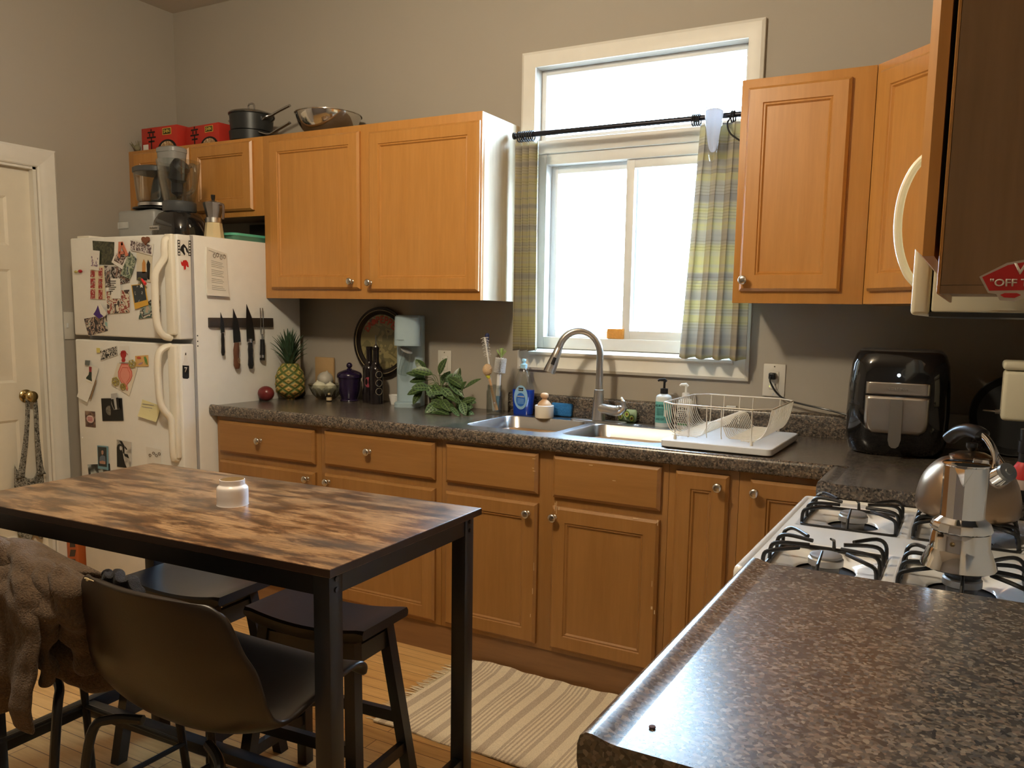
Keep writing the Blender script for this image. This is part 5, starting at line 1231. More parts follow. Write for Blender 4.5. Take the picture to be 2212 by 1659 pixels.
for ch in t.children:
    for v in ch.data.vertices: v.co += Vector((-.860,-.045,WT)) - Vector((-.842,-.075,WT))
# second outlet behind the plant
def outlet(x, z, label, w=.076, h=.118, plug=False):
    t = thing('wall_outlet', label, 'outlet', (x, WY, z))
    mk(B().box(x-w/2, x+w/2, WY-.006, WY-.0005, z-h/2, z+h/2, .003), 'cover_plate', P('outlet_white', (.72,.68,.60), .35), t)
    mk(B().box(x-.018, x+.018, WY-.009, WY-.0062, z-.034, z+.034, .002), 'receptacle', P('outlet_cream', (.76,.72,.64), .35), t)
    b = B()
    for dz in ((-.018, .018) if not plug else (-.018,)):
        for dx in (-.006, .006): b.box(x+dx-.001, x+dx+.001, WY-.0095, WY-.009, z+dz-.002, z+dz+.005)
        b.lathe([(.002,0),(.002,.0006)], (x,WY-.0090,z+dz-.007), 8, M=Matrix.Rotation(PI/2,4,'X'))
    mk(b, 'slots', BLACKINK, t, sm=False)
    for dz in (-h*.42, h*.42): mk(B().lathe([(.003,0),(.0028,.001),(.0001,.0012)], (x,WY-.006,z+dz), 10, M=Matrix.Rotation(PI/2,4,'X')), 'screw', NICKEL, t)
    return t
outlet(-.625, 1.118, 'wall outlet half hidden behind the potted plant')
o = outlet(.912, 1.119, 'wall outlet right of the window with a black plug', .084, .126, True)
mk(B().box(.896,.898,WY-.0098,WY-.0090,1.094,1.097), 'indicator_light', P('led_yellow', (.6,.8,.1), .4, emis=2), o, sm=False)
px, pz = .909, 1.136
t = thing('power_cord', 'black power cord from wall outlet to the air fryer', 'cord', (px, WY-.02, pz))
mk(B().box(px-.013, px+.013, WY-.036, WY-.0105, pz-.013, pz+.013, .005, 3), 'plug', BLACK, t)
cp = smooth([(px-.003,WY-.036,pz-.002),(px-.002,WY-.046,pz-.020),(px+.020,WY-.042,pz-.058),(px+.055,WY-.036,pz-.085),(1.03,-.004,1.036),(1.11,-.008,1.024),(1.18,-.03,1.013),(1.255,-.05,1.000),(1.30,-.055,.97)], 6)
mk(B().tube(cp, .0036, 8), 'cable', BLACK, t)
# air fryer
ax, ay = 1.372, -.180
t = thing('air_fryer', 'black air fryer with steel-fronted basket in the corner', 'air fryer', (ax, ay, WT))
RZ = Matrix.Translation((ax, ay, WT)) @ Matrix.Rotation(math.radians(3), 4, 'Z')
def af(w, d, r, z): return [RZ @ Vector(p) for p in rr(0, 0, w*1.09, d*1.0, r, z*1.05, 8)]
b = B(); b.loft([af(.120,.125,.09,0), af(.134,.138,.09,.012), af(.1425,.146,.085,.05), af(.1445,.149,.082,.13), af(.1425,.146,.082,.22), af(.136,.139,.08,.285), af(.126,.128,.08,.315), af(.118,.120,.08,.325)])
mk(b, 'body', BLKG, t, ang=50)
b = B(); b.loft([af(.116,.118,.08,.3255), af(.112,.114,.08,.330)]); mk(b, 'top_plate', P('fryer_top', (.05,.045,.04), .35), t)
FR = [(0,.120,.125,.09), (.012,.134,.138,.09), (.05,.1425,.146,.085), (.13,.1445,.149,.082), (.22,.1425,.146,.082), (.285,.136,.139,.08)]
def fy_(x, z):
    z = z/1.05
    for (za, wa, da, ra), (zb, wb, db, rb) in zip(FR, FR[1:]):
        if z <= zb or zb == FR[-1][0]:
            k = (z-za)/(zb-za); w = (wa+(wb-wa)*k)*1.09; d = da+(db-da)*k; r = ra+(rb-ra)*k; break
    e = max(0, abs(x)-(w-r)); return -(d-r+math.sqrt(max(0, r*r-e*e)))
def afp(b, x0, x1, z0, z1, yo, th, r, n=10):  # curved front patch
    def f(u_, v_):
        x = x0+(x1-x0)*u_; z = z0+(z1-z0)*v_
        if r:
            zz = (z-z0); k = max(0, 1-zz/r)
            x = x*(1-(1-math.sqrt(max(0, 1-k*k)))*.28)
        y = fy_(x, z) - yo
        return RZ @ Vector((x, y, z))
    b.grid(f, 14, n); return b
STL = P('fryer_steel', (.55,.52,.48), .28, 1)
o = mods(mk(afp(B(), -.096, .096, .204, .243, .0015, 0, 0), 'steel_band', STL, t), 0, .003)
o = mods(mk(afp(B(), -.096, .096, .078, .198, .002, 0, .05), 'basket_front', STL, t), 0, .003)
b = B(); M2 = RZ
b.loft([[M2 @ Vector((x, -.196, z)) for x, z in ((-.018,.192),(.018,.192),(.019,.062),(.014,.044),(.006,.037),(-.006,.037),(-.014,.044),(-.019,.062))], [M2 @ Vector((x, -.178, z)) for x, z in ((-.018,.192),(.018,.192),(.019,.062),(.014,.044),(.006,.037),(-.006,.037),(-.014,.044),(-.019,.062))]])
b.box(-.012, .012, -.180, -.145, .165, .188, M=M2)
mk(b, 'basket_handle', P('handle_steel', (.30,.28,.26), .35, .8), t, sm=False)
text('GOURMIA', .009, 'lettering', P('fryer_letter', (.30,.28,.26), .4), t, M2 @ Vector((0,-.1535,.2235)), M2.to_3x3() @ Vector((1,0,0)), (0,0,1), w=.060, bold=.01)
b = B(); b.tube([M2 @ Vector((.004*math.cos(2*PI*k/14), -.1535, .268+.004*math.sin(2*PI*k/14))) for k in range(14)], .0012, 6, True)
b.sphere(M2 @ Vector((0,-.1525,.268)), .0026, u=8, v=6)
mk(b, 'power_light', P('light_white_blue', (.65,.85,1), .4, emis=6), t)
# white canister behind, black round pan
c = (1.5548, -0.0074, 0.0324, 0.1265)
o = mk(B().box(1.505, 1.600, -.012, .002, WT, 1.036, .002), 'grey_board', P('mid_grey_board', (.42,.40,.37), .5)); tag(o, 'small pale board standing behind the air fryer', 'board')  # board in one even mid grey
cx_, cz_ = 1.720, WT+.134
t = thing('round_pan', 'large black round pan leaning against the corner wall', 'pan', (cx_, -.06, WT))
MP = Matrix.Translation((cx_, -.060, cz_)) @ Matrix.Rotation(PI/2-.18, 4, 'X')
mk(B().lathe([(.0001,0),(.112,0),(.132,.016),(.134,.020),(.131,.020),(.110,.004),(.0001,.004)], (0,0,0), 48, M=MP), 'pan', P('black_pan', (.010,.010,.010), .5), t)
# wall-mounted can opener on the right wall, canister, dish
q = [(1.669, -0.4, 1.246), (1.685, -0.4, 1.072), (1.644, -0.4, 1.094)]
zt_, zb_, xl_ = q[0][2], q[1][2], q[0][0]
t = thing('can_opener', 'cream plastic can opener with steel lever mounted on the right wall', 'can opener', (1.80, -.40, zb_))
mk(B().box(xl_, XR-.001, -.46, -.34, zb_, zt_-.028, .012, 3), 'housing', CREAM, t)
mk(B().box(xl_-.004, XR-.001, -.464, -.336, zt_-.026, zt_, .010, 3), 'lid', CREAM, t)
mk(B().tube([(xl_+.001,-.42,zb_+.022),(xl_-.014,-.42,zb_+.022)], .007, 10), 'pivot', STEEL, t)
mk(B().tube([(xl_-.012,-.42,zb_+.022),(xl_-.046,-.425,zb_+.024)], [.0035,.0028], 8, sx=1.6), 'lever', STEEL, t)
c = (1.7211, -0.8473, 0.0197, 0.1837)
t = thing('spice_canister', 'black canister with red label at right picture edge', 'canister', (c[0], c[1], WT))
R1 = .026
for nm, pr2, mt in (('base', [(R1-.001,0),(R1,.002),(R1,.030)], BLACK), ('white_band', [(R1,.0305),(R1,.055)], P('band_pale', (.55,.42,.36), .5)), ('red_label', [(R1,.0555),(R1-.001,.085),(.017,.098)], RED), ('neck', [(.017,.0985),(.016,.12),(.019,.122),(.019,.150),(.016,.152),(.017,.180),(.0001,.182)], BLACK)):
    Lt(nm, pr2, c, mt, t, 24)
q = (1.694, -0.503, 0.914)
t = thing('spoon_rest', 'small cream rectangular dish behind the kettle', 'dish', (q[0]+.02, q[1]+.02, WT))
mk(B().loft([rr(q[0]+.03,q[1]+.03,.040,.028,.010,WT), rr(q[0]+.03,q[1]+.03,.048,.034,.012,WT+.016), rr(q[0]+.03,q[1]+.03,.045,.031,.012,WT+.016), rr(q[0]+.03,q[1]+.03,.038,.026,.010,WT+.004)]), 'dish', CREAM, t)
# ------------------------------------------------------------------ potted plant
def leaf_mat():
    m, t, b = nt('prayer_plant_leaf'); uv = t.nodes.new('ShaderNodeUVMap'); sp = t.nodes.new('ShaderNodeSeparateXYZ'); t.links.new(uv.outputs[0], sp.inputs[0])
    ax_ = math_(t, 'ABSOLUTE', math_(t, 'SUBTRACT', sp.outputs[0], .5))
    w = math_(t, 'SINE', math_(t, 'MULTIPLY', math_(t, 'ADD', sp.outputs[1], math_(t, 'MULTIPLY', ax_, -.28)), 2*PI*6))
    band = math_(t, 'MULTIPLY', math_(t, 'GREATER_THAN', ax_, .06), math_(t, 'LESS_THAN', ax_, .32))
    dark = math_(t, 'MULTIPLY', math_(t, 'GREATER_THAN', w, -.3), band)
    oi = t.nodes.new('ShaderNodeNewGeometry'); rn = ramp(t, oi.outputs['Random Per Island'], [(0,(.035,.065,.02)),(.5,(.07,.125,.032)),(1,(.14,.24,.13))])
    c = mixc(t, math_(t, 'MULTIPLY', dark, .9), rn, (.018,.040,.018))
    mid = math_(t, 'LESS_THAN', ax_, .022)
    c = mixc(t, math_(t, 'MULTIPLY', mid, .7), c, (.30,.42,.18))
    t.links.new(c, b.inputs['Base Color']); b.inputs['Roughness'].default_value = .35
    return m
LEAFM = leaf_mat()
PX, PY = -.535, -.135
t = thing('potted_plant', 'prayer plant with patterned leaves in a brown pot', 'plant', (PX, PY, WT))
Lt('pot', [(.0001,0),(.042,0),(.046,.004),(.060,.085),(.064,.087),(.066,.108),(.061,.108),(.058,.09),(.0001,.088)], (PX,PY), P('brown_pot', (.045,.028,.022), .5), t, 36)
Lt('soil', [(.0001,.096),(.040,.096),(.0575,.0925)], (PX,PY), P('soil', (.03,.02,.012), 1, bmp=.8, bs=120), t, 24)
LV = B(); ST_ = B(); random.seed(5)
def leaf(base, tip_dir, up_, L, W, curl=.35, droop=.5):
    """pointed oval leaf growing from base along tip_dir; up_ is the face direction"""
    d = Vector(tip_dir).normalized(); u_ = Vector(up_); u_ = (u_ - d*u_.dot(d)).normalized(); s = d.cross(u_)
    base = Vector(base)
    def f(a, c):
        w = W*math.sin(PI*min(1, c*.97+.015))**.72*(1-.18*c); x = (a-.5)*2
        p = base + d*(L*c) + s*(w*x*.5) + u_*(-droop*L*c*c*.45 + curl*w*.5*abs(x)**1.6*.6)
        return p
    LV.grid(f, 6, 10)
cen = Vector((PX, PY, WT+.095))
# heads of the leaves, given as base offset, direction and size (metres)
spec = [
 ((-.055,-.05,.150),(-.75,-.35,.30),(-.1,-.6,.8),.085,.046), ((-.045,-.05,.135),(-.9,-.3,.05),(0,-.7,.7),.080,.048),
 ((-.045,-.05,.175),(-.55,-.2,.62),(.2,-.9,.4),.075,.044), ((-.010,-.05,.165),(-.6,-.45,.25),(.1,-.8,.7),.092,.050),
 ((-.055,-.05,.095),(-.75,-.5,-.15),(-.1,-.75,.6),.080,.052), ((-.020,-.06,.105),(-.3,-.6,.1),(.3,-.8,.6),.080,.050),
 ((.010,-.07,.120),(.75,-.45,-.45),(.3,-.7,.7),.095,.046), ((-.03,-.06,.115),(.7,-.35,-.50),(.2,-.75,.6),.105,.050),
 ((.020,-.04,.165),(.3,-.1,.75),(-.3,-.9,.2),.080,.052), ((.045,-.03,.135),(.7,-.1,.4),(0,-.9,.5),.070,.046),
 ((.080,-.06,.155),(.85,-.25,-.20),(.1,-.65,.8),.105,.044), ((.085,-.06,.140),(.85,-.3,-.42),(0,-.6,.85),.108,.043),
 ((.060,-.08,.110),(.80,-.35,-.35),(.1,-.7,.7),.100,.042), ((.175,-.07,.115),(.75,-.1,.55),(-.2,-.8,.5),.090,.026),
 ((.165,-.08,.100),(.25,-.3,.35),(-.4,-.8,.3),.070,.040), ((.150,-.08,.075),(.1,-.2,-.8),(-.2,-.9,.1),.072,.034),
 ((.165,-.08,.05),(.70,-.3,.30),(.2,-.8,.5),.088,.036), ((.160,-.08,.030),(.75,-.35,.15),(.1,-.9,.3),.078,.046),
 ((.075,-.10,.060),(.65,-.45,-.30),(.1,-.8,.6),.085,.046), ((.045,-.10,.045),(-.1,-.6,-.35),(.5,-.7,.4),.072,.040),
 ((.020,-.10,.052),(.90,-.3,-.15),(0,-.85,.55),.095,.046), ((.150,-.10,.020),(-.85,-.45,-.05),(0,-.75,.65),.100,.052),
 ((.115,-.11,.010),(-.75,-.35,.02),(.1,-.8,.6),.105,.055), ((.150,-.11,.028),(-.9,-.2,.22),(0,-.9,.4),.090,.044),
 ((.130,-.12,.035),(.8,-.4,-.25),(0,-.4,.9),.085,.026), ((.180,-.10,.055),(.5,-.5,-.45),(.2,-.8,.5),.070,.042),
 ((.200,-.10,.030),(.3,-.3,-.55),(.3,-.8,.4),.070,.032), ((.100,-.04,.110),(.5,-.3,.2),(0,-.8,.6),.075,.045),
 ((.110,-.05,.080),(.7,-.3,-.5),(.1,-.8,.5),.085,.044), ((.080,-.09,.085),(-.8,-.4,.10),(0,-.6,.8),.080,.030),
 ((.090,-.10,.078),(.85,-.35,-.05),(0,-.4,.9),.095,.026), ((-.060,-.06,.085),(-.4,-.5,-.65),(-.2,-.9,.2),.070,.046),
 ((.060,-.02,.080),(.8,.1,-.2),(.2,-.6,.8),.085,.050), ((.120,-.02,.05),(.8,-.1,.1),(.1,-.7,.7),.08,.045), ((.02,-.02,.12),(.1,.4,.7),(0,-.8,.5),.075,.05),
 ((.150,-.05,.10),(-.2,-.1,.7),(-.1,-.9,.2),.075,.042), ((.10,-.03,.13),(.1,.1,.8),(.1,-.9,.1),.07,.045), ((.17,-.09,.0),(.9,-.2,.1),(0,-.6,.8),.07,.036), ((.05,-.12,.0),(.9,-.3,.06),(0,-.6,.8),.09,.05)]
for (o_x, o_y, o_z), d, u_, L, W in spec:
    p0 = Vector((PX+o_x, PY+o_y, WT+max(o_z+.0, .012)))
    leaf(p0, d, u_, L, W)
    m1 = (cen+p0)*.5 + Vector((0,0,.02))
    ST_.tube(smooth([cen+Vector((o_x*.15, o_y*.1, 0)), m1, p0], 4), .0013, 5)
for v in LV.bm.verts: v.co.y = min(v.co.y, WY-.03); v.co.z = max(v.co.z, WT+.0015)
mk(LV, 'foliage', LEAFM, t, ang=180); mk(ST_, 'stems', P('stem_green', (.16,.22,.08), .5), t)

# ------------------------------------------------------------------ glass jar with brushes
BX, BY = -.268, -.105
t = thing('glass_jar', 'clear glass jar holding dish brushes beside the plant', 'jar', (BX, BY, WT))
Lt('jar', [(.0001,0),(.034,0),(.036,.003),(.036,.100),(.031,.110),(.031,.128),(.0285,.128),(.0285,.110),(.033,.098),(.033,.004),(.0001,.003)], (BX,BY), JARGL, t, 36)
b = B()
for z in (.114, .121): b.tube([(BX+.0315*math.cos(2*PI*k/24), BY+.0315*math.sin(2*PI*k/24), WT+z) for k in range(24)], .0009, 5, True)
mk(b, 'thread_rings', JARGL, t)
BRI = P('white_bristle', (.78,.77,.76), .6); BLUEB = P('navy_plastic', (.012,.016,.07), .4)
def bristles(b, p0, p1, n, ln, thick=.0011, sides=2, fan=None):
    d = (p1-p0).normalized(); a = d.orthogonal().normalized()
    for k in range(n):
        q = p0.lerp(p1, k/(n-1))
        for s_ in range(sides):
            an = 2*PI*s_/sides + (k % 2)*.35
            v_ = Matrix.Rotation(an, 3, d) @ (a if fan is None else Vector(fan))
            b.tube([q, q+v_*ln+d*ln*.12], thick, 4)
# tall white brush with navy tip
t = thing('dish_brush', 'tall white dish brush with navy tip in the jar', 'brush', (BX-.010, BY, WT+.02), 'brushes standing in the glass jar')
s0, s1 = Vector((BX-.004, BY, WT+.012)), Vector((BX-.028, BY-.010, WT+.235))
mk(B().tube(smooth([s0, s0.lerp(s1,.5), s1, Vector((BX-.036,BY-.012,WT+.285)), Vector((BX-.046,BY-.014,WT+.335))], 4), .0042, 8), 'handle', WHITE, t)
b = B(); bristles(b, Vector((BX-.031,BY-.012,WT+.255)), Vector((BX-.047,BY-.014,WT+.335)), 12, .020, .0016, 2, (.93,-.3,-.1)); mk(b, 'bristles', BRI, t)
b = B(); b.tube([Vector((BX-.033,BY-.006,WT+.262)), Vector((BX-.040,BY-.004,WT+.31)), Vector((BX-.040,BY-.004,WT+.345)), Vector((BX-.036,BY-.004,WT+.352))], [.004,.006,.010,.006], 10); mk(b, 'navy_tip', BLUEB, t)
# round-headed brush, wooden handle down
t = thing('dish_brush', 'round-headed yellow brush with wooden handle in the jar', 'brush', (BX-.004, BY, WT+.012), 'brushes standing in the glass jar')
w0, w1 = Vector((BX+.022, BY-.018, WT+.018)), Vector((BX-.012, BY-.026, WT+.158))
mk(B().tube(smooth([w0, w0.lerp(w1,.35), w1], 4), [.0095,.0105,.010,.009,.008,.0075,.0065,.006,.006], 10, sx=.6), 'wooden_handle', P('pale_wood', (.60,.38,.22), .5), t)
hd = Vector((BX-.020, BY-.030, WT+.195))
b = B(); b.tube(smooth([w1, w1.lerp(hd,.5)+Vector((-.007,0,0)), hd+Vector((-.016,.004,.012))], 3), [.006,.008,.010,.010,.012,.012,.008], 10); mk(b, 'yellow_frame', YEL, t)
mk(B().sphere(hd, .023, (.95,.9,1.15), 18, 12), 'bristle_head', P('tan_bristle', (.72,.50,.30), .9, bmp=1, bs=260, var=.15, vs=120), t)
# bottle brush
t = thing('bottle_brush', 'white bottle brush with green tip in the jar', 'brush', (BX+.012, BY, WT+.02), 'brushes standing in the glass jar')
q0, q1 = Vector((BX+.014, BY+.002, WT+.012)), Vector((BX+.022, BY, WT+.175))
mk(B().tube([q0, q0.lerp(q1,.42)], [.006,.0075], 10), 'blue_handle', P('pale_blue_handle', (.20,.42,.62), .4), t)
mk(B().tube([q0.lerp(q1,.42), q1], [.0095,.009], 10), 'white_sleeve', WHITE, t)
q2 = Vector((BX+.034, BY-.002, WT+.262))
mk(B().tube([q1, q2], .003, 6), 'wire_core', WHITE, t)
b = B(); bristles(b, q1.lerp(q2,.08), q1.lerp(q2,.78), 16, .026, .0011, 12); mk(b, 'bristles', BRI, t)
b = B()
for k in range(26):
    a = random.uniform(0, 2*PI); tt_ = random.uniform(.1, .9); v_ = Vector((math.cos(a)*tt_, math.sin(a)*tt_, 1-.55*tt_)).normalized(); b.tube([q2-Vector((0,0,.012)), q2+v_*.030], .0010, 4)
mk(b, 'tip_bristles', P('green_white_bristle', (.45,.65,.25), .6), t)

# ------------------------------------------------------------------ washing-up things behind the sink
zs_ = .9176
dx, dy = -.150, -.055
t = thing('dish_soap_bottle', 'clear bottle of blue dish soap behind the left sink bowl', 'bottle', (dx, dy, WT))
def dring(w, d, z): return rr(dx, dy, w, d, min(w, d)*.9, WT+z, 6)
mk(B().loft([dring(.040,.022,0), dring(.045,.024,.004), dring(.047,.025,.04), dring(.050,.026,.080), dring(.0505,.026,.1115)]), 'blue_soap', BLUELIQ, t)
mk(B().loft([dring(.0505,.026,.112), dring(.045,.025,.135), dring(.030,.021,.175), dring(.017,.016,.200), dring(.0135,.0135,.205)], False, False), 'clear_shoulder', JARGL, t)
mk(B().lathe([(.015,WT+.205),(.015,WT+.222),(.010,WT+.225)], (dx,dy,0), 20), 'cap', P('cap_pale_blue', (.40,.68,.85), .3), t)
mk(B().lathe([(.006,WT+.2255),(.007,WT+.232),(.010,WT+.236),(.009,WT+.244),(.0001,WT+.246)], (dx,dy,0), 16), 'nozzle', P('cap_pale_blue', (.40,.68,.85), .3), t)
def oval(cx, cz, a, c, y, n=24): return [(cx+a*math.cos(2*PI*k/n), y, cz+c*math.sin(2*PI*k/n)) for k in range(n)]
yl = dy-.0268
mk(B().poly(oval(dx+.002, WT+.078, .034, .053, yl), (0,-.0004,0)), 'label', P('label_sky', (.30,.55,.85), .4), t, sm=False)
mk(B().poly(oval(dx+.002, WT+.068, .023, .030, yl-.0005), (0,-.0003,0)), 'label_disc', P('label_mid_blue', (.03,.16,.65), .4), t, sm=False)
mk(B().box(dx-.010, dx+.014, yl-.0012, yl-.0006, WT+.107, WT+.121), 'label_badge', BLACKINK, t, sm=False)
text('Essential', .006, 'lettering', WHITE, t, (dx+.002, yl-.0013, WT+.114), w=.020)
text('DISHWASHING', .006, 'lettering', WHITE, t, (dx+.002, yl-.0010, WT+.082), w=.036, bold=.02)
for i in range(4): mk(B().box(dx-.014, dx+.018, yl-.0012, yl-.0009, WT+.070-i*.006, WT+.072-i*.006), 'small_print', P('label_sky', (.30,.55,.85), .4), t, sm=False)
hx_, hy_ = -.012, -.118
t = thing('brush_holder', 'round white ceramic brush holder behind the sink', 'holder', (hx_, hy_, zs_))
mk(B().lathe([(.0001,zs_),(.038,zs_),(.040,zs_+.003),(.0405,zs_+.052),(.0385,zs_+.054),(.036,zs_+.050),(.0001,zs_+.046)], (hx_,hy_,0), 40), 'cup', WHITE, t)
o = thing('palm_brush', 'wooden-knob palm brush resting in white holder', 'brush', (hx_, hy_, zs_+.046))
mk(B().lathe(sprof([(.0001,zs_+.0465),(.026,zs_+.047),(.029,zs_+.058),(.020,zs_+.070),(.010,zs_+.077),(.010,zs_+.082),(.0165,zs_+.088),(.0175,zs_+.098),(.012,zs_+.105),(.0001,zs_+.107)], 3), (hx_,hy_,0), 28), 'wooden_knob', P('beech', (.66,.42,.24), .45), o)
SPB = P('sponge_blue', (.035,.22,.60), .9, bmp=1, bs=220, var=.2, vs=150)
b = B(); b.box(-.046, .052, -.012, .012, 0, .062, .008, 3, M=Matrix.Translation((.015,-.012,.9148)) @ Matrix.Rotation(-.10, 4, 'X'))
for v in b.bm.verts: v.co.z += .004*math.sin(v.co.x*80)*(v.co.z > .94)
tag(mk(b, 'sponge', SPB), 'blue sponge standing behind the white brush holder', 'sponge')
b = B(); b.box(-.040, .040, -.009, .009, 0, .055, .012, 4, M=Matrix.Translation((.330,-.022,.9148)) @ Matrix.Rotation(-.12, 4, 'X'))
o = tag(mk(b, 'sponge', P('sponge_pale_green', (.42,.58,.40), .8, bmp=.3)), 'pale green sponge with avocado print behind the tap', 'sponge'); ROOT[o.name] = Vector(o.location)
for (x, z) in ((.306,.938),(.334,.950),(.356,.934)):
    for r_, mt, yy in ((.012, P('avo_skin', (.05,.16,.03), .6), -.0395), (.0095, P('avo_flesh', (.50,.60,.15), .6), -.0400), (.0045, P('avo_stone', (.16,.07,.03), .6), -.0405)):
        mk(B().poly([(x+r_*math.cos(2*PI*k/14), yy, z+r_*1.25*math.sin(2*PI*k/14)) for k in range(14)], (0,-.0004,0)), 'avocado_print', mt, o, sm=False)
def pump(cx, cy, z, mt, parent, s=1, dirv=(-1,-.2,0)):
    mk(B().lathe([(.0155*s,z),(.0155*s,z+.020*s),(.010*s,z+.022*s)], (cx,cy,0), 24), 'pump_collar', mt, parent)
    d = Vector(dirv).normalized()
    b = B(); b.lathe([(.0048*s,z+.0222*s),(.0048*s,z+.050*s)], (cx,cy,0), 12)
    b.tube([Vector((cx,cy,z+.048*s))-d*.008*s, Vector((cx,cy,z+.056*s)), Vector((cx,cy,z+.055*s))+d*.020*s, Vector((cx,cy,z+.050*s))+d*.026*s], [.006*s,.0075*s,.0055*s,.004*s], 10)
    mk(b, 'pump_head', mt, parent)
gx_, gy_ = .500, -.062
t = thing('hand_soap', 'hand soap bottle with teal label and black pump', 'soap bottle', (gx_, gy_, WT))
Lt('bottle', sprof([(.0001,0),(.031,0),(.0325,.004),(.0325,.06),(.0325,.108),(.029,.124),(.018,.131),(.014,.133)], 3), (gx_,gy_), P('frosted_white', (.72,.78,.80), .25), t, 32)
Lt('label', [(.0329,.018),(.0329,.103)], (gx_,gy_), TEAL, t, 32)
pump(gx_, gy_, WT+.1335, BLACK, t)
TI = P('teal_ink', (.03,.14,.15), .5)
text("MRS MEYER'S", .010, 'lettering', TI, t, (gx_-.004, gy_-.0332, WT+.088), w=.036, bold=.01); text('HAND SOAP', .010, 'lettering', TI, t, (gx_-.002, gy_-.0332, WT+.034), w=.034)
for i in range(6): mk(B().box(gx_-.018, gx_+.012, gy_-.0345, gy_-.0330, WT+.050+i*.005, WT+.0515+i*.005), 'small_print', TI, t, sm=False)
mk(B().box(gx_+.014, gx_+.024, gy_-.0345, gy_-.022, WT+.045, WT+.070), 'white_patch', P('label_white', (.6,.75,.75), .5), t, sm=False)
wx_, wy_ = .585, -.045
t = thing('lotion_bottle', 'white pump bottle with dark print behind the dish rack', 'bottle', (wx_, wy_, WT))
Lt('bottle', sprof([(.0001,0),(.030,0),(.032,.004),(.032,.06),(.032,.095),(.028,.110),(.017,.118),(.014,.120)], 3), (wx_,wy_), WHITE, t, 32)
pump(wx_, wy_, WT+.1205, WHITE, t, .95)
text('AROMA', .012, 'lettering', BLACKINK, t, (wx_, wy_-.0332, WT+.080), w=.040, bold=.02)
for i in range(6): mk(B().box(wx_-.020+.002*(i % 2), wx_+.018-.003*(i % 3), wy_-.0345, wy_-.0325, WT+.026+i*.008, WT+.0295+i*.008), 'dark_print', BLACKINK, t, sm=False)
mk(B().box(wx_-.02, wx_+.02, wy_-.0340, wy_-.0325, WT+.014, WT+.021), 'green_print', P('green_print', (.05,.25,.10), .5), t, sm=False)
tag(mk(B().box(.735,.775,WY-.0245,WY-.006,1.0035,1.010,.002), 'soap_scrap', P('scrap_white', (.75,.75,.74), .5)), 'small white sliver on the backsplash behind the dish rack', 'soap')
mk(B().lathe([(.020,.9176),(.020,.9195),(.017,.9215),(.0001,.922)], (.405,-.105,0), 24), 'hole_cover', STEEL, bpy.data.objects['kitchen_sink'])
# cutting board used as a drain board
t = tag(mk(B().loft([rr(.855,-.345,.185,.225,.02,WT+.0035,4), rr(.855,-.345,.187,.227,.02,WT+.006,4), rr(.855,-.345,.187,.227,.02,WT+.024,4), rr(.855,-.345,.185,.225,.02,WT+.026,4)]), 'cutting_board', P('white_board', (.80,.82,.85), .35)), 'thick translucent white cutting board under the dish rack', 'cutting board')
# dish rack
WIRE = P('coated_wire', (.74,.68,.58), .4); zb_ = WT+.0265
RX0, RX1, RY0, RY1, RZ0, RZ1 = .652, 1.022, -.540, -.105, zb_+.014, zb_+.120
t = thing('dish_rack', 'cream wire dish rack standing on the white cutting board', 'dish rack', ((RX0+RX1)/2, (RY0+RY1)/2, zb_))
cxr, cyr = (RX0+RX1)/2, (RY0+RY1)/2
top = rr(cxr, cyr, (RX1-RX0)/2, (RY1-RY0)/2, .05, RZ1, 1)
mk(B().tube(top, .0026, 8, True), 'top_rim', WIRE, t)
b = B(); bx0, bx1, by0, by1 = RX0+.045, RX1-.045, RY0+.012, RY1-.012
r = .0018
n_ = 17
for k in range(n_):
    y = by0+.03+(by1-by0-.06)*k/(n_-1)
    b.tube(smooth([(RX0,y,RZ1),(RX0+.012,y,RZ0+.045),(bx0-.014,y,RZ0+.010),(bx0+.004,y,RZ0)], 4)+[Vector((bx0+.085,y,RZ0)), Vector((bx0+.095,y,RZ0+.006)), Vector((bx0+.120,y,RZ0+.046)), Vector((bx0+.130,y,RZ0+.052)), Vector((bx0+.152,y,RZ0+.052)), Vector((bx0+.162,y,RZ0+.046)), Vector((bx0+.180,y,RZ0+.006)), Vector((bx0+.190,y,RZ0))]+smooth([(bx1-.004,y,RZ0),(bx1+.014,y,RZ0+.010),(RX1-.012,y,RZ0+.045),(RX1,y,RZ1)], 4), r, 6)
for x in (bx0+.02, bx0+.055, bx1-.02): b.tube([(x,by0,RZ0-.003),(x,by1,RZ0-.003)], .0018, 6)
for x in (RX0+.055, RX0+.105, RX0+.165, RX0+.215, RX1-.055):
    for y, yb in ((RY0, by0), (RY1, by1)): b.tube([(x,y,RZ1),(x,(y+yb)/2,RZ0+.012),(x,yb,RZ0)], .0019, 6)
for y in (by0, by1): b.tube([(bx0,y,RZ0),(bx0+.088,y,RZ0)], .0019, 6); b.tube([(bx1-.045,y,RZ0),(bx1,y,RZ0)], .0019, 6)
mk(b, 'wire_basket', WIRE, t)
for x in (RX0+.055, RX1-.055):
    for y in (by0, by1): mk(B().lathe([(.0052,zb_),(.0055,zb_+.002),(.0048,RZ0+.002)], (x,y,0), 12), 'foot', WIRE, t)

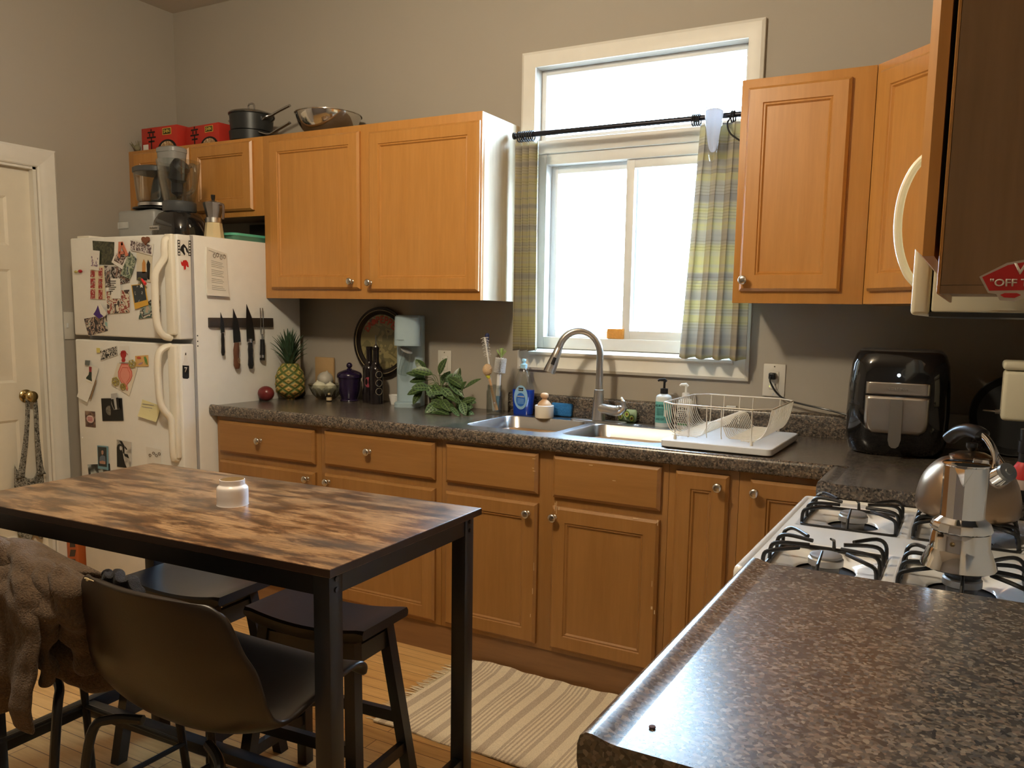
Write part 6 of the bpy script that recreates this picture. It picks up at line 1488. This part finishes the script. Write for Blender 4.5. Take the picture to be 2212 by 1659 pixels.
# ------------------------------------------------------------------ curtain rod, curtains, sill things
RODY, RODZ = -.062, 2.108
t = thing('curtain_rod', 'dark metal curtain rod across the window', 'curtain rod', (.27, RODY, RODZ))
rod_ = t
RODM = P('rod_metal', (.035,.035,.045), .35, .8)
mk(B().tube([(-.205,RODY,RODZ),(.812,RODY,RODZ)], .0105, 14), 'rod', RODM, t)
mk(B().lathe([(.0095,0),(.014,.003),(.014,.010),(.009,.013),(.0001,.014)], (-.2055,RODY,RODZ), 20, M=Matrix.Rotation(-PI/2,4,'Y')), 'end_cap', BLKM, t)
for x in (-.180, .790): mk(B().tube([(x,WY-.002,RODZ-.006),(x,RODY+.004,RODZ-.006)], .005, 8), 'bracket', RODM, t)
rg = B()
def ring(x, tilt=0): return [(x+tilt*.012*math.sin(2*PI*k/20), RODY+.0200*math.sin(2*PI*k/20), RODZ-.006+.0200*math.cos(2*PI*k/20)) for k in range(20)]
def add_ring(x, tilt=0, last=[None]):
    if last[0] is None: o = mk(B().tube(ring(x, tilt), .0028, 6, True), 'curtain_ring', BLKM); last[0] = (o, x)
    else:
        o = last[0][0].copy(); COL.objects.link(o); o.location.x = last[0][0].location.x + x-last[0][1]
    return tag(o, 'black curtain rings bunched at the left rod end' if x < .2 else 'black curtain rings above the right curtain', 'curtain ring', 'left curtain rings' if x < .2 else 'right curtain rings')
for i in range(7): add_ring(-.188+i*.011)
for x in (.575, .583, .592, .60, .725, .733): add_ring(x)
def curtain(x0t, x1t, x0b, x1b, zt, zb, folds, amp, label, ph=0, ov=.024):
    b = B()
    def f(u_, v_):
        v = 1-v_; xa = x0t+(x0b-x0t)*v; xb = x1t+(x1b-x1t)*v
        g = u_ + ov*(1.1-.4*v)*math.sin(u_*folds*2*PI*2+1.3)
        y = RODY + amp*(.55+.45*v)*math.sin(u_*folds*2*PI+ph+.5*v) + .004*math.sin(u_*23+v*3)
        return (xa+(xb-xa)*g, y, zt+(zb-zt)*v + .004*math.sin(u_*folds*2*PI+ph)*(v > .98))
    b.grid(f, 110, 40)
    o = mk(b, 'curtain', CURT, ang=180); mods(o, 0, .0012)
    return tag(o, label, 'curtain', 'short plaid window curtains')
curtain(-.212, -.095, -.212, -.082, 2.076, 1.200, 3.6, .030, 'narrow bunched plaid curtain at left side of the window', 0, .040)
curtain(.596, .812, .545, .812, 2.082, 1.196, 4.0, .021, 'wider plaid curtain at right side of the window', 1.0)
MILK, tm, bm_ = nt('milky_filling'); bm_.inputs['Base Color'].default_value = (.9,.91,.95,1)
tr_ = tm.nodes.new('ShaderNodeBsdfTranslucent'); tr_.inputs[0].default_value = (.95,.96,1,1); mx_ = tm.nodes.new('ShaderNodeMixShader'); mx_.inputs[0].default_value = .85
tm.links.new(bm_.outputs[0], mx_.inputs[1]); tm.links.new(tr_.outputs[0], mx_.inputs[2]); tm.links.new(mx_.outputs[0], tm.nodes['Material Output'].inputs[0])
t = thing('hanging_glass', 'hanging clear glass cone with white filling in front of right curtain', 'ornament', (.672, -.125, 1.94))
hc_ = (.672, -.118, 0)
mk(B().lathe(sprof([(.0001,1.930),(.008,1.934),(.014,1.955),(.022,2.00),(.031,2.06),(.036,2.13)], 4)+[(.0345,2.13)], hc_, 28), 'glass', glass_mat('ornament_glass', (.96,.97,.99), .02), t)
mk(B().lathe(sprof([(.0001,1.966),(.010,1.972),(.0185,2.00),(.0275,2.06),(.0325,2.115),(.0001,2.118)], 4), hc_, 28), 'white_filling', MILK, t)
b = B(); b.tube([(.640,-.118,2.129),(.672,-.085,2.15),(.672,RODY-.012,2.121)], .0012, 5); b.tube([(.704,-.118,2.129),(.680,-.085,2.15),(.672,RODY-.012,2.121)], .0012, 5); mk(b, 'hanging_wire', BLKM, t)
b = B(); b.tube(smooth([(.720,RODY-.004,2.098),(.716,RODY-.03,2.07),(.735,RODY-.05,2.03),(.775,RODY-.05,2.00),(.800,RODY-.04,1.985)], 5), .0032, 8)
mk(b, 'cord', BLKM, rod_)
b = B(); b.box(.186, .262, WY+.037, WY+.062, ZB+.0505, ZB+.094, .005, 3)
tag(mk(b, 'sponge', P('sponge_orange', (.75,.35,.08), .95, bmp=1, bs=240, var=.2, vs=150)), 'dried orange sponge on the window sash ledge', 'sponge')

# ------------------------------------------------------------------ table, candle
TZ = .865; TX0, TX1, TY0, TY1 = -.668, .528, -2.072, -1.492
t = thing('bar_table', 'counter-height table with rustic wood top and black metal frame', 'table', ((TX0+TX1)/2, (TY0+TY1)/2, 0), None, math.radians(2.2))
mk(B().box(TX0, TX1, TY0, TY1, TZ-.018, TZ, .0015), 'tabletop', TTOP, t)
mk(B().box(TX0-.0008, TX1+.0008, TY0-.0008, TY1+.0008, TZ-.0165, TZ-.0015), 'edge_band', P('dark_edge_band', (.030,.016,.011), .4), t)
ins, lw = .014, .040
fx0, fx1, fy0, fy1 = TX0+ins, TX1-ins, TY0+ins, TY1-ins
for x in (fx0, fx1-lw):
    for y in (fy0, fy1-lw): mk(B().box(x, x+lw, y, y+lw, 0, TZ-.0182, .0015), 'leg', BMETAL, t)
b = B()
for y in (fy0+.002, fy1-lw+.002): b.box(fx0+lw, fx1-lw, y, y+.025, TZ-.063, TZ-.0185)
for x in (fx0+.002, fx1-lw+.012): b.box(x, x+.025, fy0+lw, fy1-lw, TZ-.063, TZ-.0185)
mk(b, 'apron', BMETAL, t, sm=False)
for x in (fx0+.005, fx1-lw+.008): mk(B().box(x, x+.027, fy0+lw, fy1-lw, .168, .208, .001), 'foot_rail', BMETAL, t)
my_ = (fy0+fy1)/2
mk(B().box(fx0+.032, fx1-.032, my_-.018, my_+.018, .175, .205, .001), 'foot_rail', BMETAL, t)
for y in (fy0+.020, fy1-.020):
    for z in (TZ-.030, TZ-.052): mk(B().lathe([(.006,0),(.0055,.003),(.0001,.0036)], (fx1+.0002,y,z), 10, M=Matrix.Rotation(PI/2,4,'Y')), 'bolt', BLACK, t)
c = (-0.0317, -1.7730, 0.0409, 0.0630)
t = thing('candle', 'white ceramic candle jar with gold interior on the table', 'candle', (c[0], c[1], TZ))
k = .038
mk(B().lathe(sprof([(.0001,TZ),(.036,TZ),(k,TZ+.004),(k,TZ+.038),(.0360,TZ+.046),(.0315,TZ+.050),(.0305,TZ+.053),(.0305,TZ+.064)], 3)+[(.0288,TZ+.0645),(.0286,TZ+.043),(.0001,TZ+.042)], (c[0],c[1],0), 44), 'jar', P('pearl_ceramic', (.74,.69,.66), .25), t)
mk(B().lathe([(.0287,TZ+.0643),(.0282,TZ+.0625),(.0280,TZ+.0445),(.0001,TZ+.0435)], (c[0],c[1],0), 40), 'gold_lining', P('gold', (.75,.48,.12), .25, 1), t)
mk(B().lathe([(.0276,TZ+.0475),(.0001,TZ+.047)], (c[0],c[1],0), 32), 'wax', P('wax', (.80,.62,.32), .4), t)

# ------------------------------------------------------------------ saddle stools
def stool(cx, cy, h, label, rz=0):
    t = thing('saddle_stool', label, 'stool', (cx, cy, 0), 'black saddle stools', rz)
    L, W = .388, .205
    b = B()
    def zt(x): return h - .022 + .022*(2*x/L)**2
    N = 16
    rings = []
    for i in range(N+1):
        x = -L/2+L*i/N; z = zt(x); e_ = .006 if i in (0, N) else 0
        rings.append([(x,-W/2+.004,z-.034+e_),(x,-W/2,z-.028+e_),(x,-W/2,z-.006-e_),(x,-W/2+.006,z-e_*.5),(x,W/2-.006,z-e_*.5),(x,W/2,z-.006-e_),(x,W/2,z-.028+e_),(x,W/2-.004,z-.034+e_)])
    b.loft(rings); mk(b, 'seat', BWOOD, t, world=False)
    ht = h-.036
    tops = [(-L/2+.055,-W/2+.032),(L/2-.055,-W/2+.032),(L/2-.055,W/2-.032),(-L/2+.055,W/2-.032)]
    feet = [(-L/2+.002,-W/2-.03),(L/2-.002,-W/2-.03),(L/2-.002,W/2+.03),(-L/2+.002,W/2+.03)]
    def at_(i, z): u_ = 1-z/ht; return Vector((tops[i][0]+(feet[i][0]-tops[i][0])*u_, tops[i][1]+(feet[i][1]-tops[i][1])*u_, z))
    for i in range(4):
        a, c_ = at_(i, 0), at_(i, ht-.004)
        s_ = .016
        mk(B().loft([[a+Vector((x,y,0)) for x, y in ((-s_,-s_),(s_,-s_),(s_,s_),(-s_,s_))], [c_+Vector((x,y,0)) for x, y in ((-s_,-s_),(s_,-s_),(s_,s_),(-s_,s_))]]), 'leg', BWOOD, t, world=False, sm=False)
    def bar(i, j, z, hh, w, nm):
        p, q = at_(i, z), at_(j, z); d = (q-p).normalized(); n = Vector((-d.y, d.x, 0))
        mk(B().loft([[pp+n*w+Vector((0,0,-hh)), pp-n*w+Vector((0,0,-hh)), pp-n*w+Vector((0,0,hh)), pp+n*w+Vector((0,0,hh))] for pp in (p+d*.012, q-d*.012)]), nm, BWOOD, t, world=False, sm=False)
    for i, j in ((0,1),(3,2)): bar(i, j, ht-.050, .024, .009, 'apron'); bar(i, j, .24, .016, .009, 'stretcher')
    for i, j in ((1,2),(0,3)): bar(i, j, ht-.050, .024, .009, 'apron'); bar(i, j, .155, .016, .009, 'stretcher')
    return t
STH = .565
stool(.099, -1.583, STH, 'black saddle stool partly under the right half of table', .065)
stool(-.397, -1.597, STH, 'black saddle stool under the table nearest the fridge', .065)

# ------------------------------------------------------------------ bucket chairs
def chair(cx, yb, label, grp):
    """cx centre, yb y of the top of the backrest; faces +y"""
    t = thing('bucket_chair', label, 'chair', (cx, yb+.15, 0), grp)
    side = [(0,.812),(.004,.785),(.012,.72),(.024,.65),(.045,.575),(.080,.518),(.135,.496),(.21,.512),(.30,.542),(.365,.560),(.395,.554)]
    sd = smooth([(a, c, 0) for a, c in side], 5); n = len(sd)-1
    def f(u_, v_):
        k = v_*n; i = min(int(k), n-1); p = sd[i].lerp(sd[i+1], k-i)
        x = (u_-.5)*2; s = v_
        hw = .182+.092*math.sin(min(1, s/.45)*PI/2) if s < .45 else .274-.004*((s-.45)/.55)**2
        hw *= (1-.07*max(0, (s-.90)/.10)**2)
        xx = x*hw; ax2 = abs(x)
        back = max(0, 1-s/.42); seat = min(1, max(0, (s-.30)/.35))
        y = p.x + back*.040*ax2**2 + (1-seat)*(1-back)*.055*ax2**2.2 + (.020 if s > .95 else 0)*0
        z = p.y - (.016*ax2**4)*max(0, 1-s*9) + .060*ax2**2.4*math.sin(PI*min(1, max(0, (s-.22)/.78)))**.8 - max(0, (s-.9)/.1)*.012*ax2**4
        return (cx+xx, yb+y, z)
    b = B(); b.grid(f, 26, 44)
    o = mk(b, 'shell', LEATHER, t, ang=180); mods(o, 1, .014, 0)
    def leg(pts, nm='leg'): mk(B().tube(smooth(pts, 5), .0105, 10), nm, IRON, t)
    for s in (-1, 1):
        leg([(cx+s*.10,yb+.09,.482),(cx+s*.165,yb+.06,.480),(cx+s*.195,yb+.035,.45),(cx+s*.205,yb+.010,.28),(cx+s*.215,yb-.02,0)])
        leg([(cx+s*.10,yb+.27,.492),(cx+s*.165,yb+.30,.500),(cx+s*.190,yb+.325,.475),(cx+s*.200,yb+.345,.30),(cx+s*.215,yb+.37,0)])
        mk(B().tube([(cx+s*.208,yb+.003,.22),(cx+s*.208,yb+.352,.22)], .007, 8), 'side_rail', IRON, t)
    mk(B().tube([(cx-.208,yb+.352,.22),(cx+.208,yb+.352,.22)], .007, 8), 'foot_rail', IRON, t)
    mk(B().tube([(cx-.208,yb+.003,.26),(cx+.208,yb+.003,.26)], .007, 8), 'back_rail', IRON, t)
    return t, f
ch1, f1 = chair(.188, -2.222, 'dark leather bucket chair with chipped top corner', 'leather bucket chairs')
# pale worn spots on the leather
b = B(); random.seed(2)
WORN = P('worn_leather', (.62,.50,.28), .8)
for u0, v0, su, sv in ((.035,.012,.016,.012),(.075,.022,.030,.006),(.12,.026,.030,.004),(.10,.045,.018,.008),(.16,.020,.022,.004),(.055,.035,.012,.010)):
    pts = [Vector(f1(u0+1.3*su*math.cos(a)*random.uniform(.6,1.2), max(0, v0+1.7*sv*math.sin(a)*random.uniform(.5,1.2)))) for a in [2*PI*k/9 for k in range(9)]]
    b.poly([p+Vector((0,-.0090,.001)) for p in pts], (0,-.0012,0))
mk(b, 'worn_patches', WORN, ch1, sm=False)
ch2, f2 = chair(-.372, -2.190, 'bucket chair at far left covered by brown fleece', 'leather bucket chairs')
# dark fleece lying inside chair one
b = B()
def dk_(u_, v_):
    q = Vector(f1(.12+.40*u_, .004+.16*v_)); q.y += .024+.004*math.sin(u_*19); q.z += .016*math.sin(PI*u_)**.5+.004*math.sin(u_*17+1) - .004
    return q
b.grid(dk_, 40, 20); o = mk(b, 'dark_garment', DFLEECE, ang=180); mods(o, 1, .02)
tag(o, 'dark grey fleece garment folded over the inside of the near chair back', 'clothing')
# brown fleece jacket thrown over chair two
def drape(cx, yb):
    b = B()
    path = smooth([(-.105,.475,0),(-.110,.56,0),(-.100,.66,0),(-.082,.75,0),(-.055,.800,0),(-.010,.828,0),(.040,.822,0),(.075,.78,0),(.085,.71,0),(.100,.63,0),(.14,.575,0),(.22,.560,0)], 7)
    n = len(path)-1
    def f(u_, v_):
        k = v_*n; i = min(int(k), n-1); p = path[i].lerp(path[i+1], k-i); x = (u_-.5)*2
        w = .284+.010*math.sin(v_*7)
        out = 1-min(1, v_/.42)
        fold = (.022*math.sin(u_*13+v_*2.0)+.013*math.sin(u_*27+1.2+v_*4))*(.35+out)
        nz = noise.noise(Vector((u_*6, v_*8, 2)))*.022 + noise.noise(Vector((u_*18, v_*22, 5)))*.008
        y = p.x - fold - nz + abs(x)**3*.05
        z = p.y + nz*.6 - abs(x)**3*.06*math.exp(-((v_-.5)/.25)**2) + (1-v_)**4*(.045*math.sin(u_*8+.9) - .03)
        return (cx+x*w+.014*math.sin(v_*9+x), yb+y, z)
    b.grid(f, 80, 100)
    return b
t = thing('fleece_jacket', 'brown fleece jacket thrown over the far left chair back', 'jacket', (-.39, -2.19, .50))
o = mk(drape(-.372, -2.195), 'jacket_body', FLEECE, t, ang=180); mods(o, 1, .014)
def lump(name, pts, rad, sx=1, seed=0):
    b = B(); m = len(pts); pp = smooth(pts, 8); rads = []
    for i in range(len(pp)):
        k = i/8; a = min(int(k), m-2); rads.append(rad[a]+(rad[a+1]-rad[a])*(k-a))
    b.tube(pp, rads, 30, sx=sx)
    cc = {}
    b.bm.normal_update()
    for v in b.bm.verts:
        nn = noise.noise(v.co*11+Vector((seed,0,0)))*.020 + noise.noise(v.co*30)*.008 + .005*math.sin(v.co.z*95+v.co.x*40); cc[v] = v.normal*nn
    for v, d in cc.items(): v.co += d
    return mods(mk(b, name, FLEECE, t, ang=180), 1)
lump('sleeve', [(-0.195,-2.195,.790),(-0.135,-2.195,.775),(-0.095,-2.205,.735),(-0.100,-2.215,.69),(-0.110,-2.22,.64),(-0.108,-2.215,.59),(-0.115,-2.21,.55)], [.026,.038,.042,.036,.032,.026,.020], .8)
lump('hem_roll', [(-0.220,-2.16,.60),(-0.160,-2.14,.560),(-0.095,-2.11,.545),(-0.055,-2.07,.53)], [.035,.045,.040,.020], .8, 3)
lump('side_fold', [(-0.101, -2.19, 0.792), (-0.064, -2.185, 0.763), (-0.06, -2.175, 0.703), (-0.068, -2.16, 0.634), (-0.056, -2.14, 0.571)], [.026,.036,.036,.036,.028], .9, 9)
lump('hood', [(-0.470,-2.21,.795),(-0.380,-2.22,.815),(-0.290,-2.21,.812),(-0.210,-2.20,.790)], [.022,.032,.032,.022], 1.3, 6)

# ------------------------------------------------------------------ rug
RUX0, RUX1, RUY0, RUY1 = -.080, 1.150, -1.170, -.612
b = B()
def rg_(u_, v_):
    x = RUX0+(RUX1-RUX0)*u_; y = RUY0+(RUY1-RUY0)*v_
    return (x + .02*v_*0, y + .004*math.sin(x*24) + .003*math.sin(x*61)*(v_ > .9), .007 + .003*math.sin(x*13+y*9) + (.010*max(0, v_-.90)/.10)*(1+.15*math.sin(x*9)))
b.grid(rg_, 120, 40); r_ = bmesh.ops.extrude_face_region(b.bm, geom=b.bm.faces[:])
for v in r_['geom']:
    if isinstance(v, bmesh.types.BMVert): v.co.z = max(.0008, v.co.z-.005)
t = thing('rug', 'cream and taupe striped cotton rug in front of the sink cabinets', 'rug', (.5, -.9, 0))
mk(b, 'woven_field', RUG, t)
b = B(); random.seed(9)
for k in range(64):
    y = RUY0+.01+(RUY1-RUY0-.02)*k/63; a = random.uniform(-.5, .5); L = random.uniform(.035, .060)
    q = [Vector((RUX0+.004,y,.006))]
    for s in range(4): q.append(q[-1]+Vector((-L/4, math.sin(a)*.006+random.uniform(-.003,.003), -.0005)))
    b.tube(q, [.0024,.002,.0018,.0016,.0008], 5)
mk(b, 'fringe', P('cotton_fringe', (.72,.62,.45), .95), t)

# ------------------------------------------------------------------ left wall things
t = thing('light_switch', 'white switch plate on left wall half hidden by the fridge', 'switch', (XL, -.668, 1.255))
mk(B().box(XL+.0005, XL+.007, -.700, -.625, 1.185, 1.322, .003), 'cover_plate', P('outlet_white', (.72,.68,.60), .35), t)
mk(B().box(XL+.0072, XL+.013, -.668, -.658, 1.243, 1.266, .001), 'toggle', WHITE, t)
CAMO = P('patterned_fabric', (.20,.19,.16), .9)
def camo():
    m, tt, bb = nt('mottled_fabric'); v = mapping(tt)
    tt.links.new(ramp(tt, ntex(tt, v, 75, 3, .7, .5), [(.40,(.045,.042,.035)),(.48,(.16,.15,.12)),(.54,(.42,.40,.35)),(.60,(.09,.085,.07))], 'LINEAR'), bb.inputs['Base Color']); bb.inputs['Roughness'].default_value = .9; return m
CAMO = camo()
t = thing('hanging_bag', 'mottled grey patterned fabric bag hanging from the door knob', 'bag', (XL+.035, -.87, .9))
xk = XL+.010; ky = -.862
for s, y1 in ((-1, -.918), (1, -.838)):
    b = B(); pth = smooth([(xk, ky+s*.010, .932), (xk, ky+s*.017, .905), (xk, ky+s*.020, .84), (xk-.002, (ky+y1)/2+s*.008, .70), (xk-.006, y1+.004*s, .56), (xk-.008, y1+s*.012, .52)], 4)
    nn = len(pth)-1
    b.grid(lambda u_, v_: (lambda p: (p.x+.003*math.sin(u_*6), p.y+(u_-.5)*(.020+.024*v_**3), p.z))(pth[min(int(v_*nn), nn)]), 4, nn)
    o = mk(b, 'strap', CAMO, t, ang=180); mods(o, 0, .003)
b = B()
def bag(u_, v_):
    w = .062+.012*math.sin(v_*3); top_ = .585-.075*math.sin(PI*u_)**.6
    z = top_+(.215-top_)*v_ + .02*math.cos(u_*12)*(v_ > .9)
    return (XL-.020+.024*math.sin(PI*u_)+.006*math.sin(u_*14+v_*3), -.880+(u_-.5)*2*w*(1-.18*v_*0), z)
b.grid(bag, 30, 24); o = mk(b, 'bag_body', CAMO, t, ang=180); mods(o, 0, .004)
t = thing('orange_box', 'orange and black box between the door frame and fridge', 'box', (-2.35, -.72, 0))
mk(B().box(-2.418, -2.325, -.735, -.60, .0, .215, .003), 'carton', P('orange_carton', (.55,.13,.03), .5), t)
b = B()
for z0, z1, a in ((.03,.08,.006),(.085,.13,-.004),(.135,.19,.004)): b.poly([(-2.395+a,-.7355,z0),(-2.35+a,-.7355,z0+.008),(-2.345-a,-.7355,z1),(-2.385,-.7355,z1-.006)], (0,-.0006,0))
mk(b, 'dark_print', P('box_print', (.06,.035,.02), .5), t, sm=False)

# ------------------------------------------------------------------ light
def lamp(name, kind, loc, energy, col, size=None, rot=None, **k):
    L = bpy.data.lights.new(name, kind); L.energy = energy; L.color = col
    for a, v in k.items(): setattr(L, a, v)
    o = bpy.data.objects.new(name, L); COL.objects.link(o); o.location = loc
    if rot: o.rotation_euler = rot
    return o
lamp('ceiling_lamp', 'POINT', (.02, -2.15, 2.66), 78, (1.0, .86, .63), shadow_soft_size=.10)
lamp('window_portal', 'AREA', ((OX0+OX1)/2, WY+.19, (OZ0+OZ1)/2), 1, (1,1,1), rot=(PI/2, 0, 0), shape='RECTANGLE', size=OX1-OX0, size_y=OZ1-OZ0)
bpy.data.lights['window_portal'].cycles.is_portal = True
w = bpy.data.worlds.new('daylight'); S.world = w; w.use_nodes = True; wn = w.node_tree
bg = wn.nodes['Background']; bg.inputs[0].default_value = (.70, .85, 1.0, 1); bg.inputs[1].default_value = 44
tcw = wn.nodes.new('ShaderNodeTexCoord'); spw = wn.nodes.new('ShaderNodeSeparateXYZ'); wn.links.new(tcw.outputs['Generated'], spw.inputs[0])
mrw = wn.nodes.new('ShaderNodeMapRange'); mrw.inputs[1].default_value = -1; mrw.inputs[2].default_value = 1; wn.links.new(spw.outputs[2], mrw.inputs[0])
wn.links.new(ramp(wn, mrw.outputs[0], [(0,(.05,.055,.055)),(.40,(.10,.11,.11)),(.455,(.52,.68,.86)),(.60,(.54,.75,1.0)),(1,(.50,.73,1.0))]), bg.inputs[0])
S.cycles.use_denoising = True
try: S.cycles.denoiser = 'OPENIMAGEDENOISE'
except Exception: pass
S.cycles.max_bounces = 7; S.cycles.use_adaptive_sampling = True; S.cycles.adaptive_threshold = .025; S.cycles.diffuse_bounces = 3; S.cycles.transparent_max_bounces = 16; S.cycles.sample_clamp_indirect = 8
S.cycles.caustics_reflective = False; S.cycles.caustics_refractive = False
vs = S.view_settings; S.display_settings.display_device = 'sRGB'
vs.view_transform = 'Standard'; vs.look = 'None'; vs.exposure = 0.36; vs.gamma = 1; vs.use_curve_mapping = False
